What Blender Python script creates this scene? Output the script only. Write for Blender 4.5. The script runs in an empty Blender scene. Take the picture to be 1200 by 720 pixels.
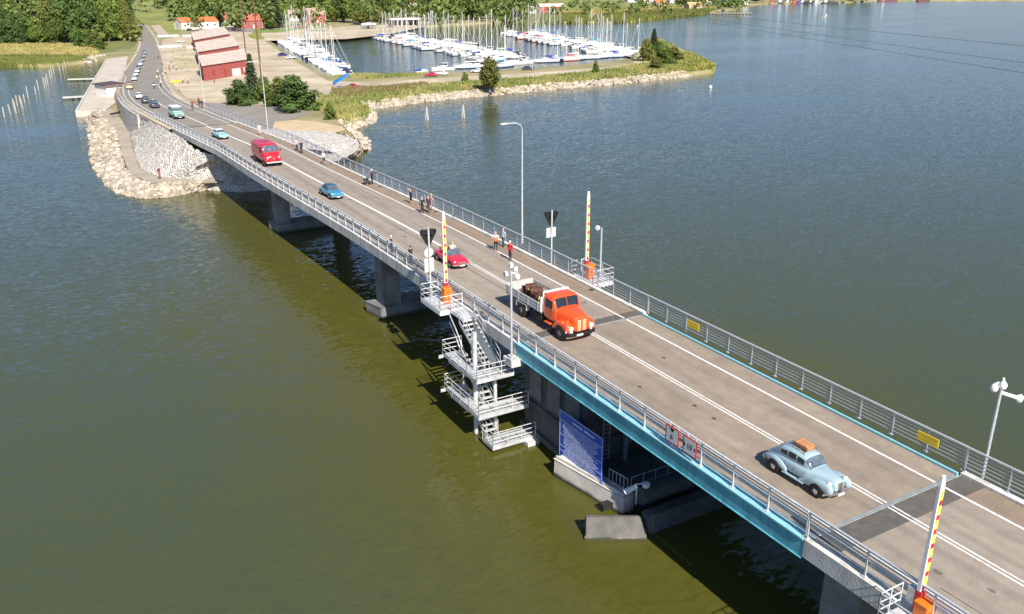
import bpy, bmesh, math, random
from mathutils import Vector, Matrix, Euler
from mathutils.geometry import tessellate_polygon
random.seed(7)
SC = bpy.context.scene
COL = SC.collection
R = math.radians

# ------------------------------------------------------------------ camera
CR = Vector((0.8693066129, -0.4942525327, -0.0045217986))
CU = Vector((0.1789637147, 0.3062109090, 0.9349896487))
CF = Vector((0.4607363688, 0.8136019225, -0.3546461761))
FPX = 1010.356
CAM = Vector((0.0, 0.0, 29.6))
cd = bpy.data.cameras.new("camera")
cam = bpy.data.objects.new("camera", cd)
COL.objects.link(cam)
cd.sensor_fit = 'HORIZONTAL'
cd.sensor_width = 36.0
cd.lens = 36.0 * FPX / 1200.0
cd.clip_start = 0.5
cd.clip_end = 20000
cam.matrix_world = Matrix(((CR.x, CU.x, -CF.x, CAM.x), (CR.y, CU.y, -CF.y, CAM.y), (CR.z, CU.z, -CF.z, CAM.z), (0, 0, 0, 1)))
SC.camera = cam

# ------------------------------------------------------------------ daylight
SUN_AZ, SUN_EL = 5.5, 41.0          # shadows fall along +Y, a little towards +X
world = bpy.data.worlds.new("World")
SC.world = world
world.use_nodes = True
wn = world.node_tree.nodes
wl = world.node_tree.links
bg = wn["Background"]
sky = wn.new("ShaderNodeTexSky")
sky.sky_type = 'NISHITA'
sky.sun_disc = False
sky.sun_elevation = R(SUN_EL)
sky.sun_rotation = R(180 + SUN_AZ)
sky.air_density = 1.0
sky.dust_density = 0.15
sky.ozone_density = 2.6
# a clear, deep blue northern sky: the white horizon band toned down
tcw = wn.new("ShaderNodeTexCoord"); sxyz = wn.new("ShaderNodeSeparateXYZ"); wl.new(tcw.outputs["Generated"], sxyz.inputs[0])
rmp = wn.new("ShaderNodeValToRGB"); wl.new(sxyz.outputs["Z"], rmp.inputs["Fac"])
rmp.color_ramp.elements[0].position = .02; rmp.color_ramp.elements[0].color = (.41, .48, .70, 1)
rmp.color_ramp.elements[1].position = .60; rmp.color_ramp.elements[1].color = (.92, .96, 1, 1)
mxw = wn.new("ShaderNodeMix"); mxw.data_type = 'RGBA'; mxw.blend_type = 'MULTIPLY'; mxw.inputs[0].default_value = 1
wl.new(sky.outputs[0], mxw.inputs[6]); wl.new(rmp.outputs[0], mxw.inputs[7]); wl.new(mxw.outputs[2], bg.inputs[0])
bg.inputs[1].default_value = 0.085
sd = bpy.data.lights.new("sun", 'SUN')
sd.energy = 4.8
sd.angle = R(0.5)
sd.color = (1.0, 0.93, 0.82)
sun = bpy.data.objects.new("sun", sd)
COL.objects.link(sun)
sdir = Vector((math.sin(R(SUN_AZ)) * math.cos(R(SUN_EL)), math.cos(R(SUN_AZ)) * math.cos(R(SUN_EL)), -math.sin(R(SUN_EL))))
sun.rotation_euler = sdir.to_track_quat('-Z', 'Y').to_euler()
sun.location = (-20, -60, 80)
SC.view_settings.view_transform = 'Standard'
SC.view_settings.look = 'None'
SC.view_settings.gamma = 1
SC.view_settings.exposure = 0.72
SC.render.engine = 'CYCLES'
SC.cycles.use_denoising = True
SC.cycles.max_bounces = 6

# ------------------------------------------------------------------ helpers
def G(px, py, z=0.0):
    """where the line of sight through photo pixel (px, py) of 1200x720 meets the level z"""
    d = CF * FPX + CR * (px - 600) + CU * (360 - py)
    t = (z - CAM.z) / d.z
    return CAM + d * t
def GY(px, py, dist):
    d = CF * FPX + CR * (px - 600) + CU * (360 - py)
    return CAM + d * (dist / FPX)
def srgb(h):
    c = [int(h[i:i + 2], 16) / 255 for i in (1, 3, 5)]
    return tuple(v / 12.92 if v <= .04045 else ((v + .055) / 1.055) ** 2.4 for v in c)

_mats = {}
def M(name, col, rough=.6, metal=0.0, var=.15, scale=2.0, bump=0.0, bscale=None, col2=None, coat=0.0, spec=.5, detail=4, rnd=0.0, thresh=None, stretch=None, tide=False, island=0.0, tracks=0.0):
    """a procedural surface: two colours mixed by noise, optional grain"""
    if name in _mats: return _mats[name]
    if isinstance(col, str): col = srgb(col)
    if isinstance(col2, str): col2 = srgb(col2)
    m = bpy.data.materials.new(name)
    m.use_nodes = True
    nt = m.node_tree
    n = nt.nodes
    L = nt.links
    b = n["Principled BSDF"]
    b.inputs["Roughness"].default_value = rough
    b.inputs["Metallic"].default_value = metal
    b.inputs["Coat Weight"].default_value = coat
    b.inputs["Coat Roughness"].default_value = .08
    b.inputs["Specular IOR Level"].default_value = spec
    tc = n.new("ShaderNodeTexCoord")
    nz = n.new("ShaderNodeTexNoise")
    nz.inputs["Scale"].default_value = scale
    nz.inputs["Detail"].default_value = detail
    nz.inputs["Roughness"].default_value = .62
    if stretch:
        mp = n.new("ShaderNodeMapping"); mp.inputs["Scale"].default_value = stretch
        L.new(tc.outputs["Object"], mp.inputs["Vector"]); L.new(mp.outputs[0], nz.inputs["Vector"])
    else: L.new(tc.outputs["Object"], nz.inputs["Vector"])
    cr = n.new("ShaderNodeValToRGB")
    c2 = col2 if col2 else tuple(max(0, v * (1 - var)) for v in col)
    c1 = col if col2 else tuple(min(1, v * (1 + var * .6)) for v in col)
    lo, hi = thresh if thresh else (.34, .66)
    cr.color_ramp.elements[0].position = lo
    cr.color_ramp.elements[1].position = hi
    cr.color_ramp.elements[0].color = (*c2, 1)
    cr.color_ramp.elements[1].color = (*c1, 1)
    L.new(nz.outputs["Fac"], cr.inputs["Fac"])
    out = cr.outputs["Color"]
    if rnd:
        oi = n.new("ShaderNodeObjectInfo")
        mr = n.new("ShaderNodeMapRange")
        mr.inputs["To Min"].default_value = 1 - rnd
        mr.inputs["To Max"].default_value = 1 + rnd
        L.new(oi.outputs["Random"], mr.inputs["Value"])
        hs = n.new("ShaderNodeHueSaturation")
        L.new(mr.outputs[0], hs.inputs["Value"])
        L.new(out, hs.inputs["Color"])
        out = hs.outputs[0]
    if stretch:
        # fine grain over the long streaks
        n2 = n.new("ShaderNodeTexNoise"); n2.inputs["Scale"].default_value = 1.1; n2.inputs["Detail"].default_value = 11; n2.inputs["Roughness"].default_value = .75
        L.new(tc.outputs["Object"], n2.inputs["Vector"])
        r2 = n.new("ShaderNodeMapRange"); r2.inputs["From Min"].default_value = .3; r2.inputs["From Max"].default_value = .7; r2.inputs["To Min"].default_value = .80; r2.inputs["To Max"].default_value = 1.14
        L.new(n2.outputs["Fac"], r2.inputs["Value"])
        h2 = n.new("ShaderNodeHueSaturation"); L.new(r2.outputs[0], h2.inputs["Value"]); L.new(out, h2.inputs["Color"]); out = h2.outputs[0]
    if tide:
        # formwork joints and a wet green-black band above the waterline
        ge = n.new("ShaderNodeNewGeometry"); sz = n.new("ShaderNodeSeparateXYZ"); L.new(ge.outputs["Position"], sz.inputs[0])
        ad = n.new("ShaderNodeMath"); ad.operation = 'MULTIPLY_ADD'; ad.inputs[1].default_value = .45; L.new(nz.outputs["Fac"], ad.inputs[0]); L.new(sz.outputs["Z"], ad.inputs[2])
        r3 = n.new("ShaderNodeMapRange"); r3.inputs["From Min"].default_value = .38; r3.inputs["From Max"].default_value = .62; L.new(ad.outputs[0], r3.inputs["Value"])
        m3 = n.new("ShaderNodeMix"); m3.data_type = 'RGBA'; m3.inputs[6].default_value = (.055, .058, .035, 1); L.new(r3.outputs[0], m3.inputs[0]); L.new(out, m3.inputs[7]); out = m3.outputs[2]
        wv = n.new("ShaderNodeMath"); wv.operation = 'FRACT'; dv = n.new("ShaderNodeMath"); dv.operation = 'DIVIDE'; dv.inputs[1].default_value = 1.2; L.new(sz.outputs["Z"], dv.inputs[0]); L.new(dv.outputs[0], wv.inputs[0])
        gt = n.new("ShaderNodeMath"); gt.operation = 'GREATER_THAN'; gt.inputs[1].default_value = .03; L.new(wv.outputs[0], gt.inputs[0])
        r4 = n.new("ShaderNodeMapRange"); r4.inputs["To Min"].default_value = .72; L.new(gt.outputs[0], r4.inputs["Value"])
        h3 = n.new("ShaderNodeHueSaturation"); L.new(r4.outputs[0], h3.inputs["Value"]); L.new(out, h3.inputs["Color"]); out = h3.outputs[0]
    if island:
        gi = n.new("ShaderNodeNewGeometry"); oi2 = n.new("ShaderNodeObjectInfo")
        a_ = n.new("ShaderNodeMath"); a_.operation = 'ADD'; L.new(gi.outputs["Random Per Island"], a_.inputs[0]); L.new(oi2.outputs["Random"], a_.inputs[1])
        f_ = n.new("ShaderNodeMath"); f_.operation = 'FRACT'; L.new(a_.outputs[0], f_.inputs[0])
        r5 = n.new("ShaderNodeMapRange"); r5.inputs["To Min"].default_value = 1 - island; r5.inputs["To Max"].default_value = 1 + island * .7; L.new(f_.outputs[0], r5.inputs["Value"])
        h5 = n.new("ShaderNodeHueSaturation"); L.new(r5.outputs[0], h5.inputs["Value"]); L.new(out, h5.inputs["Color"]); out = h5.outputs[0]
    if tracks:
        # tyre-polished bands along both lanes
        sx = n.new("ShaderNodeSeparateXYZ"); L.new(tc.outputs["Object"], sx.inputs[0])
        def mth(op, a, v=None):
            q = n.new("ShaderNodeMath"); q.operation = op; L.new(a, q.inputs[0])
            if v is not None: q.inputs[1].default_value = v
            return q.outputs[0]
        d_ = mth('ABSOLUTE', mth('SUBTRACT', mth('ABSOLUTE', mth('SUBTRACT', mth('ABSOLUTE', sx.outputs["X"]), 1.775)), .80))
        r6 = n.new("ShaderNodeMapRange"); r6.interpolation_type = 'SMOOTHSTEP'; r6.inputs["From Max"].default_value = .42; r6.inputs["To Min"].default_value = 1 - tracks; r6.inputs["To Max"].default_value = 1.03; L.new(d_, r6.inputs["Value"])
        h6 = n.new("ShaderNodeHueSaturation"); L.new(r6.outputs[0], h6.inputs["Value"]); L.new(out, h6.inputs["Color"]); out = h6.outputs[0]
    L.new(out, b.inputs["Base Color"])
    if bump:
        nb = n.new("ShaderNodeTexNoise")
        nb.inputs["Scale"].default_value = bscale or scale * 8
        nb.inputs["Detail"].default_value = 5
        L.new(tc.outputs["Object"], nb.inputs["Vector"])
        bp = n.new("ShaderNodeBump")
        bp.inputs["Strength"].default_value = min(1, bump)
        bp.inputs["Distance"].default_value = .05
        L.new(nb.outputs["Fac"], bp.inputs["Height"])
        L.new(bp.outputs[0], b.inputs["Normal"])
    _mats[name] = m
    return m

class MB:
    """collects shapes, then links them as one mesh object"""
    def __init__(s): s.v, s.f, s.mi, s.cur = [], [], [], 0
    def add(s, vs, fs):
        o = len(s.v)
        s.v += [tuple(v) for v in vs]
        s.f += [tuple(i + o for i in f) for f in fs]
        s.mi += [s.cur] * len(fs)
    def box(s, c, d, rz=0.0, taper=1.0):
        x, y, z = d[0] / 2, d[1] / 2, d[2] / 2
        ca, sa = math.cos(rz), math.sin(rz)
        vs = []
        for sz in (-1, 1):
            k = taper if sz > 0 else 1
            for sx, sy in ((-1, -1), (1, -1), (1, 1), (-1, 1)):
                a, b = sx * x * k, sy * y * k
                vs.append((c[0] + a * ca - b * sa, c[1] + a * sa + b * ca, c[2] + sz * z))
        s.add(vs, [(3, 2, 1, 0), (4, 5, 6, 7), (0, 1, 5, 4), (1, 2, 6, 5), (2, 3, 7, 6), (3, 0, 4, 7)])
        return s
    def tube(s, a, b, r, r2=None, n=8, caps=True):
        a, b = Vector(a), Vector(b)
        r2 = r if r2 is None else r2
        d = (b - a).normalized()
        t = Vector((0, 0, 1)) if abs(d.z) < .9 else Vector((1, 0, 0))
        u = d.cross(t).normalized(); w = d.cross(u)
        vs = []
        for p, rr in ((a, r), (b, r2)):
            for i in range(n):
                t = 2 * math.pi * i / n
                vs.append(p + (u * math.cos(t) + w * math.sin(t)) * rr)
        fs = [(i, n + i, n + (i + 1) % n, (i + 1) % n) for i in range(n)]
        if caps: fs += [tuple(range(n)), tuple(range(2 * n - 1, n - 1, -1))]
        s.add(vs, fs)
        return s
    def path(s, pts, r, n=6):
        for a, b in zip(pts, pts[1:]): s.tube(a, b, r, n=n)
        return s
    def bar(s, a, b, w, h):
        """square bar from a to b"""
        a, b = Vector(a), Vector(b)
        d = (b - a).normalized()
        t = Vector((0, 0, 1)) if abs(d.z) < .95 else Vector((0, 1, 0))
        u = d.cross(t).normalized() * (w / 2); v = u.cross(d).normalized() * (h / 2)
        vs = [p + q for p in (a, b) for q in (-u - v, u - v, u + v, -u + v)]
        s.add(vs, [(0, 1, 2, 3), (7, 6, 5, 4), (0, 4, 5, 1), (1, 5, 6, 2), (2, 6, 7, 3), (3, 7, 4, 0)])
        return s
    def quad(s, a, b, c, d): s.add([a, b, c, d], [(0, 1, 2, 3)]); return s
    def slab(s, pts, z0, z1):
        """vertical prism over a 2-D outline"""
        n = len(pts)
        vs = [(p[0], p[1], z0) for p in pts] + [(p[0], p[1], z1) for p in pts]
        tri = tessellate_polygon([[Vector((p[0], p[1], 0)) for p in pts]])
        fs = [(i, (i + 1) % n, n + (i + 1) % n, n + i) for i in range(n)]
        fs += [tuple(t) for t in tri] + [tuple(n + i for i in reversed(t)) for t in tri]
        s.add(vs, fs); return s
    def extrude(s, pts, thick, frame):
        """outline pts (u, v) on the plane frame=(origin, U, V), given a thickness along U x V"""
        o, U, V = [Vector(q) for q in frame]
        N = U.cross(V).normalized() * thick
        n = len(pts)
        vs = [o + U * p[0] + V * p[1] for p in pts] + [o + U * p[0] + V * p[1] + N for p in pts]
        tri = tessellate_polygon([[Vector((p[0], p[1], 0)) for p in pts]])
        fs = [(i, (i + 1) % n, n + (i + 1) % n, n + i) for i in range(n)]
        fs += [tuple(t) for t in tri] + [tuple(n + i for i in reversed(t)) for t in tri]
        s.add(vs, fs); return s
    def lathe(s, prof, c=(0, 0, 0), axis='z', n=16):
        """prof: (radius, along)"""
        vs, fs = [], []
        for r_, h in prof:
            for i in range(n):
                t = 2 * math.pi * i / n
                a, b = r_ * math.cos(t), r_ * math.sin(t)
                vs.append((c[0] + a, c[1] + b, c[2] + h) if axis == 'z' else ((c[0] + a, c[1] + h, c[2] + b) if axis == 'y' else (c[0] + h, c[1] + a, c[2] + b)))
        for k in range(len(prof) - 1):
            for i in range(n):
                j = (i + 1) % n
                fs.append((k * n + i, k * n + j, (k + 1) * n + j, (k + 1) * n + i))
        fs += [tuple(range(n - 1, -1, -1)), tuple(range((len(prof) - 1) * n, len(prof) * n))]
        s.add(vs, fs); return s
    def rings(s, rings, caps=True):
        n = len(rings[0]); vs = [p for r_ in rings for p in r_]
        fs = [(k * n + i, k * n + (i + 1) % n, (k + 1) * n + (i + 1) % n, (k + 1) * n + i) for k in range(len(rings) - 1) for i in range(n)]
        if caps: fs += [tuple(range(n - 1, -1, -1)), tuple(range((len(rings) - 1) * n, len(rings) * n))]
        s.add(vs, fs); return s
    def ball(s, c, r, n=8, m=6):
        rx, ry, rz = r if isinstance(r, (tuple, list)) else (r, r, r)
        rr = []
        for k in range(m + 1):
            a = math.pi * (k / m) * .96 + .02 * math.pi
            rr.append([(c[0] + rx * math.sin(a) * math.cos(2 * math.pi * i / n), c[1] + ry * math.sin(a) * math.sin(2 * math.pi * i / n), c[2] - rz * math.cos(a)) for i in range(n)])
        s.rings(rr); return s
    def build(s, name, mat=None, parent=None, smooth=False, loc=None, rz=0.0, bevel=0.0, fixn=True):
        me = bpy.data.meshes.new(name)
        me.from_pydata(s.v, [], s.f)
        mats = mat if isinstance(mat, (list, tuple)) else [mat]
        for m in mats:
            if m: me.materials.append(m)
        if len(mats) > 1: me.polygons.foreach_set("material_index", s.mi)
        if fixn or bevel:
            bm = bmesh.new(); bm.from_mesh(me)
            if bevel:
                ed = [e for e in bm.edges if len(e.link_faces) == 2 and e.calc_face_angle(0) > .5]
                try: bmesh.ops.bevel(bm, geom=ed, offset=bevel, segments=2, affect='EDGES', profile=.6, clamp_overlap=True)
                except Exception: pass
            bmesh.ops.recalc_face_normals(bm, faces=bm.faces)
            bm.to_mesh(me); bm.free()
        if smooth:
            me.polygons.foreach_set("use_smooth", [True] * len(me.polygons))
            if smooth != 'all':
                try: me.set_sharp_from_angle(angle=R(40))
                except Exception: pass
        me.update()
        o = bpy.data.objects.new(name, me)
        COL.objects.link(o)
        if parent is not None: o.parent = parent
        if loc is not None: o.location = loc
        o.rotation_euler[2] = rz
        return o

def tag(o, label=None, cat=None, group=None, kind=None):
    if label: o["label"] = label
    if cat: o["category"] = cat
    if group: o["group"] = group
    if kind: o["kind"] = kind
    return o
def thing(name, label, cat, loc=(0, 0, 0), rz=0.0, group=None):
    o = bpy.data.objects.new(name, None)
    o.empty_display_size = .3
    COL.objects.link(o)
    o.location = loc
    o.rotation_euler[2] = rz
    return tag(o, label, cat, group)
def kids(o): return [c for c in bpy.data.objects if c.parent is o]
_kidcache = {}
def copy_tree(o, loc=None, rz=None, scale=None, label=None, group=None):
    ks = _kidcache.get(o.name)
    if ks is None:
        ks = _kidcache[o.name] = [(c, kids(c)) for c in kids(o)]
    c = o.copy(); COL.objects.link(c)
    for ch, gs in ks:
        d = ch.copy(); COL.objects.link(d); d.parent = c
        for g in gs:
            e = g.copy(); COL.objects.link(e); e.parent = d
    if loc is not None: c.location = loc
    if rz is not None: c.rotation_euler[2] = rz
    if scale is not None: c.scale = scale if isinstance(scale, (tuple, list)) else (scale,) * 3
    if label: c["label"] = label
    if group: c["group"] = group
    return c
def place(o, loc, rz=0.0, scale=None):
    o.location = loc; o.rotation_euler[2] = rz
    if scale is not None: o.scale = scale if isinstance(scale, (tuple, list)) else (scale,) * 3
    return o
ORD = "first second third fourth fifth sixth seventh eighth ninth tenth eleventh twelfth thirteenth fourteenth fifteenth sixteenth seventeenth eighteenth nineteenth twentieth".split()
def nth(i):
    return ORD[i] if i < 20 else (("twenty-" if i < 29 else "thirty-" if 30 <= i < 39 else "forty-") + ORD[(i % 10)] if i % 10 != 9 else {29: "thirtieth", 39: "fortieth", 49: "fiftieth"}[i])
def catmull(pts, n):
    pts = [Vector(p) for p in pts]
    out = []
    for i in range(len(pts) - 1):
        p0, p1, p2, p3 = pts[max(0, i - 1)], pts[i], pts[i + 1], pts[min(len(pts) - 1, i + 2)]
        for k in range(n):
            t = k / n
            out.append(.5 * ((2 * p1) + (p2 - p0) * t + (2 * p0 - 5 * p1 + 4 * p2 - p3) * t * t + (3 * p1 - p0 - 3 * p2 + p3) * t ** 3))
    out.append(pts[-1])
    return out
def text_mesh(txt, size, mat, parent, name, mtx, depth=.004):
    cu = bpy.data.curves.new("lettering", 'FONT')
    cu.body = txt; cu.size = size; cu.align_x = 'CENTER'; cu.align_y = 'CENTER'; cu.extrude = depth
    tmp = bpy.data.objects.new("lettering", cu)
    me = bpy.data.meshes.new_from_object(tmp)
    bpy.data.objects.remove(tmp)
    me.materials.clear(); me.materials.append(mat)
    o = bpy.data.objects.new(name, me); COL.objects.link(o)
    o.parent = parent
    o.matrix_local = mtx
    return o

# ------------------------------------------------------------------ materials
concrete = M("concrete", (.46, .43, .39), .85, var=.25, scale=.7, bump=.3, bscale=9, tide=True)
concrete_pale = M("pale_concrete", (.59, .57, .53), .85, var=.30, stretch=(1.8, 1.8, .35), scale=.8, bump=.25, bscale=9)
concrete_dark = M("weathered_shaded_concrete", (.22, .22, .215), .88, var=.4, scale=.5, bump=.4, bscale=7, tide=True)  # grey set low to add under-bridge shade; mottling and tide band are weathering
steel = M("galvanised_steel", (.56, .58, .60), .42, .35, var=.14, scale=5)
steel_pale = M("pale_galvanised_steel", (.60, .61, .615), .5, .2, var=.2, scale=3)
white_paint = M("white_paint", (.78, .78, .77), .45, var=.06, scale=3)
black_paint = M("black_paint", (.012, .012, .014), .5, var=.2)
teal = M("turquoise_paint", (.12, .44, .53), .5, var=.24, scale=1.2, stretch=(1.6, 1.6, .3))
teal_pale = M("sunlit_turquoise_paint", (.26, .54, .59), .5, var=.12, scale=1.2)  # turquoise lightened in colour for sun on the upward flange faces
orange_paint = M("orange_paint", (.85, .19, .012), .4, var=.1)
red_paint = M("red_paint", (.55, .02, .025), .4, var=.1)
yellow_paint = M("yellow_paint", (.85, .62, .03), .45, var=.1)
rubber = M("rubber", (.018, .018, .018), .85, var=.3, scale=8)
chrome = M("chrome", (.75, .75, .74), .16, 1.0, var=.08)
glass = M("dark_glass", (.02, .025, .03), .06, 0, var=.2, spec=.8)
glass_clear = M("lit_glass", (.10, .13, .16), .05, 0, var=.5, scale=1.5, spec=.9)
lens = M("headlight_glass", (.75, .73, .66), .12, .2, var=.15, scale=9)
wood_grey = M("grey_wood", (.34, .29, .23), .85, var=.4, scale=3, bump=.3)
wood_brown = M("brown_wood", (.16, .085, .045), .8, var=.4, scale=3, bump=.3)
falun = M("falu_red_boards", (.38, .10, .085), .8, var=.22, scale=1.6)
white_board = M("white_boards", (.72, .70, .66), .7, var=.1, scale=1)
roof_grey = M("grey_roof_sheet", (.56, .46, .39), .75, var=.2, scale=.4)
roof_red = M("red_roof_tiles", (.42, .13, .09), .8, var=.25, scale=.8, bump=.3)
roof_orange = M("orange_roof_tiles", (.62, .17, .06), .8, var=.2, scale=.8, bump=.3)
roof_dark = M("dark_roof_tiles", (.10, .085, .085), .8, var=.25, scale=.8)

def stones(name, base, lo, scale, bumpd=.25, rnd=0):
    """loose stones: cells of varied tone with dark gaps and rounded relief"""
    m = bpy.data.materials.new(name); m.use_nodes = True
    nt = m.node_tree; n = nt.nodes; L = nt.links; b = n["Principled BSDF"]; b.inputs["Roughness"].default_value = .9
    tc = n.new("ShaderNodeTexCoord")
    v = n.new("ShaderNodeTexVoronoi"); v.inputs["Scale"].default_value = scale; L.new(tc.outputs["Object"], v.inputs["Vector"])
    e = n.new("ShaderNodeTexVoronoi"); e.feature = 'DISTANCE_TO_EDGE'; e.inputs["Scale"].default_value = scale; L.new(tc.outputs["Object"], e.inputs["Vector"])
    cr = n.new("ShaderNodeValToRGB"); cr.color_ramp.elements[0].color = (*lo, 1); cr.color_ramp.elements[1].color = (*base, 1); cr.color_ramp.elements[0].position = .1; cr.color_ramp.elements[1].position = .75
    sep = n.new("ShaderNodeSeparateColor"); L.new(v.outputs["Color"], sep.inputs[0]); L.new(sep.outputs[0], cr.inputs["Fac"])
    gp = n.new("ShaderNodeMapRange"); gp.inputs["From Max"].default_value = .07; gp.inputs["To Min"].default_value = .62; L.new(e.outputs["Distance"], gp.inputs["Value"])
    mx = n.new("ShaderNodeMix"); mx.data_type = 'RGBA'; mx.blend_type = 'MULTIPLY'; mx.inputs[0].default_value = 1
    L.new(cr.outputs[0], mx.inputs[6]); L.new(gp.outputs[0], mx.inputs[7]); L.new(mx.outputs[2], b.inputs["Base Color"])
    h = n.new("ShaderNodeMapRange"); h.inputs["From Max"].default_value = .3; L.new(e.outputs["Distance"], h.inputs["Value"])
    bp = n.new("ShaderNodeBump"); bp.inputs["Distance"].default_value = bumpd; bp.inputs["Strength"].default_value = 1; L.new(h.outputs[0], bp.inputs["Height"]); L.new(bp.outputs[0], b.inputs["Normal"])
    return m

# ================================================================== SETTING
def water_mat():
    m = bpy.data.materials.new("sea_water"); m.use_nodes = True
    nt = m.node_tree; n = nt.nodes; L = nt.links
    b = n["Principled BSDF"]
    b.inputs["Roughness"].default_value = .07
    b.inputs["IOR"].default_value = 1.333
    tc = n.new("ShaderNodeTexCoord")
    # turbid green water, browner in broad patches
    big = n.new("ShaderNodeTexNoise"); big.inputs["Scale"].default_value = .018; big.inputs["Detail"].default_value = 3
    L.new(tc.outputs["Object"], big.inputs["Vector"])
    cr = n.new("ShaderNodeValToRGB")
    cr.color_ramp.elements[0].position = .35; cr.color_ramp.elements[1].position = .68
    cr.color_ramp.elements[0].color = (.057, .070, .033, 1)
    cr.color_ramp.elements[1].color = (.074, .072, .014, 1)
    sx_ = n.new("ShaderNodeSeparateXYZ"); L.new(tc.outputs["Object"], sx_.inputs[0])
    lee = n.new("ShaderNodeMapRange"); lee.inputs["From Min"].default_value = 0; lee.inputs["From Max"].default_value = 25; lee.inputs["To Min"].default_value = -.30; lee.inputs["To Max"].default_value = .26
    L.new(sx_.outputs["X"], lee.inputs["Value"])
    lee2 = n.new("ShaderNodeMapRange"); lee2.inputs["From Min"].default_value = 38; lee2.inputs["From Max"].default_value = 60; lee2.inputs["To Min"].default_value = 0; lee2.inputs["To Max"].default_value = .50
    L.new(sx_.outputs["X"], lee2.inputs["Value"])
    df = n.new("ShaderNodeMath"); df.operation = 'SUBTRACT'; L.new(lee.outputs[0], df.inputs[0]); L.new(lee2.outputs[0], df.inputs[1])
    sm = n.new("ShaderNodeMath"); sm.operation = 'ADD'; L.new(big.outputs["Fac"], sm.inputs[0]); L.new(df.outputs[0], sm.inputs[1])
    L.new(sm.outputs[0], cr.inputs["Fac"]); L.new(cr.outputs[0], b.inputs["Base Color"])
    # wave slopes taken straight from two layers of stretched noise
    def ripple(rot, sx, sy, sc, det):
        mp = n.new("ShaderNodeMapping"); mp.inputs["Rotation"].default_value[2] = R(rot)
        mp.inputs["Scale"].default_value = (sx, sy, 1)
        L.new(tc.outputs["Object"], mp.inputs["Vector"])
        t = n.new("ShaderNodeTexNoise"); t.inputs["Scale"].default_value = sc; t.inputs["Detail"].default_value = det
        t.inputs["Roughness"].default_value = .58; t.inputs["Distortion"].default_value = .35
        L.new(mp.outputs[0], t.inputs["Vector"]); return t
    def vm(op, a_, b_):
        q = n.new("ShaderNodeVectorMath"); q.operation = op
        for i_, val in enumerate((a_, b_)):
            if isinstance(val, tuple): q.inputs[i_].default_value = val
            else: L.new(val, q.inputs[i_])
        return q.outputs[0]
    a = ripple(24, .42, 1.0, 3.4, 5)
    c = ripple(38, .36, 1.0, .95, 2)
    gust = ripple(10, .4, 1, .022, 3)
    mr = n.new("ShaderNodeMapRange"); mr.inputs["From Min"].default_value = .32; mr.inputs["From Max"].default_value = .68
    mr.inputs["To Min"].default_value = .40; mr.inputs["To Max"].default_value = 1.15
    L.new(gust.outputs["Fac"], mr.inputs["Value"])
    sl = vm('ADD', vm('MULTIPLY', vm('SUBTRACT', a.outputs["Color"], (.5, .5, .5)), (.38, .70, 0)), vm('MULTIPLY', vm('SUBTRACT', c.outputs["Color"], (.5, .5, .5)), (.09, .17, 0)))
    sc_ = n.new("ShaderNodeVectorMath"); sc_.operation = 'SCALE'; L.new(sl, sc_.inputs[0]); L.new(mr.outputs[0], sc_.inputs["Scale"])
    nn_ = n.new("ShaderNodeVectorMath"); nn_.operation = 'NORMALIZE'; L.new(vm('ADD', sc_.outputs[0], (0, 0, 1)), nn_.inputs[0])
    L.new(nn_.outputs[0], b.inputs["Normal"])
    return m
w = MB(); w.quad((-6000, -600, 0), (9000, -600, 0), (9000, 9000, 0), (-6000, 9000, 0))
tag(w.build("water", water_mat(), fixn=False), kind="structure")

GZ = 1.2
def W(px, z=GZ): return [G(p[0], p[1], z) for p in px]
def offset_poly(pts, d):
    n = len(pts); out = []
    area = sum(pts[i].x * pts[(i + 1) % n].y - pts[(i + 1) % n].x * pts[i].y for i in range(n))
    s = 1 if area > 0 else -1
    for i in range(n):
        a, b, c = pts[i - 1], pts[i], pts[(i + 1) % n]
        e1 = Vector((b.x - a.x, b.y - a.y)).normalized(); e2 = Vector((c.x - b.x, c.y - b.y)).normalized()
        nn = Vector((e1.y + e2.y, -e1.x - e2.x)) * s
        nn = nn.normalized() if nn.length > 1e-6 else Vector((e1.y, -e1.x)) * s
        out.append(Vector((b.x + nn.x * d, b.y + nn.y * d, b.z)))
    return out
def land(name, pts, z, mat, bank=1.4):
    n = len(pts)
    low = offset_poly(pts, bank)
    vs = [(p.x, p.y, z) for p in pts] + [(p.x, p.y, -1.2) for p in low]
    tri = tessellate_polygon([[Vector((p.x, p.y, 0)) for p in pts]])
    mb = MB(); mb.add(vs, [tuple(t) for t in tri] + [(i, (i + 1) % n, n + (i + 1) % n, n + i) for i in range(n)])
    return tag(mb.build(name, mat), kind="structure")
def sheet(name, pts, z, mat):
    tri = tessellate_polygon([[Vector((p.x, p.y, 0)) for p in pts]])
    mb = MB(); mb.add([(p.x, p.y, z) for p in pts], [tuple(t) for t in tri])
    o = mb.build(name, mat)
    if o.data.polygons and o.data.polygons[0].normal.z < 0: o.data.flip_normals()
    return tag(o, kind="structure")
ground_mat = M("dry_ground", (.36, .29, .16), .95, col2=(.17, .175, .06), scale=.05, detail=8, bump=.5, bscale=1.5)
gravel_mat = M("gravel", (.56, .47, .35), .95, col2=(.33, .275, .18), scale=.07, detail=8, bump=.4, bscale=6)
dirt_mat = M("pale_dirt", (.56, .45, .31), .95, col2=(.42, .33, .22), scale=.15, detail=8, bump=.4, bscale=6)
grass_mat = M("short_grass", (.20, .20, .06), .95, col2=(.11, .135, .035), scale=.12, detail=8, bump=.5, bscale=4)
asphalt = M("asphalt", (.29, .245, .195), .9, col2=(.235, .20, .16), scale=.35, detail=9, bump=.3, bscale=14)
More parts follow.
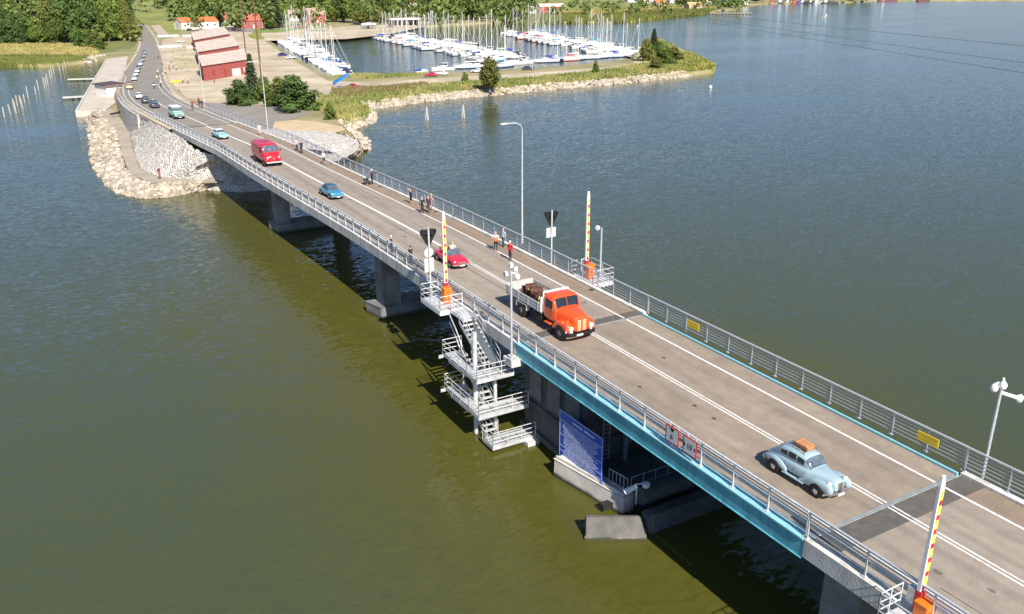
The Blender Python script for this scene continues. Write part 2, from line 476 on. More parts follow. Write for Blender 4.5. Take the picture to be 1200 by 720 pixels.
asphalt_dark = M("dark_asphalt", (.27, .24, .205), .9, col2=(.20, .178, .152), scale=.3, detail=9, bump=.3, bscale=14)
asphalt_lot = M("lot_asphalt", (.27, .245, .215), .9, col2=(.21, .19, .165), scale=.12, detail=8)
sand_mat = M("sand", (.55, .42, .27), .95, col2=(.47, .35, .22), scale=.2, detail=6)
mark_white = M("road_marking", (.74, .73, .70), .7, col2=(.50, .47, .43), scale=5, detail=9, thresh=(.36, .50))
stone_pale = stones("pale_stone", (.75, .70, .63), (.50, .46, .41), 2.1, .16)
stone_mix = stones("tan_stone_bed", (.60, .50, .37), (.34, .28, .21), .85, .4)
stone_tan = M("tan_stone", (.54, .46, .36), .9, col2=(.33, .285, .225), scale=.7, detail=7, bump=.6, bscale=4, rnd=.12, island=.38)

shore_px = [(-90, 81), (0, 79), (60, 79), (98, 75), (112, 71), (122, 73), (117, 100), (110, 126), (118, 129), (125, 141), (135, 155), (140, 171), (144, 189), (151, 204), (161, 212), (173, 216.5), (188, 217), (204, 216), (224, 215), (243, 213), (262, 209),
            (330, 205), (398, 189), (422, 177), (420, 164), (404, 151), (425, 146), (434, 137), (431, 131), (418, 128), (440, 126), (500, 118), (560, 112), (640, 105), (720, 98), (800, 90),
            (834, 86), (836, 80), (806, 64), (790, 57), (768, 47), (757, 50), (743, 66), (741, 73), (700, 78), (640, 83), (560, 88), (500, 91), (450, 93), (425, 92), (386, 94), (346, 71), (312, 48),
            (360, 48), (405, 47), (440, 44), (456, 41), (500, 32), (540, 30), (590, 27), (618, 30), (640, 28), (690, 27), (735, 27), (780, 22), (828, 17), (842, 13), (868, 12), (872, 7.5), (905, 4.5), (960, 4.2), (1000, 3.2), (1020, 1.5), (1210, 1.0)]
shore = [G(a, b, 0) for a, b in shore_px] + [Vector((3200, 1500, 0)), Vector((5200, 4200, 0)), Vector((-2500, 4200, 0)), Vector((-900, 420, 0))]
land("shore_ground", shore, GZ, ground_mat)

# rising land behind the shore
hm = MB()
hn = 40
hv = []
for j in range(14):
    for i in range(hn + 1):
        x = -1500 + i * 110.0
        base = 640 + 40 * math.sin(i * .9) + (0 if x < 300 else (x - 300) * .42)
        y = base + j * 110.0
        hgt = 34 * (1 - math.exp(-j / 4.0)) * (.75 + .25 * math.sin(i * 1.7 + j * .6)) * (1 if x < 600 else max(.15, 1 - (x - 600) / 1300))
        hv.append((x, y, GZ - .3 + (hgt if j else -1.0)))
hm.add(hv, [(j * (hn + 1) + i, j * (hn + 1) + i + 1, (j + 1) * (hn + 1) + i + 1, (j + 1) * (hn + 1) + i) for j in range(13) for i in range(hn)])
tag(hm.build("hills", M("hill_meadow", (.27, .27, .075), .95, col2=(.13, .165, .04), scale=.04, detail=8), smooth='all'), kind="structure")

# yards, lots, tracks
sheet("gravel_yard", W([(189, 104), (189, 60), (191, 46), (225, 40), (262, 38), (300, 42), (312, 49.5), (346, 72), (384, 95), (440, 97), (500, 92.5), (560, 89.5), (640, 84.5), (700, 80), (742, 75), (746, 66), (757, 53), (764, 52), (766, 70), (764, 78), (720, 85), (640, 95), (560, 101), (500, 105), (440, 108), (410, 108), (390, 108), (372, 116), (350, 124), (255, 122), (232, 119), (205, 112)]), GZ + .02, gravel_mat)
sheet("quay_yard", W([(262, 38), (310, 48), (405, 46), (455, 40.5), (500, 31), (470, 28), (420, 30), (385, 33), (330, 36), (290, 36)]), GZ + .024, gravel_mat)
sheet("parking_lot", W([(232, 120), (350, 126), (372, 128), (356, 136), (330, 143), (318, 152), (292, 152), (255, 137), (215, 119)]), GZ + .03, asphalt_lot)
sheet("sand_beach", W([(322, 143), (345, 141), (370, 143), (404, 149), (404, 153), (380, 158), (318, 154)]), GZ + .036, sand_mat)
sheet("grass_bank", W([(163, 48), (155, 57), (120, 63), (60, 60), (0, 58), (-60, 57), (-60, 30), (150, 30)]), GZ + .02, grass_mat)
sheet("grass_field", W([(186, 41), (163, 9), (215, 9), (222, 30), (212, 38), (196, 44)]), GZ + .02, M("sunny_grass", (.30, .29, .075), .95, col2=(.17, .20, .045), scale=.08, detail=7))
sheet("side_path", W([(186, 42), (175, 27), (156, 4), (162, 4), (182, 24), (199, 42)]), GZ + .04, M("track_gravel", (.44, .36, .30), .95, var=.2, scale=.2))
sheet("lawn", W([(292, 36), (330, 34), (352, 32), (352, 35), (330, 38), (296, 39)]), GZ + .04, M("green_lawn", (.16, .24, .05), .95, var=.3, scale=.2))
sheet("house_yard", W([(262, 38), (272, 31), (300, 32.5), (296, 38)]), GZ + .045, asphalt_lot)
sheet("dry_strip", W([(246, 60), (256, 92), (240, 94), (232, 72)]), GZ + .03, grass_mat)

# ---- road line: centre path of bridge and shore road
def road_z(y):
    return 7.0 if y < 150 else 7.0 + (1.55 - 7.0) * (lambda t: t * t * (3 - 2 * t))(min(1, (y - 150) / 175.0))
ctr_px = [(335.5, 192.5), (300, 173.0), (280, 164.3), (245, 149.2), (215, 136), (190, 124.5), (176, 115), (169.5, 106), (167.5, 97), (168, 88), (170, 80), (173, 70), (174.5, 60), (174, 50), (171, 42), (164, 30), (158, 20), (155, 12)]
def on_road(px, py):
    z = 7.0
    for _ in range(60):
        z = .5 * z + .5 * road_z(G(px, py, z).y)
    return G(px, py, z)
CP = [Vector((31.58, y, 7.0)) for y in (-40, -20, 0, 20, 40, 55, 66)] + [Vector((31.42, 76, 7)), Vector((31.05, 86, 7)), Vector((30.45, 99, 7))] + [on_road(*q) for q in ctr_px]
CL = catmull(CP, 8)
def frame_at(i):
    a = CL[max(0, i - 1)]; b = CL[min(len(CL) - 1, i + 1)]
    t = Vector((b.x - a.x, b.y - a.y, 0)).normalized()
    return t, Vector((t.y, -t.x, 0))          # tangent towards the shore, normal towards the right rail
ACC = [0.0]
for a_, b_ in zip(CL, CL[1:]): ACC.append(ACC[-1] + (b_ - a_).length)
def at(y_or_s, off=0.0, dz=0.0, by='y'):
    """point on the road line at a given world Y (or arc length), shifted sideways"""
    for i in range(len(CL) - 1):
        lo, hi = (CL[i].y, CL[i + 1].y) if by == 'y' else (ACC[i], ACC[i + 1])
        if lo <= y_or_s <= hi:
            k = (y_or_s - lo) / max(1e-6, hi - lo)
            p = CL[i].lerp(CL[i + 1], k)
            t1, n1 = frame_at(i); t2, n2 = frame_at(i + 1)
            nn = n1.lerp(n2, k).normalized(); tt = t1.lerp(t2, k).normalized()
            return p + nn * off + Vector((0, 0, dz)), tt
    return CL[-1].copy(), Vector((0, 1, 0))
def samples(y0, y1, step=2.0):
    n = max(1, int((y1 - y0) / step)); return [y0 + (y1 - y0) * i / n for i in range(n + 1)]
def sweep(prof, y0, y1, step=3.0, closed=True):
    """prof: (offset, dz) cross-section swept along the road line"""
    rr = []
    for y in samples(y0, y1, step):
        rr.append([at(y, o, z)[0] for o, z in prof])
    mb = MB()
    if closed: mb.rings(rr)
    else:
        n = len(prof); vs = [p for r_ in rr for p in r_]
        mb.add(vs, [(k * n + i, k * n + i + 1, (k + 1) * n + i + 1, (k + 1) * n + i) for k in range(len(rr) - 1) for i in range(n - 1)])
    return mb
ABUT = 152.0
ROAD_END = CL[-1].y - 1
def half_w(y): return 5.0 if y < 200 else 5.0 + min(1.0, (y - 200) / 40) * .8 - max(0, min(1, (y - 330) / 120)) * 2.2
rr = []; em = []
for y in samples(ABUT, ROAD_END, 5):
    h = half_w(y)
    rr.append([at(y, -h, 0.06)[0], at(y, h, 0.06)[0]])
    el = max(0.2, road_z(y) - GZ)
    lw = .12 if y < 235 else min(1, .12 + (y - 235) / 40)
    em.append([Vector((q.x, q.y, 0)) + Vector((0, 0, zz)) for q, zz in ((at(y, -h - .9 - el * .9 * lw)[0], GZ - .2), (at(y, -h - .9)[0], road_z(y) - .02), (at(y, h + .9)[0], road_z(y) - .02), (at(y, h + .9 + el * 1.3)[0], GZ - .2))])
mb = MB()
mb.add([p for r_ in rr for p in r_], [(2 * k, 2 * k + 1, 2 * k + 3, 2 * k + 2) for k in range(len(rr) - 1)])
tag(mb.build("road", asphalt_dark), kind="structure")
mb = MB()
mb.add([p for r_ in em for p in r_], [(4 * k + i, 4 * k + i + 1, 4 * k + i + 5, 4 * k + i + 4) for k in range(len(em) - 1) for i in range(3)])
tag(mb.build("road_embankment", gravel_mat), kind="structure")
for name, off, wd, y0, y1 in (("edge_line", -3.75, .16, ABUT, 250), ("edge_line", 3.75, .14, ABUT, 262), ("centre_line", 0.15, .22, ABUT, 205)):
    m_ = sweep([(off - wd / 2, .075), (off + wd / 2, .075)], y0, y1, 3, closed=False)
    tag(m_.build(name, mark_white), kind="structure")
for off in (-4.9, 4.9):
    tag(sweep([(off - .12, .02), (off + .12, .02), (off + .12, .18), (off - .12, .18)], ABUT, 300, 4).build("kerb", concrete_pale), kind="structure")

# ---- promontory below the abutment: dirt path, crushed-stone slope, boulder rim
def ridge(name, rows, mat, rough_amp, sub, kind="stuff", label=None):
    """a rough stony slope through rows of points"""
    rows = [catmull(r_, sub) for r_ in rows]
    n = min(len(r_) for r_ in rows); m = len(rows)
    vs = []; K = 10
    for a in range((m - 1) * K + 1):
        i = min(m - 2, a // K); t = (a - i * K) / K
        for j in range(n):
            p = rows[i][j].lerp(rows[i + 1][j], t)
            q = Vector((p.x, p.y, p.z + (random.random() - .5) * rough_amp)) + Vector(((random.random() - .5), (random.random() - .5), 0)) * rough_amp * .5
            vs.append(q)
    mm = MB(); N = (m - 1) * K + 1
    mm.add(vs, [(a * n + j, a * n + j + 1, (a + 1) * n + j + 1, (a + 1) * n + j) for a in range(N - 1) for j in range(n - 1)])
    o = mm.build(name, mat)
    return tag(o, label, None, None, kind)
sheet("dirt_path", W([(112, 124), (132, 128), (150, 150), (155, 175), (163, 197), (182, 207), (215, 208), (262, 206), (262, 214), (215, 216), (178, 215), (152, 204), (143, 180), (138, 160), (124, 142), (106, 134)], 1.3), GZ + .1, M("path_dirt", (.36, .31, .25), .95, var=.2, scale=.4, bump=.3))
def edgepts(ys, off, dz): return [at(y, off, dz)[0] for y in ys]
top = edgepts((208, 190, 174, 160, 146, 136, 131), -6.05, -.25)
foot = [G(139, 124, 1.4), G(141, 133, 1.4), G(150, 150, 1.4), G(157, 172, 1.4), G(165, 194, 1.4), G(184, 205, 1.4), G(212, 208.5, 1.4)]
top[-1] = Vector((top[-1].x + 1.5, top[-1].y + 3, 5.2)); top[-2] = Vector((top[-2].x, top[-2].y + 2.5, 5.8))
low = [p + (p - q).normalized() * 1.0 - Vector((0, 0, .4)) for p, q in zip(foot, top)]
ridge("crushed_stone_slope", [top, foot, low], stone_pale, .3, 12)
# the same slope wrapping under the deck and out to the right-hand side
t2 = [top[-1].copy(), Vector((30, 139, 5.6)), Vector((36, 139, 5.2)), Vector((38.5, 142, 4.4))]
f2 = [foot[-1].copy(), Vector((28, 131.5, .6)), Vector((36, 132, .4)), Vector((45, 138, .4))]
l2 = [low[-1].copy(), Vector((28, 129.5, -.6)), Vector((36, 130, -.6)), Vector((46.5, 135.5, -.6))]
ridge("crushed_stone_bank", [t2, f2, l2], stone_pale, .3, 12)

ridge("crushed_stone_apron", [[G(a, b, 1.55) for a, b in ((302, 152.5), (335, 153), (368, 154), (397, 156.5), (420, 165))], [at(y, 6.2, -1.9)[0] for y in (168, 158, 149, 141, 136)][:4] + [G(404, 180, .9)], ], stone_pale, .3, 12)
ridge("crushed_stone_edge", [[G(a, b, 1.5) for a, b in ((380, 156), (400, 157), (419, 164), (421, 172), (414, 180), (398, 187))], [G(a, b, -.4) for a, b in ((404, 152), (412, 157), (424, 164), (427, 177), (418, 186), (398, 193))]], stone_mix, .35, 10)
sheet("stone_bed", W([(296, 151), (330, 152.5), (397, 156), (421, 165), (422, 176), (398, 188.5), (350, 196), (300, 175)], 1.25), GZ + .06, stone_pale)
def rock_mesh(seed, flat=.7):
    rnd = random.Random(seed)
    bm = bmesh.new()
    bmesh.ops.create_icosphere(bm, subdivisions=2, radius=1)
    d = [(Vector((rnd.gauss(0, 1), rnd.gauss(0, 1), rnd.gauss(0, 1))).normalized(), rnd.uniform(.55, .85)) for _ in range(9)]
    for v in bm.verts:
        for nrm, k in d:
            e = v.co.dot(nrm)
            if e > k: v.co -= nrm * (e - k)
        v.co.z *= flat; v.co *= 1 + rnd.uniform(-.04, .04)
    me = bpy.data.meshes.new("boulder"); bm.to_mesh(me); bm.free()
    me.materials.append(stone_tan)
    return me
rocks = [rock_mesh(s) for s in range(7)]
rim_px = catmull([Vector((a, b, 0)) for a, b in [(100, 131), (104, 140), (107, 155), (109, 172), (112, 190), (121, 207), (135, 220), (150, 227), (172, 230), (195, 229), (220, 225), (240, 221), (258, 216)]], 6)
inner_px = catmull([Vector((a, b, 0)) for a, b in [(116, 126), (124, 140), (134, 154), (139, 170), (143, 188), (150, 203), (160, 211), (172, 216), (188, 217), (204, 216), (224, 215), (243, 213), (262, 208)]], 6)
nb = 0
for i in range(285):
    t = random.random() * (len(rim_px) - 1.01); k = int(t); u = t - k
    a = rim_px[k].lerp(rim_px[k + 1], u); b = inner_px[k].lerp(inner_px[k + 1], u)
    e = random.random(); q = a.lerp(b, e)
    p = G(q.x, q.y, .1 + 1.2 * e)
    s = random.uniform(.45, .95) * (1.1 - .25 * e)
    o = bpy.data.objects.new("boulder", rocks[i % 7]); COL.objects.link(o)
    o.location = (p.x, p.y, .1 + 1.3 * max(0, e)); o.rotation_euler = (random.uniform(-.3, .3), random.uniform(-.3, .3), random.uniform(0, 6.28))
    o.scale = (s * random.uniform(.9, 1.3), s * random.uniform(.8, 1.1), s * random.uniform(.8, 1.1))
    tag(o, "tan boulder in the rock rim around the point left of the bridge", "boulder", "boulders of the rim around the point")
ridge("rock_bed", [[G(q.x - 1.5 * (1 if q.y < 215 else 0), q.y + (1.5 if q.y > 200 else 0), -.5) for q in rim_px[::6]], [G(q.x, q.y, .25) for q in rim_px[::6]], [G(q.x, q.y, 1.38) for q in inner_px[::6]]], stone_mix, .25, 8)
mm = MB(); base_ = [[v.co.copy() for v in r_.vertices] for r_ in rocks]; poly_ = [[tuple(p.vertices) for p in r_.polygons] for r_ in rocks]
for i in range(2600):
    t = random.random() * (len(rim_px) - 1.01); k = int(t); u = t - k
    a = rim_px[k].lerp(rim_px[k + 1], u); b = inner_px[k].lerp(inner_px[k + 1], u); e = random.random() * 1.12 - .14; q = a.lerp(b, e)
    p = G(q.x, q.y, .1 + 1.1 * max(0, e)); s_ = random.uniform(.25, .62); rt = Matrix.Rotation(random.uniform(0, 6.28), 3, 'Z'); j = random.randrange(7)
    mm.add([Vector((p.x, p.y, .05 + 1.3 * max(0, e))) + rt @ (v * s_) for v in base_[j]], poly_[j])
tag(mm.build("rubble", stone_tan, fixn=False), kind="stuff")
# small rocks along the spit and the far banks: one loose mass
def rock_stuff(name, pxline, n, w, smin, smax, z0=.1, z1=.9):
    line = catmull([G(a, b, 0) for a, b in pxline], 8)
    mm = MB()
    base = [[v.co.copy() for v in r_.vertices] for r_ in rocks]; polys = [[tuple(p.vertices) for p in r_.polygons] for r_ in rocks]
    for _ in range(n):
        t = random.random() * (len(line) - 1.01); k = int(t)
        p = line[k].lerp(line[k + 1], t - k); d = (line[k + 1] - line[k]).normalized()
        nn = Vector((-d.y, d.x, 0)); e = random.random()
        c = p + nn * (w * e - 1.9) + Vector((0, 0, -.35 + 1.75 * e)); s = random.uniform(smin, smax); q = random.randrange(7)
        rot = Matrix.Rotation(random.uniform(0, 6.28), 3, 'Z')
        mm.add([c + rot @ (v * s) for v in base[q]], polys[q])
    o = mm.build(name, stone_tan, fixn=False)
    return tag(o, kind="stuff")
rock_stuff("shore_stones", [(418, 129), (440, 126.5), (500, 118.5), (560, 112.5), (640, 105.5), (720, 98.5), (790, 91), (806, 89)], 2200, 3.5, .25, .75)
rock_stuff("beach_stones", [(424, 178), (421, 164), (405, 152)], 160, 3.0, .3, .7)
rock_stuff("inlet_stones", [(404, 151), (425, 146), (434, 138), (430, 131)], 220, 4, .3, .8)
rock_stuff("bank_stones", [(98, 75), (112, 71), (124, 69)], 60, 3, .4, 1.2)

# ================================================================== BRIDGE
YJ0, YJ1 = 20.9, 45.7                 # joints of the opening span
BR = thing("bridge", "long pale concrete road bridge on piers running to the shore", "bridge", (31.58, 75, 0))
INV = Vector((-31.58, -75, 0))
def rel(mb, o=INV): mb.v = [(v[0] + o[0], v[1] + o[1], v[2] + o[2]) for v in mb.v]; return mb
prof = [(-5.42, .10), (-4.98, .10), (-4.98, -.03), (5.22, -.03), (5.22, .12), (5.66, .12), (5.66, -.72), (5.3, -.78), (3.5, -1.35), (-3.5, -1.35), (-5.1, -.82), (-5.42, -.78)]
rel(sweep(prof, YJ1 + .05, ABUT + 2, 4)).build("deck", concrete_pale, BR)
rel(sweep(prof, -36, YJ0 - .05, 8)).build("deck", concrete_pale, BR)
road_br = M("bridge_asphalt", (.325, .272, .218), .9, col2=(.255, .215, .175), scale=.9, detail=6, bump=.35, bscale=16, stretch=(1.3, .035, 1), tracks=.10)
foot_br = M("footway_asphalt", (.29, .215, .155), .9, col2=(.23, .175, .13), scale=.9, detail=6, bump=.35, bscale=16, stretch=(1.3, .05, 1))
for a, b in ((YJ1 + 1.0, ABUT), (-36, YJ0 - 1.35)):
    rel(sweep([(-4.95, 0), (5.19, 0)], a, b, 4, closed=False)).build("road_surface", road_br, BR)
patch_mat = M("joint_asphalt", (.125, .11, .095), .92, col2=(.085, .078, .07), scale=2.5, detail=8, bump=.3)
for a, b in ((YJ1 + .12, YJ1 + 1.0), (YJ0 - 1.35, YJ0 - .12)):
    rel(sweep([(-4.95, 0), (5.19, 0)], a, b, 2, closed=False)).build("joint_patch", patch_mat, BR)
for a, b in ((YJ1 + 1.0, ABUT), (-36, YJ0 - 1.35)):
    rel(sweep([(3.66, .003), (5.19, .003)], a, b, 4, closed=False)).build("footway", foot_br, BR)
wear = M("worn_asphalt", (.255, .215, .17), .9, col2=(.315, .265, .205), scale=.28, detail=9, bump=.2, bscale=12)
for off in (-2.6, -.95, .95, 2.6):
    for a, b in ((YJ1 + 1.2, ABUT - 2), (-30, YJ0 - 1.6)):
        pass
def lane_marks(parent, o, y0, y1, right=True):
    for off, wd in ((-3.62, .14), (3.58, .15)):
        rel(sweep([(off - wd / 2, .004), (off + wd / 2, .004)], y0, y1, 4, closed=False), o).build("edge_marking", mark_white, parent)
    for off, wd in ((-.12, .10), (.12, .10)):
        rel(sweep([(off - wd / 2, .004), (off + wd / 2, .004)], y0, min(y1, 66), 4, closed=False), o).build("centre_marking", mark_white, parent)
    if y1 > 66: rel(sweep([(-.14, .004), (.14, .004)], 66, y1, 4, closed=False), o).build("centre_marking", mark_white, parent)
lane_marks(BR, INV, YJ1 + .15, ABUT)
lane_marks(BR, INV, -36, YJ0 - .15)
# piers
def pier(y, x0, cols, top=5.7):
    for cx in cols:
        p = MB(); p.box((cx, y, (top + .9) / 2), (1.75, 1.9, top - .9))
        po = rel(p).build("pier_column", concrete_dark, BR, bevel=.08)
    c = MB()
    n = [(x0, y + 1.25), (x0 + .55, y - 1.25), (x0 + 10.6, y - 1.25), (x0 + 11, y + 1.25)]
    c.slab(n, -2, 1.15)
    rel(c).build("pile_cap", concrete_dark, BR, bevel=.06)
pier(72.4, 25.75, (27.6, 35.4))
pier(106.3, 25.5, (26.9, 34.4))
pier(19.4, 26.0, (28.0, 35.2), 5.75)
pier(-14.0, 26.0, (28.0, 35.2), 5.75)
ab = MB(); ab.box((29.0, 153.5, 3.2), (8.6, 3, 5.0), rz=.1)
rel(ab).build("abutment", concrete_dark, BR)

# opening span
BS = thing("bascule_span", "opening bridge span with turquoise steel edge girders", "bridge span", (31.58, 33.3, 0))
IV2 = Vector((-31.58, -33.3, 0))
bas_road = M("epoxy_deck", (.32, .255, .195), .92, col2=(.225, .185, .145), scale=.8, detail=12, bump=.45, bscale=22, stretch=(1.0, .28, 1), tracks=.07)
rel(sweep([(-4.93, 0), (5.02, 0)], YJ0, YJ1, 4, closed=False), IV2).build("deck_surface", bas_road, BS)
rel(sweep([(-4.9, -.03), (5.0, -.03), (5.0, -.3), (-4.9, -.3)], YJ0, YJ1, 6), IV2).build("deck_plate", M("dark_teal_paint", (.03, .09, .115), .6), BS)
rel(sweep([(-5.46, .10), (-4.95, .10), (-4.95, .02), (-5.46, .02)], YJ0, YJ1, 6), IV2).build("girder_flange", teal_pale, BS)
rel(sweep([(-5.40, .018), (-5.34, .018), (-5.34, -.86), (-5.40, -.86)], YJ0, YJ1, 6), IV2).build("girder", teal, BS)
rel(sweep([(-5.46, -.862), (-5.1, -.862), (-5.1, -.9), (-5.46, -.9)], YJ0, YJ1, 6), IV2).build("girder_flange", teal, BS)
rel(sweep([(5.04, .12), (5.17, .12), (5.17, -.3), (5.04, -.3)], YJ0, YJ1, 6), IV2).build("girder_flange", teal_pale, BS)
rel(sweep([(5.18, -.10), (5.60, -.10), (5.60, -.9), (5.18, -.9)], YJ0, YJ1, 6), IV2).build("girder", M("deep_blue_channel", (.012, .06, .115), .5), BS)  # recessed channel coloured far darker and bluer than the turquoise girders
g = MB()
for k in range(11):
    y = YJ0 + 1.2 + k * 2.2
    g.box((31.58 + 5.34, y, 6.925), (.07, 1.5, .03))
rel(g, IV2).build("cover_strip", teal_pale, BS)
for off in (-2.8, 0, 2.8):
    rel(sweep([(off - .2, -.31), (off + .2, -.31), (off + .2, -1.1), (off - .2, -1.1)], YJ0, YJ1, 6), IV2).build("floor_beam", M("dark_teal_paint", (.03, .09, .115)), BS)
lane_marks(BS, IV2, YJ0 + .12, YJ1 - .12)
j = MB(); j.box((31.6, YJ0 + .03, 7.006), (9.9, .13, .03)); j.box((31.6, YJ1 - .02, 7.006), (9.9, .1, .03))
rel(j, IV2).build("joint_plate", M("joint_steel", (.38, .42, .43), .45, .4), BS)
st = MB()
for x, y in ((30.5, 32.9), (30.4, 31.2), (33.2, 39.0), (29.3, 36.4)):
    st.add([(x + .11 * math.cos(a) * (1 + .4 * math.sin(3 * a)), y + .16 * math.sin(a), 7.004) for a in [i * .698 for i in range(9)]], [tuple(range(9))])
rel(st, IV2).build("oil_stain", M("oil_stain_dark", (.06, .05, .042), .8), BS)

# tar seams, drains and old stains on the carriageway
rs = random.Random(3)
m_ = MB()
for k in range(9):
    y = rs.choice((rs.uniform(-8, 18), rs.uniform(50, 135), rs.uniform(50, 120))); x0 = rs.uniform(-4.6, 1); pts = [at(y + .25 * math.sin(i * 1.7 + k), x0 + i * .55, .0045)[0] for i in range(rs.randint(4, 8))]
    for a, b in zip(pts, pts[1:]):
        d = Vector((-(b - a).y, (b - a).x, 0)).normalized() * .022; m_.quad(a - d, b - d, b + d, a + d)
for y0, off, ln in ((52, -.9, 30), (88, 2.3, 24), (4, -3.0, 14)):
    pts = [at(y0 + i * 2, off + .08 * math.sin(i * .8), .0045)[0] for i in range(int(ln / 2))]
    for a, b in zip(pts, pts[1:]):
        d = Vector((-(b - a).y, (b - a).x, 0)).normalized() * .02; m_.quad(a - d, b - d, b + d, a + d)
rel(m_).build("tar_seam", M("tar_black", (.075, .066, .058), .6), BR)
m_ = MB()
for y in (52, 66, 80, 94, 110, 126, 10, -4):
    for off in (-4.75, 4.98): p, _ = at(y, off, .012); m_.box((p.x, p.y, p.z), (.32, .42, .02))
rel(m_).build("drain_grates", M("cast_iron", (.05, .05, .05), .7, .4), BR)
m_ = MB()
for _ in range(34):
    y = rs.choice((rs.uniform(-10, 17), rs.uniform(49, 130))); off = rs.choice((-1.8, 1.8)) + rs.gauss(0, .35); r_ = rs.uniform(.06, .22); c, _t = at(y, off, .0042)
    m_.add([c + Vector((r_ * math.cos(a) * (1 + .3 * math.sin(3 * a + y)), r_ * 1.6 * math.sin(a), 0)) for a in [i * .698 for i in range(9)]], [tuple(range(9))])
rel(m_).build("oil_stain", M("oil_stain_faint", (.17, .142, .115), .8), BR)
# ---- railings
post_me = {}
def rail_run(label, y0, y1, off, spacing, rails, h=1.28, mesh=False, mat=steel_pale):
    t = thing("railing", label, "railing", at((y0 + y1) / 2, off)[0], 0, "railings of the bridge")
    o = -t.location
    n = max(1, round((y1 - y0) / spacing))
    key = (h, mat.name)
    if key not in post_me:
        pm = MB(); pm.box((0, 0, h / 2), (.085, .06, h)); pm.box((0, 0, .02), (.26, .2, .04))
        ob = pm.build("post", mat); post_me[key] = ob.data; bpy.data.objects.remove(ob)
    for i in range(n + 1):
        y = y0 + (y1 - y0) * i / n
        p, tn = at(y, off, .10)
        q = bpy.data.objects.new("post", post_me[key]); COL.objects.link(q); q.parent = t
        q.location = p + o; q.rotation_euler[2] = math.atan2(-tn.x, tn.y)
    for dz, w_, hh, inner, nm in rails:
        oo = off + inner
        rel(sweep([(oo - w_ / 2, dz - hh / 2), (oo + w_ / 2, dz - hh / 2), (oo + w_ / 2, dz + hh / 2), (oo - w_ / 2, dz + hh / 2)], y0, y1, 4), o).build(nm, mat, t)
    if mesh:
        mm = MB()
        for y in samples(y0, y1, 0.28):
            p, tn = at(y, off + .045, .22)
            mm.box((p.x, p.y, p.z + .42), (.012, .03, .84))
        rel(mm, o).build("infill_bars", mat, t)
    return t
R_FAR = [(1.36, .11, .08, 0, "top_rail"), (1.14, .04, .045, 0, "rail"), (.94, .04, .045, 0, "rail"), (.74, .04, .045, 0, "rail"), (.54, .04, .045, 0, "rail"), (.32, .05, .06, 0, "rail")]
R_NEAR = [(1.36, .12, .10, 0, "top_rail"), (1.06, .05, .05, .02, "rail"), (.74, .06, .22, .10, "guard_beam"), (.34, .05, .06, .02, "rail")]
R_BAS = [(1.36, .11, .09, 0, "top_rail"), (1.14, .04, .045, .03, "rail"), (.94, .04, .05, .05, "rail"), (.70, .07, .20, .12, "guard_beam"), (.36, .05, .08, .05, "rail")]
rail_run("near railing along the approach spans, from the shore to the stairs", 45.75, 165, -5.2, 2.1, R_NEAR, mesh=True)
rail_run("far railing along the approach spans, on the marina side", 45.75, 178, 5.6, 2.1, R_FAR, mat=steel)
rail_run("near railing on the turquoise girder of the opening span", 20.95, 45.68, -5.22, 2.25, R_BAS, mat=steel_pale)
rail_run("far railing of the opening span, carrying both yellow signs", 20.95, 45.68, 5.62, 2.15, R_FAR, mat=steel)
rail_run("near railing at the bottom of the photo past the opening span", -12, 20.88, -5.2, 2.9, R_BAS, mat=steel)
rail_run("far railing past the opening span, beside the white lamp pole", -12, 20.88, 5.6, 2.2, R_FAR, mat=steel)

# ---- bascule pier, fender wall
BP = thing("bascule_pier", "dark concrete machinery pier under the opening span beside the stairs", "bridge pier", (31.6, 42, 0))
o = -BP.location
m_ = MB(); m_.box((31.7, 42.6, 2.0), (8.9, 7.6, 7.4)); shade_con = M("shade_dark_concrete", (.085, .088, .09), .9, var=.35, scale=.6, bump=.4, bscale=6)  # concrete darkened in colour to deepen the shade beneath the span
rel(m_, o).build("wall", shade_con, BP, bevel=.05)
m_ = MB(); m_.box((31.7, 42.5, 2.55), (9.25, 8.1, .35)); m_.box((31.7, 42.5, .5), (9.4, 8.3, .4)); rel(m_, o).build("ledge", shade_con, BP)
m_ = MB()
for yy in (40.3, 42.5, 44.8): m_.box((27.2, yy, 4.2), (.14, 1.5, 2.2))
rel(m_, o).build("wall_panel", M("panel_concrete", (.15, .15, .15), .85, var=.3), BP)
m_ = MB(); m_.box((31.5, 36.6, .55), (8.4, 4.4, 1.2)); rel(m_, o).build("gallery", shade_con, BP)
m_ = MB()
for xx in [27.6 + .9 * k for k in range(9)]: m_.tube((xx, 34.6, 1.15), (xx, 34.6, 2.3), .025, n=5)
for zz in (1.7, 2.3): m_.tube((27.6, 34.6, zz), (34.8, 34.6, zz), .025, n=5)
rel(m_, o).build("gallery_railing", steel, BP)
m_ = MB()
for zz in [1.3 + .3 * k for k in range(14)]: m_.tube((28.3, 38.5, zz), (28.8, 38.5, zz), .02, n=4)
for xx in (28.3, 28.8): m_.tube((xx, 38.5, 1.2), (xx, 38.5, 5.6), .03, n=5)
rel(m_, o).build("ladder", steel, BP)
m_ = MB(); m_.tube((29.6, 37.9, 1.2), (29.6, 37.9, 5.8), .16); m_.tube((32.6, 37.9, 1.2), (32.6, 37.9, 5.8), .16); m_.bar((29.6, 37.9, 2.2), (32.6, 37.9, 5), .14, .14); m_.bar((32.6, 37.9, 2.2), (29.6, 37.9, 5), .14, .14)
rel(m_, o).build("brace", M("dull_blue_steel", (.16, .20, .24), .55), BP)

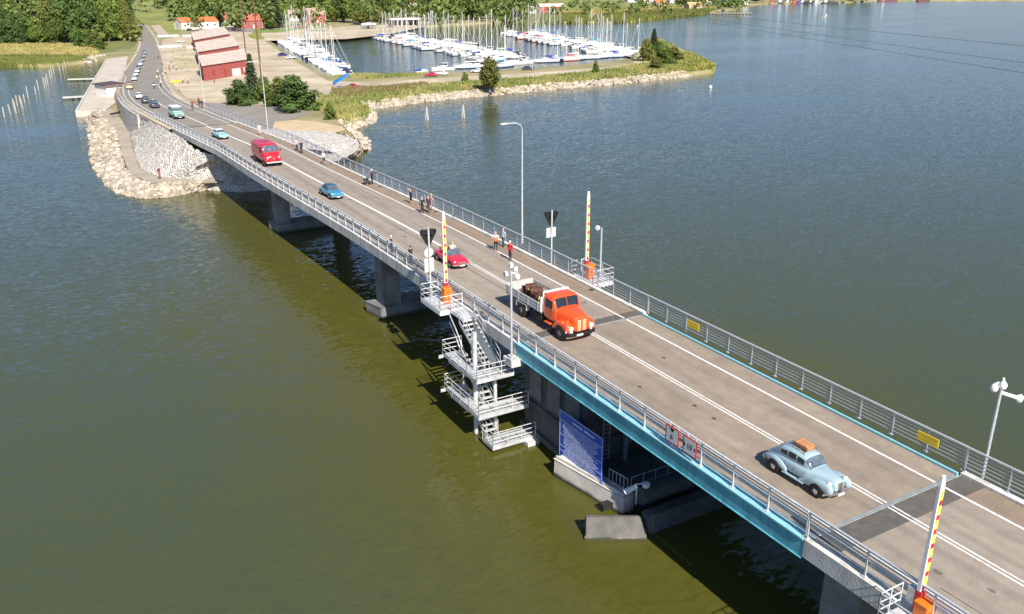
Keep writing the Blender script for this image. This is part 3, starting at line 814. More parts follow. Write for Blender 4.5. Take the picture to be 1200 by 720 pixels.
FW = thing("fender_wall", "pale concrete fender wall in the water below the blue board", "fender wall", (26.2, 37, 0))
o = -FW.location
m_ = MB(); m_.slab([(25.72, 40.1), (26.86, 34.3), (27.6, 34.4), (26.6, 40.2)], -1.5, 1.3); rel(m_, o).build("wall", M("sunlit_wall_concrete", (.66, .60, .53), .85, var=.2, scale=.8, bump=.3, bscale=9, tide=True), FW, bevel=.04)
m_ = MB(); m_.slab([(25.80, 40.05), (26.92, 34.36), (27.02, 34.38), (25.92, 40.07)], 1.305, 1.5); rel(m_, o).build("coping", concrete_pale, FW)
m_ = MB(); m_.box((26.45, 35.3, .4), (.9, .45, .35)); rel(m_, o).build("rubber_fender", rubber, FW)
m_ = MB()
for k in range(6): m_.tube((27.0 + .05 * k, 36.0 - .3 * k, 1.3), (27.0 + .05 * k, 36.0 - .3 * k, 2.35), .02, n=5)
for zz in (1.45, 2.35): m_.tube((27.0, 36.0, zz), (27.25, 34.5, zz), .025, n=5)
rel(m_, o).build("guard_rail", steel, FW)
FB = thing("fender_block", "dark rubber faced fender block with a pale foot at the end of the wall", "fender block", (25.2, 33.0, 0))
o = -FB.location
m_ = MB(); ta, tb = G(687, 606.5, 1.15), G(750, 606.5, 1.15)
m_.rings([[(23.68, 33.5, .22), (26.6, 31.82, .22), (26.95, 32.3, .22), (26.9, 33.9, .22), (24.3, 34.6, .22)], [(ta.x, ta.y, 1.15), (tb.x, tb.y, 1.15), (tb.x + .12, tb.y + .10, 1.15), (tb.x + .05, tb.y + .2, 1.15), (ta.x + .1, ta.y + .22, 1.15)]]); rel(m_, o).build("rubber_face", M("fender_rubber", (.15, .14, .135), .85, col2=(.09, .085, .08), scale=1.4, detail=8), FB, bevel=.03)
m_ = MB(); m_.slab([(23.62, 33.52), (26.62, 31.76), (27.02, 32.28), (26.97, 33.95), (24.3, 34.45)], -1.5, .215); rel(m_, o).build("foot", concrete, FB)
XB = thing("fender_beam", "long dark fender beam running under the opening span from the block", "fender beam", (31.5, 32, 0))
o = -XB.location
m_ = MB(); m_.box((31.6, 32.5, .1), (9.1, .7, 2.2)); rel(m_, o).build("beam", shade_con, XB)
m_ = MB(); m_.tube((27.2, 33.3, 1.9), (31.2, 33.3, 1.9), .55, n=14); m_.tube((31.5, 33.3, 1.9), (36, 33.3, 1.9), .55, n=14); rel(m_, o).build("fender_pipe", M("pipe_rubber", (.05, .06, .065), .7), XB, smooth=True)
NL = thing("harbour_lamp", "small white hooded lamp on a short post at the fender wall end", "lamp", (27.2, 33.6, 1.2))
m_ = MB(); m_.tube((0, 0, 0), (0, 0, 1.35), .06); m_.tube((0, 0, 1.3), (.3, -.35, 1.5), .05); m_.build("post", steel, NL)
m_ = MB(); m_.lathe([(.05, 0), (.2, .05), (.24, .28), (.1, .34)], (.35, -.4, 1.2)); m_.build("lamp_head", white_paint, NL, smooth=True)
m_ = MB(); m_.tube((-.55, .35, .75), (.05, .05, 1.15), .2, .14, n=12); m_.build("hood", white_paint, NL, smooth=True)

# blue board on the fender wall
blue = M("board_blue", (.012, .085, .50), .45, var=.08)
letter = M("board_lettering", (.74, .80, .90), .6)
BB = thing("information_board", "big blue board with white rows of writing on the fender wall", "sign board", (26.50, 38.35, .98), R(1.8))
m_ = MB(); m_.box((0, 0, 1.72), (.06, 4.55, 3.4)); m_.build("panel", blue, BB, bevel=.02)
m_ = MB()
for z in (.04, .62, .98, 1.78, 2.78, 3.40): m_.box((-.034, 0, z), (.006, 4.4, .035))
for y in (-2.2, 2.2): m_.box((-.034, y, 1.72), (.006, .035, 3.36))
m_.build("rule_lines", letter, BB)
rw = random.Random(4)
m_ = MB(); m_.cur = 0
rows_ = [(3.08, .17, .9)] + [(2.66 - .105 * k, .055, 1.9) for k in range(8)] + [(1.66 - .115 * k, .06, 1.8) for k in range(6)] + [(.88, .07, 1.7), (.76, .07, 1.8), (.48, .07, 1.9), (.34, .07, 1.8), (.2, .07, 1.9)]
for z, h, half in rows_:
    y = half * rw.uniform(.85, 1)
    while y > -half * rw.uniform(.7, 1):
        for k in range(rw.randint(2, 9)):
            wl_ = h * rw.uniform(.4, .7)
            m_.box((-.034, y, z + h * rw.uniform(-.08, .08)), (.006, wl_, h * rw.uniform(.55, .9))); y -= wl_ + h * .22
        y -= h * .8
m_.build("lettering", letter, BB)
m_ = MB(); m_.tube((.1, 1.9, -.45), (.1, 1.9, 3.2), .06); m_.tube((.1, -1.9, -.45), (.1, -1.9, 3.2), .06); m_.build("support_post", steel, BB)

# clearance signs on the near rail
sign_white = M("sign_white", (.74, .74, .75), .4, var=.04)
sign_red = M("sign_red", (.55, .025, .03), .4, var=.05)
FACE = lambda y, z, x=-.03: Matrix(((0, 0, -1, x), (-1, 0, 0, y), (0, 1, 0, z), (0, 0, 0, 1)))
def clearance(y, txt, lab, side):
    s = thing("clearance_sign", lab, "sign", (26.18, y, 7.36))
    m_ = MB(); m_.box((0, 0, .5), (.04, 1.02, .98)); m_.build("border", sign_red, s, bevel=.01)
    m_ = MB(); m_.box((-.023, 0, .5), (.006, .86, .82)); m_.build("panel", sign_white, s)
    m_ = MB()
    if side: 
        for k in (-1, 1): m_.add([(-.028, k * .43, .66), (-.028, k * .43, .34), (-.028, k * .30, .5)], [(0, 1, 2)])
    else: m_.add([(-.028, .22, .91), (-.028, -.22, .91), (-.028, 0, .66)], [(0, 1, 2)])
    m_.build("arrow_mark", black_paint, s)
    text_mesh(txt, .42 if side else .44, black_paint, s, "lettering", FACE(0, .42 if not side else .5))
    m_ = MB(); m_.box((.08, .3, .5), (.06, .06, 1.1)); m_.box((.08, -.3, .5), (.06, .06, 1.1)); m_.build("bracket", steel, s)
clearance(29.72, "6", "red framed white sign reading 6 with a black arrow at its top edge", False)
clearance(28.36, "10", "red framed white sign reading 10 with black arrows at both sides, right of the 6", True)
for y, lab in ((40.75, "small yellow plate on the far railing, across from the truck front"), (22.95, "yellow plate on the far railing near the tall white lamp pole")):
    s = thing("yellow_plate", lab, "sign", (37.05, y, 7.62))
    m_ = MB(); m_.box((0, 0, .24), (.03, 1.2, .5)); m_.build("panel", yellow_paint, s, bevel=.008)
    m_ = MB()
    for z in (.36, .25, .12):
        yy = .52
        while yy > -.5:
            wl_ = random.uniform(.03, .09); m_.box((-.017, yy, z), (.004, wl_, .035 if z != .25 else .02)); yy -= wl_ + .025
    m_.build("lettering", M("brown_lettering", (.28, .12, .02), .6), s)

# ---- barriers on platforms
def barrier(x, y, lab, out, hgt=6.6, tilt=0.0):
    b = thing("road_barrier", lab, "barrier", (x, y, 7.0))
    m_ = MB(); m_.box((out * .1, -.35, .55), (.6, .55, 1.1)); m_.box((out * .1, -.35, 1.14), (.66, .6, .09)); m_.build("motor_housing", orange_paint, b, bevel=.04)
    m_ = MB()
    for z in (.3, .62, .9): m_.box((out * .1, -.635, z), (.5, .03, .05))
    m_.box((out * .1, -.62, .6), (.06, .02, .7)); m_.build("housing_grille", M("dark_orange_paint", (.40, .09, .01), .5), b)
    m_ = MB(); m_.box((0, 0, 1.0), (.3, .3, .9)); m_.build("pivot", sign_red, b, bevel=.03)
    m_ = MB()
    vs = []
    for z, w_, d in ((1.2, .30, .17), (hgt - .4, .24, .12), (hgt, .16, .08)):
        vs.append([(-w_ / 2, -d / 2, z), (w_ / 2, -d / 2, z), (w_ / 2, d / 2, z), (-w_ / 2, d / 2, z)])
    m_.rings(vs); arm = m_.build("arm", white_paint, b, bevel=.01)
    y_ = MB(); r_ = MB(); n = 7
    for k in range(n):
        z0 = 1.5 + (hgt - 2.1) * k / n; st_ = (hgt - 2.1) / n
        w_ = .22 - .05 * k / n
        for (mb_, za, zb, ww) in ((y_, z0 + st_ * .36, z0 + st_, w_ * .85), (r_, z0, z0 + st_ * .34, w_ * .8)):
            mb_.box((.02, -.094 + .02 * (k / n), (za + zb) / 2), (ww, .012, zb - za))
    y_.build("yellow_band", M("reflective_yellow", (.92, .80, .10), .4), arm); r_.build("red_band", M("reflective_red", (.55, .015, .03), .4), arm)
    m_ = MB(); m_.box((0, .28, 1.05), (.3, .3, .7)); m_.build("counterweight", steel, b)
    return b
barrier(25.75, 55.55, "raised red and yellow barrier arm beside the red convertible", -1, 6.9)
barrier(37.95, 54.75, "raised red and yellow barrier arm on the far side over the water", 1, 7.1)
nb_ = barrier(26.45, 15.55, "raised barrier arm with orange housing at the bottom right corner", -1, 6.4); nb_.location.z = 6.62
def cage(x0, x1, y0, y1, z, lab, open_side):
    t = thing("barrier_platform", lab, "platform", ((x0 + x1) / 2, (y0 + y1) / 2, z))
    w_, d = (x1 - x0) / 2, (y1 - y0) / 2
    m_ = MB(); m_.box((0, 0, -.09), (2 * w_, 2 * d, .16)); m_.build("floor_plate", steel_pale, t)
    m_ = MB(); m_.box((0, -d - .02, -.14), (2 * w_, .04, .34)); m_.box((-open_side * (w_ + .02), 0, -.14), (.04, 2 * d, .34)); m_.build("toe_board", white_paint, t)
    m_ = MB()
    sx = -open_side * w_
    pts = [(-sx, -d), (sx, -d), (sx, d), (-sx, d)]
    for a, b in zip(pts, pts[1:]):
        for h in (.35, .7, 1.12): m_.tube((a[0], a[1], h), (b[0], b[1], h), .028, n=6)
        for k in range(3):
            t_ = k / 2; m_.tube((a[0] + (b[0] - a[0]) * t_, a[1] + (b[1] - a[1]) * t_, -.05), (a[0] + (b[0] - a[0]) * t_, a[1] + (b[1] - a[1]) * t_, 1.14), .032, n=6)
    m_.build("guard_rail", steel_pale, t)
    return t
cage(24.35, 26.15, 53.6, 57.0, 7.0, "white barrier platform with cage rail above the stairs", 1)
cage(37.3, 39.3, 52.9, 56.0, 7.0, "far side barrier platform with cage rail over open water", -1)
cage(24.9, 26.15, 13.1, 16.1, 7.0, "barrier platform with cage rail at the photo's bottom edge", 1)

# ---- signals, lamps, camera poles
def tri_board(wd, h):
    return [(-wd / 2 + .12, h), (wd / 2 - .12, h), (wd / 2, h - .12), (wd / 2 - .03, h - .28), (.14, .04), (0, 0), (-.14, .04), (-wd / 2 + .03, h - .28), (-wd / 2, h - .12)]
def signal(x, y, lab, hgt, disc):
    t = thing("traffic_signal", lab, "traffic signal", (x, y, 6.6))
    m_ = MB(); m_.tube((0, 0, 0), (0, 0, hgt), .07, n=10); m_.build("pole", steel_pale, t, smooth=True)
    m_ = MB(); m_.extrude(tri_board(1.35, 1.25), .1, ((0, .14, hgt - 1.4), (1, 0, 0), (0, 0, 1))); m_.build("backboard", black_paint, t)
    m_ = MB()
    for x_, z_ in ((-.34, -.35), (.34, -.35), (0, -.95)): m_.tube((x_, .14, hgt + z_), (x_, .42, hgt + z_), .17, n=12)
    m_.build("lamp", black_paint, t)
    m_ = MB(); m_.box((0, .08, hgt - .6), (.6, .08, .09)); m_.build("bracket", steel, t)
    m_ = MB()
    if disc:
        m_.tube((0, .10, hgt - 1.95), (0, .13, hgt - 1.95), .38, n=20); m_.box((0, .115, hgt - 2.95), (.78, .03, 1.1))
    else: m_.box((0, .115, hgt - 1.95), (.95, .03, .85))
    m_.build("sign_back", M("sign_back_grey", (.60, .60, .59), .5, .2), t)
    return t
signal(25.25, 57.2, "black triangular signal board with round plate behind it, beside the stairs platform", 5.75, True)
signal(37.65, 59.6, "black triangular signal board with one square plate, above the far railing", 4.95, False)
def lamp(y, off, lab, h=11.3):
    p, tn = at(y, off)
    t = thing("street_lamp", lab, "street lamp", (p.x, p.y, 6.4), math.atan2(-tn.x, tn.y))
    m_ = MB(); m_.tube((0, 0, 0), (0, 0, 1.6), .11, n=10); m_.tube((0, 0, 1.6), (0, 0, h), .085, .05, n=10)
    m_.path([(0, 0, h), (-.15, 0, h + .35), (-.6, 0, h + .55), (-1.5, 0, h + .6)], .045, n=8); m_.build("pole", steel_pale, t, smooth=True)
    m_ = MB(); m_.rings([[(-1.4 - .75 * k, w_ * a, h + .6 + zz * b) for a, b in ((-1, -1), (1, -1), (1, .6), (.5, 1), (-.5, 1), (-1, .6))] for k, w_, zz in ((0, .07, .04), (.3, .15, .07), (.8, .15, .06), (1, .08, .03))]); m_.build("luminaire", steel_pale, t, smooth=True)
    return t
lamp(64.6, 6.1, "tall single arm street lamp on the far railing over the water", 11.2)
lamp(139, 6.0, "tall street lamp beside the round green bush at the shore", 11.0)
lamp(176, 6.0, "tall street lamp in front of the nearest red boathouse", 11.0)
def cam_pole(x, y, z, h, lab, heads):
    t = thing("camera_pole", lab, "pole", (x, y, z))
    m_ = MB(); m_.tube((0, 0, 0), (0, 0, h), .085, .07, n=10); m_.box((0, 0, .02), (.4, .4, .05)); m_.build("pole", steel, t, smooth=True)
    for (dx, dy, dz), kind in heads:
        m_ = MB()
        if kind == 'dish':
            d = Vector((dx, dy, 0)).normalized(); a = Vector((dx, dy, h + dz))
            m_.tube(a - d * .16, a, .13, .2, n=14); m_.tube(a, a + d * .05, .22, .2, n=14)
        elif kind == 'horn':
            a = Vector((0, 0, h + dz)); b = Vector((dx, dy, h + dz - .3)); m_.tube(a, b, .09, .1, n=12); m_.tube(b, b + (b - a).normalized() * .2, .1, .23, n=14)
        else:
            m_.ball((dx, dy, h + dz), (.18, .18, .22), 12, 8); m_.tube((dx, dy, h + dz + .2), (0, 0, h + dz + .25), .06)
        m_.build("lamp_head", white_paint, t, smooth=True)
    return t
cam_pole(25.6, 45.3, 6.2, 6.1, "grey pole with a cluster of white lamp heads in front of the orange truck", [((.32, -.1, .1), 'dish'), ((.18, .35, .25), 'ball'), ((-.4, .05, -.15), 'dish'), ((.30, -.3, -.35), 'ball')])
cam_pole(37.75, 20.3, 6.6, 5.2, "pole with white lamp and horn speaker at the right edge over the far railing", [((-.42, .1, -.05), 'ball'), ((-.2, -.15, .12), 'ball'), ((.75, -.35, -.35), 'horn')])
cam_pole(39.0, 54.3, 6.8, 4.3, "short pole with one white dish lamp behind the far barrier arm", [((-.5, -.15, .1), 'dish')])
SB = MB(); SB.box((25.9, 45.6, 5.9), (.9, 1.1, .5))
rel(SB).build("lamp_bracket", concrete_pale, BR)
SB = MB(); SB.box((25.7, 57.2, 6.5), (1.0, .3, .2)); SB.box((37.5, 59.6, 6.5), (.6, .3, .2)); SB.box((37.5, 20.3, 6.5), (.7, .4, .2))
for y_, o_ in ((64.6, 5.9), (139, 5.8)):
    p, _ = at(y_, o_); SB.box((p.x, p.y, 6.4), (.7, .4, .3))
rel(SB).build("pole_bracket", concrete_pale, BR)

# ---- access stairs below the near edge
ST = thing("access_stairs", "white steel switchback stairs hanging down to the water beside the bridge", "stairs", (24.6, 48, 0))
o = -ST.location
m_ = MB(); m_.tube((24.05, 47.6, -1.5), (24.05, 47.6, 7.6), .17, n=12); m_.build  # main tube
rel(m_, o).build("column", steel_pale, ST, smooth=True)
m_ = MB(); m_.tube((25.2, 46.9, -.9), (25.2, 46.9, 5.0), .13, n=12); rel(m_, o).build("column", steel_pale, ST, smooth=True)
stair_steel = M("stair_steel", (.55, .56, .565), .5, .2, var=.25, scale=2.5)
def guard(pts, z, closed=False, h=1.05):
    m_ = MB()
    for a, b in zip(pts, pts[1:]):
        L_ = math.dist(a, b); n = max(1, round(L_ / 1.1))
        for hh in (.35, .7, h): m_.tube((a[0], a[1], z + hh), (b[0], b[1], z + hh), .027, n=6)
        for k in range(n + 1): 
            x_ = a[0] + (b[0] - a[0]) * k / n; y_ = a[1] + (b[1] - a[1]) * k / n
            m_.tube((x_, y_, z - .1), (x_, y_, z + h + .02), .03, n=6)
    return m_
def flight(x0, x1, y0, z0, y1, z1, n):
    f = MB()
    for k in range(1, n):
        t = k / n; f.box(((x0 + x1) / 2, y0 + (y1 - y0) * t, z0 + (z1 - z0) * t), (x1 - x0 - .06, .24, .05))
    s = MB()
    for x in (x0, x1): s.bar((x, y0, z0 - .05), (x, y1, z1 - .05), .05, .26)
    r = MB()
    for x in (x0, x1):
        for hh in (.5, 1.0): r.tube((x, y0, z0 + hh), (x, y1, z1 + hh), .025, n=6)
        for t in (0, .33, .66, 1): r.tube((x, y0 + (y1 - y0) * t, z0 + (z1 - z0) * t), (x, y0 + (y1 - y0) * t, z0 + (z1 - z0) * t + 1), .025, n=6)
    so = rel(s, o).build("stair_flight", steel_pale, ST)
    rel(f, o).build("treads", steel_pale, so)
    rel(r, o).build("handrail", steel_pale, so)
levels = [(4.85, 23.3, 26.1, 45.9), (2.5, 23.1, 26.9, 45.3), (.45, 23.7, 27.0, 44.5)]
for k, (z, x0, x1, yf) in enumerate(levels):
    m_ = MB(); m_.box(((x0 + x1) / 2, yf + .75, z - .06), (x1 - x0, 1.5, .12)); m_.box(((x0 + x1) / 2, yf, z - .08), (x1 - x0, .06, .26)); m_.box((x0, yf + .75, z - .08), (.06, 1.5, .26))
    lo = rel(m_, o).build("landing", stair_steel, ST)
    rel(guard([(x1, yf), (x0, yf), (x0, yf + 1.5)] if k != 1 else [(x1, yf), (x0, yf), (x0, yf + 1.5)], z), o).build("guard_rail", steel_pale, lo)
    if k < 2:
        m_ = MB(); m_.box((x0 + .4, yf + 2.9, z - .06), (.8, 2.8, .12)); m_.box((x0, yf + 2.9, z - .14), (.05, 2.8, .28)); m_.box((x0 + .75, yf + 4.75, z - .06), (1.5, 1.0, .12)); m_.box((x0 + .2, yf + 5.2, z - .16), (1.1, .05, .24))
        wo = rel(m_, o).build("walkway", stair_steel, ST)
        rel(guard([(x0, yf + 1.5), (x0, yf + 5.25), (x0 + 1.5, yf + 5.25)], z), o).build("guard_rail", steel_pale, wo)
        nz, ny = levels[k + 1][0], levels[k + 1][3]
        flight(x0 + .95, x0 + 1.8, yf + 4.3, z, ny + 1.5, nz, 9)
flight(24.75, 25.95, 51.3, 6.95, 47.5, 4.85, 10)
m_ = MB(); m_.box((25.6, 52.3, 6.92), (1.1, 2.2, .1)); tl = rel(m_, o).build("landing", steel_pale, ST)
rel(guard([(25.1, 51.3), (25.1, 53.4)], 6.95), o).build("guard_rail", steel_pale, tl)
m_ = MB()
for zz in (.55, .75, 1.15): pass
m_.quad((25.0, 46.4, 4.9), (25.0, 49.6, 6.6), (25.0, 49.6, 7.6), (25.0, 46.4, 5.9)); 
rel(m_, o).build("mesh_panel", M("mesh_steel", (.5, .52, .53), .5, .3, scale=20), ST)
m_ = MB(); m_.path([(25.0, 53.4, 6.7), (24.6, 51.6, 6.3), (24.3, 49.6, 5.2)], .045); m_.path([(24.9, 53.2, 6.2), (24.5, 51.4, 5.8), (24.2, 49.8, 4.9)], .045); rel(m_, o).build("brace", steel_pale, ST)
m_ = MB(); m_.box((26.6, 44.5, -.2), (.9, .9, 1.0)); rel(m_, o).build("footing", concrete_pale, ST)

# ================================================================== VEHICLES  (x forward, y left, z up)
class Loft:
    """closed tube through stations (x, half width, z low, z high, squareness[, y centre])"""
    def __init__(s, st, sub=4):
        s.st = [tuple(q) + ((0.0,) if len(q) < 6 else ()) for q in st]
        s.sub = sub
    def sec(s, x):
        st = s.st; sg = 1 if st[-1][0] > st[0][0] else -1
        for i in range(len(st) - 1):
            a, b = st[i], st[i + 1]
            if (x - a[0]) * sg >= -1e-6 and (b[0] - x) * sg >= -1e-6:
                t = (x - a[0]) / (b[0] - a[0])
                p0 = st[max(0, i - 1)]; p3 = st[min(len(st) - 1, i + 2)]
                out = []
                for k in range(6):
                    m1 = (b[k] - p0[k]) / (b[0] - p0[0]) * (b[0] - a[0]); m2 = (p3[k] - a[k]) / (p3[0] - a[0]) * (b[0] - a[0])
                    d = b[k] - a[k]
                    if d == 0: m1 = m2 = 0
                    else:
                        m1 = max(-3 * abs(d), min(3 * abs(d), m1)) if m1 * d > 0 else 0
                        m2 = max(-3 * abs(d), min(3 * abs(d), m2)) if m2 * d > 0 else 0
                    out.append((2 * t**3 - 3 * t**2 + 1) * a[k] + (t**3 - 2 * t**2 + t) * m1 + (-2 * t**3 + 3 * t**2) * b[k] + (t**3 - t**2) * m2)
                out[0] = x
                return out
        return list(st[0] if (x - st[0][0]) * sg < 0 else st[-1])
    def pt(s, x, a):
        _, hw, z0, z1, e, yc = s.sec(x)
        c, q = math.cos(a), math.sin(a)
        return Vector((x, yc + hw * math.copysign(abs(c) ** (2 / e), c), (z0 + z1) / 2 + (z1 - z0) / 2 * math.copysign(abs(q) ** (2 / e), q)))
    def shell(s, mb, n=24):
        xs = []
        for a, b in zip(s.st, s.st[1:]): xs += [a[0] + (b[0] - a[0]) * k / s.sub for k in range(s.sub)]
        xs.append(s.st[-1][0])
        mb.rings([[s.pt(x, 2 * math.pi * (i + .5) / n) for i in range(n)] for x in xs]); return mb
    def patch(s, mb, x0, x1, a0, a1, off=.012, nx=4, na=6):
        vs = []
        for i in range(nx + 1):
            x = x0 + (x1 - x0) * i / nx
            for j in range(na + 1):
                a = a0 + (a1 - a0) * j / na
                p = s.pt(x, a); dx = s.pt(x + .01, a) - s.pt(x - .01, a); da = s.pt(x, a + .01) - s.pt(x, a - .01)
                nn = da.cross(dx)
                if nn.dot(p - Vector((p.x - .0, s.sec(x)[5], (s.sec(x)[2] + s.sec(x)[3]) / 2))) < 0: nn = -nn
                vs.append(p + nn.normalized() * off)
        mb.add(vs, [(i * (na + 1) + j, i * (na + 1) + j + 1, (i + 1) * (na + 1) + j + 1, (i + 1) * (na + 1) + j) for i in range(nx) for j in range(na)])
        return mb
    def front(s, mb, x0, x1, f0, f1, off=.014, nx=5, na=8):
        """pane over the top of the loft between two fractions of its half width"""
        def an(x, f): e = s.sec(x)[4]; return math.acos(math.copysign(abs(f) ** (e / 2), f))
        vs = []
        for i in range(nx + 1):
            x = x0 + (x1 - x0) * i / nx
            for j in range(na + 1):
                p = s.pt(x, an(x, f0 + (f1 - f0) * j / na)); q = s.pt(x - .03 * (1 if x1 < x0 else -1), math.pi / 2); r_ = s.pt(x + .03 * (1 if x1 < x0 else -1), math.pi / 2)
                t_ = (q - r_).normalized(); nn = Vector((t_.z, 0, -t_.x)); nn = nn if nn.z > 0 else -nn
                vs.append(p + nn * off)
        mb.add(vs, [(i * (na + 1) + j, i * (na + 1) + j + 1, (i + 1) * (na + 1) + j + 1, (i + 1) * (na + 1) + j) for i in range(nx) for j in range(na)])
        return mb
    def ang(s, x, z):
        _, hw, z0, z1, e, yc = s.sec(x)
        k = max(0, min(1, (z - (z0 + z1) / 2) / ((z1 - z0) / 2)))
        return math.asin(k ** (e / 2))
    def side(s, mb, x0, x1, zl, zh, sg, off=.012, nx=4, na=3, zh1=None):
        vs = []
        for i in range(nx + 1):
            x = x0 + (x1 - x0) * i / nx
            zt = zh if zh1 is None else zh + (zh1 - zh) * i / nx
            for j in range(na + 1):
                z = zl + (zt - zl) * j / na
                p = s.pt(x, s.ang(x, z))
                vs.append((p.x, sg * (p.y + off), p.z))
        mb.add(vs, [(i * (na + 1) + j, i * (na + 1) + j + 1, (i + 1) * (na + 1) + j + 1, (i + 1) * (na + 1) + j) for i in range(nx) for j in range(na)])
        return mb
def mirror(mb):
    o = MB(); o.v = [(v[0], -v[1], v[2]) for v in mb.v]; o.f = [tuple(reversed(f)) for f in mb.f]; o.mi = list(mb.mi); return o
def wheel(par, x, y, r, w, hub=None, rim_r=.6, big=False):
    s = 1 if y > 0 else -1
    m_ = MB(); m_.lathe([(r * .6, -w / 2), (r * .93, -w / 2), (r, -w / 2 + .035), (r, w / 2 - .035), (r * .93, w / 2), (r * .6, w / 2)], (x, y, r), 'y', 22)
    t = m_.build("wheel", rubber, par, smooth=True)
    m_ = MB()
    d = s * (w / 2)
    prof = [(r * rim_r, d - s * .05), (r * rim_r, d + s * .004), (r * rim_r * .86, d - s * .02), (r * .34, d + s * .012), (r * .2, d + s * .03), (.01, d + s * .034)]
    m_.lathe(prof, (x, y, r), 'y', 18)
    m_.build("rim", hub or chrome, t, smooth=True)
    return t
def arch(mb, x, y, r, s): 
    n = 18; k = r * 1.17
    vs = [(x, y, r)] + [(x + k * math.cos(a), y, r + k * math.sin(a)) for a in [math.pi * (-.12 + 1.24 * i / n) for i in range(n + 1)]]
    mb.add(vs, [(0, i, i + 1) for i in range(1, n + 1)])
def paint(name, col, rough=.28):
    return M(name, col, rough, 0, var=.05, scale=1.5, coat=.6)

def make_car(name, label, cat, body, house, mat, wheels, r=.32, ww=.19, roof=None, fenders=(), side_win=(), wind=None, rear=None, hub=None, lights=None, bump=True, trim=None, squash=None, group=None, grille=None, seams=(), plate=True):
    t = thing(name, label, cat, (0, 0, 0), 0, group)
    L = Loft(body)
    b = L.shell(MB()).build("body", mat, t, smooth='all')
    am = MB()
    for (x, y) in wheels:
        for s in (-1, 1):
            if not fenders:
                p = L.pt(x, L.ang(x, max(r * 1.3, (L.sec(x)[2] + L.sec(x)[3]) / 2)))
                arch(am, x, s * (p.y + .006), r, s); wheel(t, x, s * (p.y + .025 - ww / 2), r, ww, hub)
    for f in fenders:
        F = Loft(f)
        for s in (-1, 1):
            fm = F.shell(MB(), 18)
            if s < 0: fm = mirror(fm)
            fm.build("fender", mat, t, smooth='all')
        xm = f[0][0]
        wx = min(wheels, key=lambda q: abs(q[0] - (f[0][0] + f[-1][0]) / 2))
        yy = max(F.sec(wx[0])[5] + F.sec(wx[0])[1], 0)
        for s in (-1, 1): arch(am, wx[0], s * (yy + .006), r, s); wheel(t, wx[0], s * (yy + .025 - ww / 2), r, ww, hub)
    am.build("wheel_arch", rubber, t, fixn=False)
    if house:
        H = Loft(house)
        H.shell(MB(), 28).build("roof", roof or mat, t, smooth='all')
        for x0, x1, zl, zh, *zz in side_win:
            for s in (-1, 1): H.side(MB(), x0, x1, zl, zh, s, zh1=zz[0] if zz else None).build("window", glass, t, smooth='all', fixn=False)
        if wind: H.patch(MB(), wind[0], wind[1], R(wind[2]), R(180 - wind[2]), nx=4, na=10).build("windscreen", glass_clear, t, smooth='all', fixn=False)
        if rear: H.patch(MB(), rear[0], rear[1], R(rear[2]), R(180 - rear[2]), nx=4, na=8).build("rear_window", glass, t, smooth='all', fixn=False)
    for (x, z0, z1) in seams:
        m_ = MB()
        for s in (-1, 1): L.side(m_, x - .008, x + .008, z0, z1, s, off=.004, nx=1)
        m_.build("door_seam", rubber, t, fixn=False)
    if lights:
        x, y, z, rr = lights
        for s in (-1, 1):
            m_ = MB(); m_.lathe([(rr * 1.15, -.1), (rr * 1.15, 0), (rr, .01), (rr * .6, .035), (.01, .05)], (x, s * y, z), 'x', 14); m_.build("headlight", lens, t, smooth=True)
    x0 = body[0][0]; x1 = body[-1][0]
    if bump:
        zb, hw = bump if isinstance(bump, tuple) else (.42, body[len(body) // 2][1])
        for nm, xx, sg in (("front_bumper", max(x0, x1) + .06, 1), ("rear_bumper", min(x0, x1) - .06, -1)):
            m_ = MB(); pts = [(xx - sg * .28, -hw, zb), (xx - sg * .06, -hw * .8, zb), (xx, -hw * .3, zb), (xx, hw * .3, zb), (xx - sg * .06, hw * .8, zb), (xx - sg * .28, hw, zb)]
            for a, c in zip(pts, pts[1:]): m_.bar(a, c, .05, .12)
            m_.build(nm, chrome, t)
    if grille:
        m_ = MB(); gx, gw, gz0, gz1 = grille
        m_.box((gx, 0, (gz0 + gz1) / 2), (.05, gw * 2, gz1 - gz0)); m_.build("grille", chrome, t, bevel=.01)
    if plate:
        m_ = MB(); m_.box((max(x0, x1) + .1, 0, .36), (.012, .42, .1)); m_.build("number_plate", sign_white, t)
    return t
def drive(t, y, off, by=None, flip=False):
    """set a vehicle on the road line at world Y, heading towards the camera end"""
    p, tn = at(y, off)
    z = p.z + (.005 if y < ABUT else .065)
    h = math.atan2(-tn.y, -tn.x)
    sl = road_z(y + 2) - road_z(y - 2)
    t.location = (p.x, p.y, z); t.rotation_euler = (0, math.atan2(-sl, 4) * -1 if y > ABUT else 0, h + (math.pi if flip else 0))
    return t

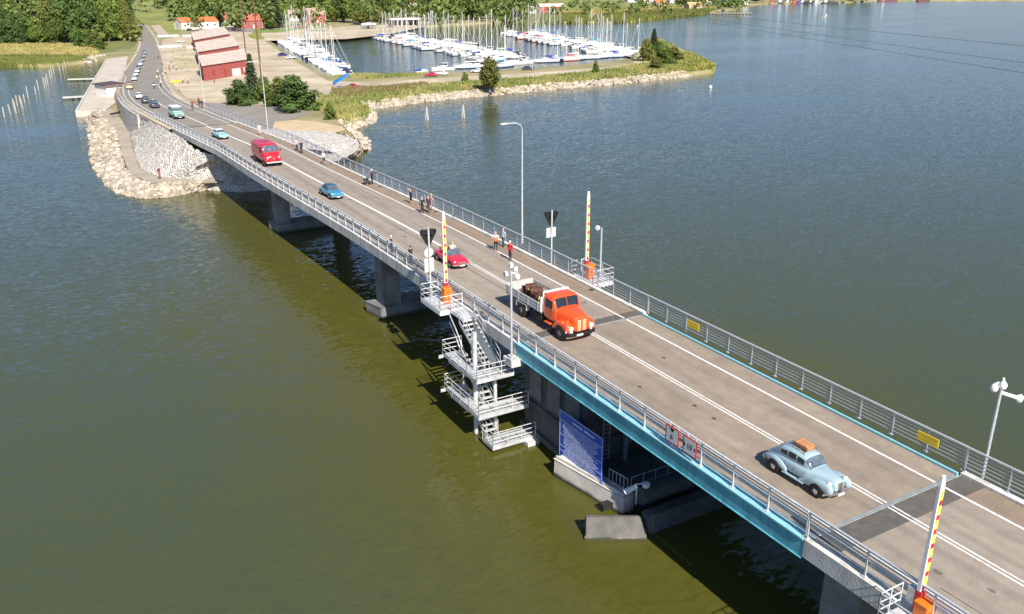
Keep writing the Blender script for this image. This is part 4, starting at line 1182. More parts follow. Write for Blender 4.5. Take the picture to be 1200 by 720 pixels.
# ---- pale blue forties saloon with a roof rack
pale_blue = paint("pale_blue_car_paint", (.33, .45, .50))
b40 = [(2.02, .20, .50, .80, 2.6), (1.95, .33, .44, .96, 2.8), (1.6, .40, .42, 1.05, 2.8), (.9, .56, .40, 1.10, 3), (.5, .70, .34, 1.10, 3.4), (-.3, .74, .33, 1.10, 3.4), (-1.1, .72, .34, 1.08, 3.2), (-1.7, .60, .38, .98, 2.8), (-2.1, .44, .42, .78, 2.6), (-2.22, .25, .46, .66, 2.4)]
h40 = [(.74, .52, .7, 1.07, 3.6), (.40, .58, .7, 1.46, 3.4), (.15, .61, .7, 1.57, 3.2), (-.5, .64, .7, 1.62, 3.2), (-1.05, .62, .7, 1.57, 3.2), (-1.42, .56, .7, 1.36, 3.0), (-1.68, .46, .7, 1.05, 2.8), (-1.8, .38, .7, .9, 2.4)]
f40 = [(2.08, .08, .50, .74, 2.4, .60), (1.95, .17, .42, .88, 2.4, .60), (1.45, .18, .40, .92, 2.6, .62), (1.0, .16, .36, .84, 2.6, .65), (.6, .10, .32, .62, 2.4, .68), (.15, .05, .30, .42, 2.4, .72)]
r40 = [(-.55, .07, .32, .55, 2.4, .72), (-.85, .14, .36, .78, 2.4, .70), (-1.3, .19, .38, .86, 2.4, .66), (-1.75, .17, .38, .76, 2.4, .60), (-2.1, .10, .42, .60, 2.4, .54)]
sedan = make_car("vintage_car", "pale blue vintage saloon with an orange case on its roof rack, nearest car", "car", b40, h40, pale_blue, [(1.32, .66), (-1.28, .66)], r=.335, ww=.17, fenders=(f40, r40),
                 side_win=[(.32, -.08, 1.14, 1.38, 1.44), (-.16, -.62, 1.14, 1.45), (-.70, -1.12, 1.14, 1.43, 1.32)], wind=(.70, .36, 22), rear=(-1.3, -1.55, 50), lights=(1.86, .53, .86, .12), bump=(.44, .74), grille=(2.0, .17, .5, .9), seams=((.42, .42, 1.08), (-.12, .42, 1.08), (-.75, .5, 1.08)))
m_ = MB()
for s in (-1, 1): m_.box((-.1, s * .76, .33), (1.3, .16, .05))
m_.build("running_board", pale_blue, sedan)
m_ = MB()
for k in range(5): m_.box((2.0 - abs(k - 2) * .03, (k - 2) * .075, .72), (.05, .03, .36))
m_.build("grille_bars", pale_blue, sedan)
m_ = MB(); m_.tube((1.9, 0, .98), (.9, 0, 1.10), .012, n=6); m_.build("bonnet_trim", pale_blue, sedan)
m_ = MB()
for s in (-1, 1):
    m_.tube((.12, s * .42, 1.66), (-.95, s * .42, 1.66), .016, n=6)
    for x in (.1, -.4, -.9): m_.tube((x, s * .42, 1.52), (x, s * .42, 1.66), .014, n=5)
for x in (.1, -.25, -.6, -.95): m_.tube((x, -.42, 1.66), (x, .42, 1.66), .014, n=5)
m_.build("roof_rack", wood_brown, sedan)
drive(sedan, 24.3, -1.62)
case_mat = M("orange_leather", (.46, .19, .075), .6, var=.25, scale=4)
cs = thing("luggage_case", "orange brown wicker case strapped on the roof of the pale blue saloon", "luggage", sedan.location + Vector((-.02, .28, 1.675)), -math.pi / 2)
m_ = MB(); m_.box((0, 0, .1), (.84, .52, .18)); m_.build("case", case_mat, cs, bevel=.03)
m_ = MB()
for k in range(6): m_.box((0, -.215 + k * .086, .195), (.8, .05, .02))
for x in (-.28, .28): m_.box((x, 0, .21), (.05, .54, .012))
m_.build("slats", M("pale_leather", (.62, .31, .15), .6, var=.2), cs)

# ---- red convertible
conv_red = paint("red_car_paint", (.62, .018, .045))
bc = [(2.05, .50, .42, .62, 3), (2.0, .66, .34, .76, 3.4), (1.5, .76, .30, .82, 3.8), (.6, .79, .28, .86, 3.8), (-.3, .80, .28, .86, 3.8), (-1.3, .78, .30, .86, 3.6), (-1.9, .72, .36, .80, 3.2), (-2.2, .60, .42, .70, 3)]
conv = make_car("convertible_car", "red open convertible with luggage on its boot, by the left barrier", "car", bc, None, conv_red, [(1.25, .68), (-1.2, .68)], r=.31, lights=(1.96, .56, .63, .11), bump=(.40, .76), grille=(2.03, .36, .47, .62), seams=((.35, .4, .84), (-.55, .4, .84)))
m_ = MB(); m_.box((-.35, 0, .855), (1.45, 1.24, .05)); m_.build("cockpit", M("dark_leather", (.02, .017, .016), .6), conv, bevel=.02)
m_ = MB()
for y in (-.33, .33): m_.box((-.52, y, .95), (.14, .5, .34)); m_.box((-.3, y, .87), (.4, .5, .08))
m_.build("seat", M("red_leather", (.16, .015, .02), .5), conv, bevel=.04)
m_ = MB(); m_.quad((.55, -.62, .86), (.55, .62, .86), (.25, .52, 1.26), (.25, -.52, 1.26)); m_.build("windscreen", glass_clear, conv, fixn=False)
m_ = MB(); m_.path([(.56, -.64, .85), (.25, -.54, 1.28), (.25, .54, 1.28), (.56, .64, .85)], .022); m_.build("windscreen_frame", chrome, conv)
m_ = MB(); m_.tube((.2, .33, .96), (.12, .33, 1.02), .19, n=16); m_.build("steering_wheel", black_paint, conv)
drive(conv, 63.7, -1.45)
sc = thing("luggage_case", "tan suitcase lying on the boot of the red convertible", "luggage", conv.location + Vector((.1, 1.5, .87)), -math.pi / 2)
m_ = MB(); m_.box((0, 0, .13), (.5, .8, .22)); m_.build("case", M("tan_leather", (.50, .25, .06), .5, var=.2, scale=4), sc, bevel=.04)
m_ = MB()
for y in (-.22, .22): m_.box((0, y, .13), (.515, .05, .235))
m_.build("strap", M("dark_strap", (.20, .06, .03), .6), sc)

# ---- blue hardtop
blue_car = paint("blue_car_paint", (.045, .24, .36))
b60 = [(2.08, .52, .40, .62, 3), (2.02, .68, .32, .76, 3.4), (1.5, .76, .28, .84, 3.8), (.7, .79, .26, .90, 3.8), (-.8, .79, .26, .90, 3.8), (-1.6, .75, .30, .86, 3.4), (-2.05, .68, .34, .78, 3.2), (-2.18, .52, .42, .66, 3)]
h60 = [(.80, .60, .6, .90, 3.6), (.30, .63, .6, 1.32, 3.6), (.0, .64, .6, 1.39, 3.4), (-.7, .63, .6, 1.39, 3.4), (-1.1, .60, .6, 1.27, 3.2), (-1.5, .56, .6, .90, 3)]
W60 = [(.36, -.28, .96, 1.22, 1.3), (-.36, -.98, .96, 1.29, 1.18)]
blue = make_car("vintage_car", "mid blue vintage car with a darker roof, behind the red convertible", "car", b60, h60, blue_car, [(1.28, .68), (-1.25, .68)], roof=paint("dark_blue_car_paint", (.03, .085, .13)), side_win=W60, wind=(.76, .34, 22), rear=(-1.15, -1.42, 30), lights=(1.99, .55, .64, .11), bump=(.40, .76), grille=(2.05, .3, .46, .62), seams=((.5, .36, .88), (-.45, .36, .88)))
drive(blue, 92.6, -1.55)

# ---- light blue car with a white roof
lblue = paint("sky_blue_car_paint", (.25, .50, .55))
lb = make_car("vintage_car", "small light blue vintage car with a white roof, behind the red van", "car", b60, h60, lblue, [(1.28, .68), (-1.25, .68)], roof=paint("white_car_paint", (.75, .75, .73)), side_win=W60, wind=(.76, .34, 22), rear=(-1.15, -1.42, 30), lights=(1.99, .55, .64, .11), bump=(.40, .76))
drive(lb, 138.8, -1.7)

# ---- red panel van
van_red = paint("van_red_paint", (.56, .012, .025))
t = thing("panel_van", "red old panel van with a snub bonnet and a roof hatch", "van", (0, 0, 0))
bv = Loft([(2.05, .90, .55, 1.40, 5), (1.9, .98, .5, 2.0, 5), (1.55, 1.02, .48, 2.42, 5.5), (1.2, 1.04, .48, 2.52, 6), (-2.3, 1.05, .48, 2.55, 6), (-2.85, 1.02, .5, 2.45, 5.5), (-2.95, .95, .6, 2.3, 5)])
bv.shell(MB(), 32).build("body", van_red, t, smooth='all')
nv = Loft([(2.95, .42, .70, 1.12, 3), (2.86, .60, .58, 1.30, 3.2), (2.4, .70, .52, 1.40, 3.4), (1.9, .78, .5, 1.45, 3.6)])
nv.shell(MB()).build("bonnet", van_red, t, smooth='all')
fv = Loft([(2.92, .12, .52, .92, 2.4, .80), (2.7, .2, .46, 1.1, 2.4, .80), (2.2, .23, .45, 1.14, 2.4, .82), (1.7, .2, .42, 1.0, 2.4, .84), (1.3, .1, .42, .7, 2.4, .9)])
for s in (-1, 1):
    m_ = fv.shell(MB(), 18); (m_ if s > 0 else mirror(m_)).build("fender", van_red, t, smooth='all')
am = MB()
for x, y in ((2.1, .84), (-1.6, .9)):
    for s in (-1, 1): wheel(t, x, s * ((fv.sec(x)[5] + fv.sec(x)[1] if x > 0 else 1.05) - .09), .40, .24, M("dark_red_hub", (.25, .02, .02), .4))
    yy = (fv.sec(x)[5] + fv.sec(x)[1]) if x > 0 else 1.05
    for s in (-1, 1): arch(am, x, s * (yy + .008), .40, s)
am.build("wheel_arch", rubber, t, fixn=False)
for a0, a1 in ((-.86, -.02), (.02, .86)): bv.front(MB(), 2.0, 1.62, a0, a1).build("windscreen", glass_clear, t, smooth='all', fixn=False)
for s in (-1, 1):
    bv.side(MB(), 1.45, .8, 1.55, 2.15, s).build("window", glass, t, smooth='all', fixn=False)
    m_ = MB(); m_.lathe([(.15, -.12), (.15, 0), (.12, .02), (.01, .05)], (2.8, s * .62, 1.05), 'x', 14); m_.build("headlight", lens, t, smooth=True)
m_ = MB()
for s in (-1, 1):
    for z in (1.0, 1.48): bv.side(m_, .7, -2.4, z, z + .05, s, off=.012, nx=6, na=1)
    for x in (.72, -.3, -1.3): bv.side(m_, x, x - .03, .7, 2.3, s, off=.008, nx=1, na=5)
m_.build("side_moulding", paint("dark_van_red", (.33, .008, .015)), t, fixn=False)
m_ = MB(); m_.box((-.6, 0, 2.57), (1.3, 1.0, .06)); m_.box((-.6, 0, 2.61), (1.1, .8, .03)); m_.build("roof_hatch", paint("dark_van_red", (.33, .008, .015)), t, bevel=.02)
m_ = MB(); m_.box((2.97, 0, .95), (.04, .34, .42)); m_.build("grille", van_red, t, bevel=.02)
m_ = MB(); m_.box((3.0, 0, .98), (.03, .24, .16)); m_.build("badge", chrome, t, bevel=.02)
m_ = MB(); m_.box((3.02, 0, .56), (.1, 1.8, .14)); m_.box((3.08, 0, .56), (.02, .5, .11)); m_.build("front_bumper", M("bumper_white", (.6, .58, .55), .4), t)
m_ = MB(); m_.box((0, 0, .55), (4.6, 1.7, .24)); m_.build("chassis", rubber, t)
m_ = MB()
for s in (-1, 1): m_.box((1.75, s * 1.2, 1.75), (.05, .16, .24)); m_.tube((1.72, s * 1.0, 1.7), (1.75, s * 1.2, 1.75), .015)
m_.build("mirror", black_paint, t)
drive(t, 115.4, -1.85); t.scale = (1.1, 1.1, 1.1)

# ---- orange lorry with a dropside bed
org = paint("lorry_orange_paint", (.80, .085, .012), .3)
bed_grey = M("bed_grey_boards", (.50, .50, .48), .6, var=.15, scale=2.5)
t = thing("lorry", "orange bonneted lorry with a white dropside bed full of scrap", "lorry", (0, 0, 0))
cab = Loft([(1.75, .98, .95, 1.85, 6), (1.55, 1.04, .85, 2.35, 6), (1.35, 1.07, .8, 2.62, 5.5), (1.1, 1.09, .8, 2.70, 5.5), (.5, 1.09, .8, 2.70, 5.5), (.28, 1.06, .8, 2.62, 5), (.2, 1.0, .85, 2.5, 5)])
cab.shell(MB(), 32).build("cab", org, t, smooth='all')
bon = Loft([(3.42, .50, .78, 1.55, 4.5), (3.36, .58, .72, 1.72, 4.5), (3.0, .66, .70, 1.84, 4.2), (2.2, .84, .70, 1.95, 4.2), (1.6, .96, .70, 2.02, 4.2)])
bon.shell(MB(), 28).build("bonnet", org, t, smooth='all')
ff = Loft([(3.36, .22, .72, 1.18, 2.6, .84), (3.2, .30, .62, 1.32, 2.8, .84), (2.7, .32, .60, 1.38, 2.8, .86), (2.2, .31, .56, 1.34, 2.8, .88), (1.8, .22, .52, 1.15, 2.6, .94), (1.5, .12, .5, .8, 2.4, 1.0)])
for s in (-1, 1):
    m_ = ff.shell(MB(), 20); (m_ if s > 0 else mirror(m_)).build("fender", org, t, smooth='all')
am = MB()
for s in (-1, 1): arch(am, 2.55, s * (ff.sec(2.55)[5] + ff.sec(2.55)[1] + .01), .5, s)
am.build("wheel_arch", rubber, t, fixn=False)
hub_grey = M("hub_grey", (.16, .15, .14), .6, var=.3, scale=6)
for s in (-1, 1):
    wheel(t, 2.55, s * (ff.sec(2.55)[5] + ff.sec(2.55)[1] - .10), .50, .28, hub_grey)
    wheel(t, -2.5, s * .98, .52, .50, hub_grey)
for a0, a1 in ((-.86, -.02), (.02, .86)): cab.front(MB(), 1.715, 1.42, a0, a1).build("windscreen", glass, t, smooth='all', fixn=False)
for s in (-1, 1):
    cab.side(MB(), 1.42, .62, 1.82, 2.35, s, zh1=2.4).build("window", glass, t, smooth='all', fixn=False)
    m_ = MB(); cab.side(m_, 1.5, 1.48, .95, 2.3, s, off=.006, nx=1); cab.side(m_, .5, .48, .95, 2.45, s, off=.006, nx=1); m_.build("door_seam", rubber, t, fixn=False)
    m_ = MB(); m_.lathe([(.17, -.16), (.18, 0), (.15, .02), (.1, .05), (.01, .06)], (3.4, s * .80, 1.0), 'x', 16); m_.build("headlight", lens, t, smooth=True)
    m_ = MB(); m_.ball((3.0, s * .84, 1.42), .07); m_.build("indicator", M("amber_lens", (.75, .28, .02), .2), t, smooth=True)
    m_ = MB(); m_.box((1.9, s * 1.24, 2.05), (.05, .2, .3)); m_.tube((1.6, s * 1.05, 1.95), (1.9, s * 1.2, 2.05), .02); m_.build("mirror", chrome, t)
m_ = MB()
for y in (-.2, .2): m_.box((3.43, y, 1.18), (.06, .26, .72))
m_.build("grille", M("cream_grille", (.70, .60, .40), .45, var=.1), t, bevel=.02)
m_ = MB()
for y in (-.2, .2):
    for k in range(5): m_.box((3.465, y - .1 + k * .05, 1.18), (.01, .016, .66))
m_.build("grille_bars", org, t)
m_ = MB(); pts = [(3.1, -1.2, .62), (3.4, -1.05, .62), (3.56, -.5, .62), (3.56, .5, .62), (3.4, 1.05, .62), (3.1, 1.2, .62)]
for a, c in zip(pts, pts[1:]): m_.bar(a, c, .08, .24)
m_.build("front_bumper", black_paint, t)
m_ = MB()
for s in (-1, 1): m_.bar((3.2, s * 1.14, .80), (3.42, s * .7, .80), .06, .12)
m_.build("bumper_trim", white_paint, t)
m_ = MB(); m_.box((3.61, -.25, .6), (.015, .5, .12)); m_.build("number_plate", sign_white, t)
m_ = MB(); m_.tube((3.3, 1.1, .7), (3.3, 1.12, 1.9), .012, n=5); m_.tube((3.3, -1.1, .7), (3.3, -1.12, 1.5), .012, n=5); m_.build("marker_rod", steel, t)
m_ = MB()
for y in (-.4, .4): m_.box((-1.2, y, .78), (6.6, .12, .26))
m_.box((-2.5, 0, .55), (.3, 1.9, .25)); m_.box((2.5, 0, .55), (.3, 1.9, .2)); m_.box((-.4, -.85, .7), (1.0, .5, .5)); m_.box((-.4, .85, .7), (1.0, .5, .5))
m_.build("chassis", rubber, t)
m_ = MB(); m_.box((.9, -1.08, .72), (.75, .2, .08)); m_.box((.9, 1.08, .72), (.75, .2, .08)); m_.build("step", org, t)
m_ = MB(); m_.box((-2.35, 0, 1.16), (4.9, 2.3, .12)); m_.build("bed_floor", M("bed_boards", (.24, .21, .18), .85, var=.4, scale=3), t)
for nm, c, d in (("bed_side", (-2.35, 1.16, 1.52), (4.9, .05, .6)), ("bed_side", (-2.35, -1.16, 1.52), (4.9, .05, .6)), ("tailgate", (-4.8, 0, 1.55), (.05, 2.27, .66)), ("headboard", (.08, 0, 1.75), (.07, 2.34, 1.08))):
    m_ = MB(); m_.box(c, d)
    if nm == "bed_side":
        for k in range(4): m_.box((-4.3 + k * 1.35, c[1] + math.copysign(.035, c[1]), 1.5), (.09, .03, .66))
        for z in (1.28, 1.52, 1.76): m_.box((-2.35, c[1] + math.copysign(.03, c[1]), z), (4.9, .02, .04))
    m_.build(nm, bed_grey if nm != "headboard" else white_paint, t, bevel=.008)
m_ = MB(); m_.box((.17, 0, 2.66), (.12, 2.0, .1)); m_.box((.17, 1.0, 2.2), (.1, .08, .9)); m_.box((.17, -1.0, 2.2), (.1, .08, .9)); m_.build("cab_guard", white_paint, t)
m_ = MB()
for s in (-1, 1): m_.box((-2.5, s * 1.08, 1.08), (1.35, .28, .04)); m_.box((-3.2, s * 1.08, .88), (.04, .28, .4)); m_.box((-1.8, s * 1.08, .88), (.04, .28, .4))
m_.build("mudguard", steel_pale, t)
lorry = drive(t, 47.3, -1.42)
# scrap heap in the bed
rust = M("rusty_iron", (.12, .055, .035), .7, .3, var=.5, scale=6, bump=.4)
t = thing("scrap_engine", "rusty brown engine and drums lying in the lorry bed", "scrap metal", lorry.location + Vector((0, 2.5, 1.225)), -math.pi / 2); t.scale = (1.2, 1.2, 1.2)
m_ = MB(); m_.box((0, 0, .22), (1.3, .75, .4)); m_.box((.2, 0, .5), (.8, .5, .25)); m_.build("engine_block", rust, t, bevel=.05)
for k, (a, b, r_) in enumerate((((-.7, -.5, .35), (-.3, .1, .4), .3), ((-.25, -.5, .62), (.05, .05, .7), .27), ((.25, -.45, .6), (.6, .1, .62), .26), ((-.9, .2, .26), (-.45, .6, .26), .24), ((.5, .4, .28), (.9, -.2, .3), .22))):
    m_ = MB(); a, b = Vector(a), Vector(b); d = (b - a).normalized()
    m_.tube(a, b, r_, n=16); m_.tube(a - d * .03, a, r_ * 1.08, n=16); m_.tube(b, b + d * .03, r_ * 1.08, n=16); m_.tube(a - d * .1, a, r_ * .4, n=12)
    m_.build("drum", rust, t, smooth=True)
m_ = MB(); m_.bar((1.4, -.7, .1), (.2, .3, .75), .06, .06); m_.bar((1.5, .5, .1), (.1, -.6, .7), .05, .05); m_.bar((-1.1, .8, .05), (1.2, .9, .12), .08, .06); m_.build("timber", M("yellow_timber", (.52, .40, .10), .8, var=.3), t)
m_ = MB(); m_.box((-.5, .8, .1), (.9, .5, .2)); m_.box((1.3, -.3, .08), (.5, .8, .16)); m_.build("scrap_plate", M("pale_scrap", (.45, .40, .36), .7, var=.4, scale=5), t, bevel=.03)

# ---- green pickup with white roof
green = paint("pale_green_truck_paint", (.22, .42, .34))
bp_ = [(2.5, .66, .52, .95, 4), (2.42, .84, .46, 1.15, 4), (1.2, .90, .44, 1.22, 4.5), (.4, .93, .44, 1.25, 4.5), (-2.2, .93, .46, 1.25, 5), (-2.55, .90, .5, 1.22, 5)]
hp_ = [(1.25, .74, .9, 1.24, 4.5), (.85, .80, .9, 1.88, 4.5), (.55, .82, .9, 2.0, 4.5), (-1.9, .84, .9, 2.0, 4.5), (-2.35, .82, .9, 1.92, 4.5), (-2.5, .8, .9, 1.3, 4.5)]
t = make_car("vintage_van", "pale green vintage estate van with a white roof, first vehicle after the bend", "van", bp_, hp_, green, [(1.55, .8), (-1.5, .8)], r=.37, ww=.22, roof=paint("green_upper_paint", (.30, .47, .40)), side_win=[(.78, .1, 1.34, 1.8), (0, -1.0, 1.34, 1.8), (-1.1, -2.1, 1.34, 1.8)], wind=(1.2, .88, 24), rear=(-2.38, -2.47, 30), lights=(2.4, .62, .86, .12), bump=(.52, .92), grille=(2.5, .4, .62, .92))
m_ = MB(); m_.box((-.75, 0, 2.01), (3.3, 1.62, .08)); m_.build("roof_panel", white_paint, t, bevel=.03)
drive(t, 164.5, -1.7)

# ---- the queue of small cars coming down the shore road
queue = [(184.6, -1.75, "navy", (.012, .014, .045), "dark navy vintage car with white lamps and people beside it"), (195.5, -2.0, "black_blue", (.015, .02, .03), "dark open vintage car ahead of the white car on the bend"),
         (207.5, -2.3, "cream_white", (.78, .76, .72), "white vintage car on the bend by the hut"), (243, -3.4, "yellow", (.80, .66, .12), "bright yellow car at the top of the bend"), (254, -3.3, "crimson", (.45, .02, .06), "crimson car behind the yellow car"),
         (281, -2.3, "mint", (.62, .72, .66), "pale mint car behind the crimson car"), (301, -2.1, "silver", (.55, .56, .58), "silver grey car in the queue, next after the pale mint car"), (315, -2.0, "white_two", (.72, .72, .72), "white car with a dark windscreen in the queue, below a black one"), (329, -1.9, "charcoal", (.03, .03, .035), "black car in the queue below the white roofed one"),
         (343, -1.8, "dull_white", (.66, .65, .62), "off white car in the queue behind the black car"), (360, -1.7, "steel_blue", (.14, .19, .26), "steel blue car in the queue at the roadside trees"), (380, -1.6, "grey_green", (.13, .16, .15), "grey green car, second from the far end of the queue"), (398, -1.5, "dark_grey", (.06, .065, .08), "dark grey car at the far end of the queue")]
for y, off, nm, col, lab in queue:
    c = make_car("vintage_car", lab, "car", b60, h60, paint(nm + "_car_paint", col), [(1.28, .68), (-1.25, .68)], side_win=W60, wind=(.76, .34, 22), rear=(-1.15, -1.42, 30), lights=(1.99, .55, .64, .11), bump=(.40, .76), group="cars queueing down the shore road", plate=False)
    drive(c, y, off)

# ---- parked cars ashore
def parked(px, py, rz, col, nm, lab, z=GZ, flip=False, boot=False):
    c = make_car("parked_car", lab, "car", b60, h60, paint(nm + "_car_paint", col), [(1.28, .68), (-1.25, .68)], side_win=W60, wind=(.76, .34, 22), rear=(-1.15, -1.42, 30), lights=(1.99, .55, .64, .11), bump=(.40, .76), group="cars parked ashore", plate=False)
    p = G(px, py, z); place(c, (p.x, p.y, z + .03), R(rz)); return c
parked(331, 66, 25, (.03, .02, .22), "violet_blue", "dark blue car parked by the left boat quay, left of a white one")
parked(341, 69.5, 25, (.75, .75, .75), "bright_white", "white car parked by the left boat quay")
parked(505, 90, 150, (.50, .012, .05), "ruby", "ruby red car on the spit track next to a white car")
parked(517.5, 88.5, 150, (.74, .74, .74), "chalk_white", "white car beside the ruby red car on the spit track")
parked(559, 85.5, 150, (.70, .72, .73), "silver_white", "silver white car left of the bushy spit tree")
parked(619, 82.5, -25, (.012, .018, .05), "midnight", "midnight blue car right of the bushy spit tree")
pk = parked(415, 104, -28, (.42, .008, .05), "wine", "wine red car parked by the blue cover on the spit track")
parked(399, 106, -28, (.50, .45, .55), "lilac_grey", "lilac grey car under the raised blue cover")
parked(347.5, 33.5, 0, (.38, .02, .02), "brick_red", "red car left of its twin in front of the harbour houses")
parked(357, 33.5, 0, (.30, .02, .03), "dark_red", "dark red car right of its twin in front of the harbour houses")
parked(221, 36, 60, (.10, .11, .14), "slate", "slate grey car parked by the orange roofed house")
parked(216, 35, 60, (.66, .68, .70), "pale_silver", "pale silver car beside the slate grey car at the orange roofed house")
parked(212, 50.5, 5, (.70, .66, .55), "ivory", "ivory pickup parked between the market tables")
parked(130, 38, -20, (.70, .70, .72), "frost_white", "white car half hidden under the roadside trees")
t = thing("boat_cover", "raised blue cover over a trailer beside the wine red car", "cover", G(400, 103.5, GZ), R(-28))
m_ = MB(); m_.rings([[(x, -1.0 * k, 1.0 + (x + 2) * .55), (x, 1.0 * k, 1.0 + (x + 2) * .55), (x, .8 * k, 1.7 + (x + 2) * .55), (x, 0, 1.95 + (x + 2) * .55), (x, -.8 * k, 1.7 + (x + 2) * .55)] for x, k in ((-2.2, .6), (-1.6, 1), (1.6, 1), (2.3, .7))]); m_.build("cover", M("cover_blue", (.01, .16, .50), .6), t, smooth=True)
m_ = MB(); m_.tube((-1.8, .6, 0), (-1.8, .6, 1.2), .05); m_.tube((1.5, .6, 0), (1.5, .6, 3), .05); m_.tube((-1.8, -.6, 0), (-1.8, -.6, 1.2), .05); m_.tube((1.5, -.6, 0), (1.5, -.6, 3), .05); m_.build("prop", steel, t)
# motorbike
t = thing("motorbike", "small dark motorbike ridden on the shore road beside the yellow car", "motorbike", (0, 0, 0))
for x in (.68, -.68):
    m_ = MB(); m_.lathe([(.22, -.05), (.31, -.05), (.33, 0), (.31, .05), (.22, .05)], (x, 0, .33), 'y', 18); m_.build("wheel", rubber, t, smooth=True)
m_ = MB(); m_.box((0, 0, .5), (.5, .26, .34)); m_.bar((-.68, 0, .35), (.3, 0, .7), .1, .08); m_.bar((.68, 0, .33), (.42, 0, .98), .07, .06); m_.build("frame", rubber, t, bevel=.03)
m_ = MB(); m_.ball((.18, 0, .8), (.3, .15, .14)); m_.build("tank", conv_red, t, smooth=True)
m_ = MB(); m_.box((-.35, 0, .78), (.6, .24, .08)); m_.build("saddle", black_paint, t, bevel=.03)
m_ = MB(); m_.tube((.4, -.36, 1.02), (.4, .36, 1.02), .018); m_.build("handlebar", chrome, t)
m_ = MB(); m_.ball((.58, 0, .88), .1); m_.build("headlight", lens, t, smooth=True)
bike = drive(t, 240, 2.4)

# ================================================================== PEOPLE
skin_mat = M("skin", (.56, .34, .24), .6, var=.1, scale=4)
hair_mats = {"white": M("white_hair", (.66, .63, .58), .8), "brown": M("brown_hair", (.09, .05, .03), .7), "blond": M("blond_hair", (.45, .30, .14), .7), "black": M("black_hair", (.015, .012, .012), .7), "grey": M("grey_hair", (.32, .30, .28), .7)}
_cl = {}
def cloth(col):
    if isinstance(col, str): col = srgb(col)
    k = tuple(round(c, 3) for c in col)
    if k not in _cl: _cl[k] = M("cloth_%d" % len(_cl), col, .85, var=.18, scale=7)
    return _cl[k]
def person(label, loc, rz, top, legs, hair="brown", pose="stand", h=1.74, sleeves=True, shorts=False, shoes=(.03, .03, .03), fingers=True, bulk=1.0, group=None, hat=None):
    """one continuous skinned body; faces take skin or clothing by height along each limb"""
    k = h / 1.74
    V, E_, RAD, TAG = [], [], [], []
    def add(p, r, tg, par=None):
        V.append(Vector(p)); RAD.append(r); TAG.append(tg)
        if par is not None: E_.append((par, len(V) - 1))
        return len(V) - 1
    sit = pose in ("sit", "ride")
    hz = .93 if not sit else .12
    if pose == "ride": hz = .86
    lean = {"lean": .22, "sit": -.06, "ride": .15}.get(pose, .02)
    pel = add((0, 0, hz), .125 * bulk, 'legs')
    wa = add((lean * .3, 0, hz + .16), .125 * bulk, 'top', pel)
    ch = add((lean * .8, 0, hz + .36), .140 * bulk, 'top', wa)
    sh = add((lean, 0, hz + .50), .10, 'top', ch)
    nk = add((lean * 1.15, 0, hz + .585), .052, 'skin', sh)
    jw = add((lean * 1.25 + .025, 0, hz + .66), .070, 'skin', nk)
    cr = add((lean * 1.3 + .01, 0, hz + .745), .088, 'skin', jw)
    tp = add((lean * 1.3, 0, hz + .80), .06, 'skin', cr)
    ns = add((lean * 1.25 + .105, 0, hz + .70), .014, 'skin', jw)
    hands = []
    for s in (-1, 1):
        hp = add((0, s * .085, hz - .05), .098 * bulk, 'legs', pel)
        if sit:
            kn = add((.42, s * .12, hz + .03), .07, 'legs', hp)
            if pose == "ride": kn = V and kn; V[kn] = Vector((.32, s * .2, hz - .12))
            an = add((.40 if pose == "sit" else .12, s * .14, hz - .40), .045, 'legs', kn)
            ft = add((.54 if pose == "sit" else .3, s * .15, hz - .44), .04, 'shoe', an)
        else:
            st = {"walk": s * .17, "lean": 0}.get(pose, s * .03)
            kn = add((st * .5 + .02, s * .10, .50), .066 * bulk, 'legs', hp)
            km = add((st * .7 + .01, s * .105, .30), .058, 'skin' if shorts else 'legs', kn)
            an = add((st - .02, s * .11, .09), .040, 'skin' if shorts else 'legs', km)
            he = add((st - .03, s * .11, .045), .043, 'shoe', an)
            ft = add((st + .14, s * .125, .035), .036, 'shoe', he)
        so = add((lean, s * .185, hz + .475), .062, 'top', sh)
        P = {"stand": ((-.02, s * .25, .22), (.08, s * .24, -.02)), "walk": ((-s * .12, s * .25, .23), (-s * .10 + .1, s * .25, 0)), "up": ((.20, s * .22, .46), (.20, s * .10, .70)), "lean": ((.20, s * .26, .26), (.42, s * .20, .18)), "hold": ((.02, s * .25, .23), (.26, s * .14, .26)),
             "sit": ((.12, s * .25, .24), (.36, s * .2, .26)), "ride": ((.2, s * .3, .24), (.5, s * .3, .22)), "hip": ((-.10, s * .34, .24), (.05, s * .20, .10)), "point": ((.22, s * .28, .36), (.5, s * .3, .42)) if s > 0 else ((-.02, s * .25, .22), (.08, s * .24, -.02))}[pose]
        el = add((P[0][0] + lean, P[0][1], hz + P[0][2]), .044, 'top' if sleeves else 'skin', so)
        wr = add((P[1][0] + lean, P[1][1], hz + P[1][2]), .030, 'top' if sleeves == 'long' else 'skin', el)
        d = (V[wr] - V[el]).normalized()
        pm = add(V[wr] + d * .07, .033, 'skin', wr)
        hands.append((V[wr].copy(), V[pm].copy(), d, s))
    def grow(V, E_, RAD, root, lv):
        me = bpy.data.meshes.new("skeleton"); me.from_pydata([v * k for v in V], E_, [])
        ob = bpy.data.objects.new("skeleton", me); COL.objects.link(ob)
        sk = ob.modifiers.new("skin", 'SKIN'); sk.use_smooth_shade = True
        if not me.skin_vertices: me.attributes.new
        for i, sv in enumerate(me.skin_vertices[0].data):
            sv.radius = (RAD[i] * k, RAD[i] * k); sv.use_root = i in root
        ss = ob.modifiers.new("sub", 'SUBSURF'); ss.levels = lv; ss.render_levels = lv
        dg = bpy.context.evaluated_depsgraph_get()
        out = bpy.data.meshes.new_from_object(ob.evaluated_get(dg))
        bpy.data.objects.remove(ob); bpy.data.meshes.remove(me)
        return out
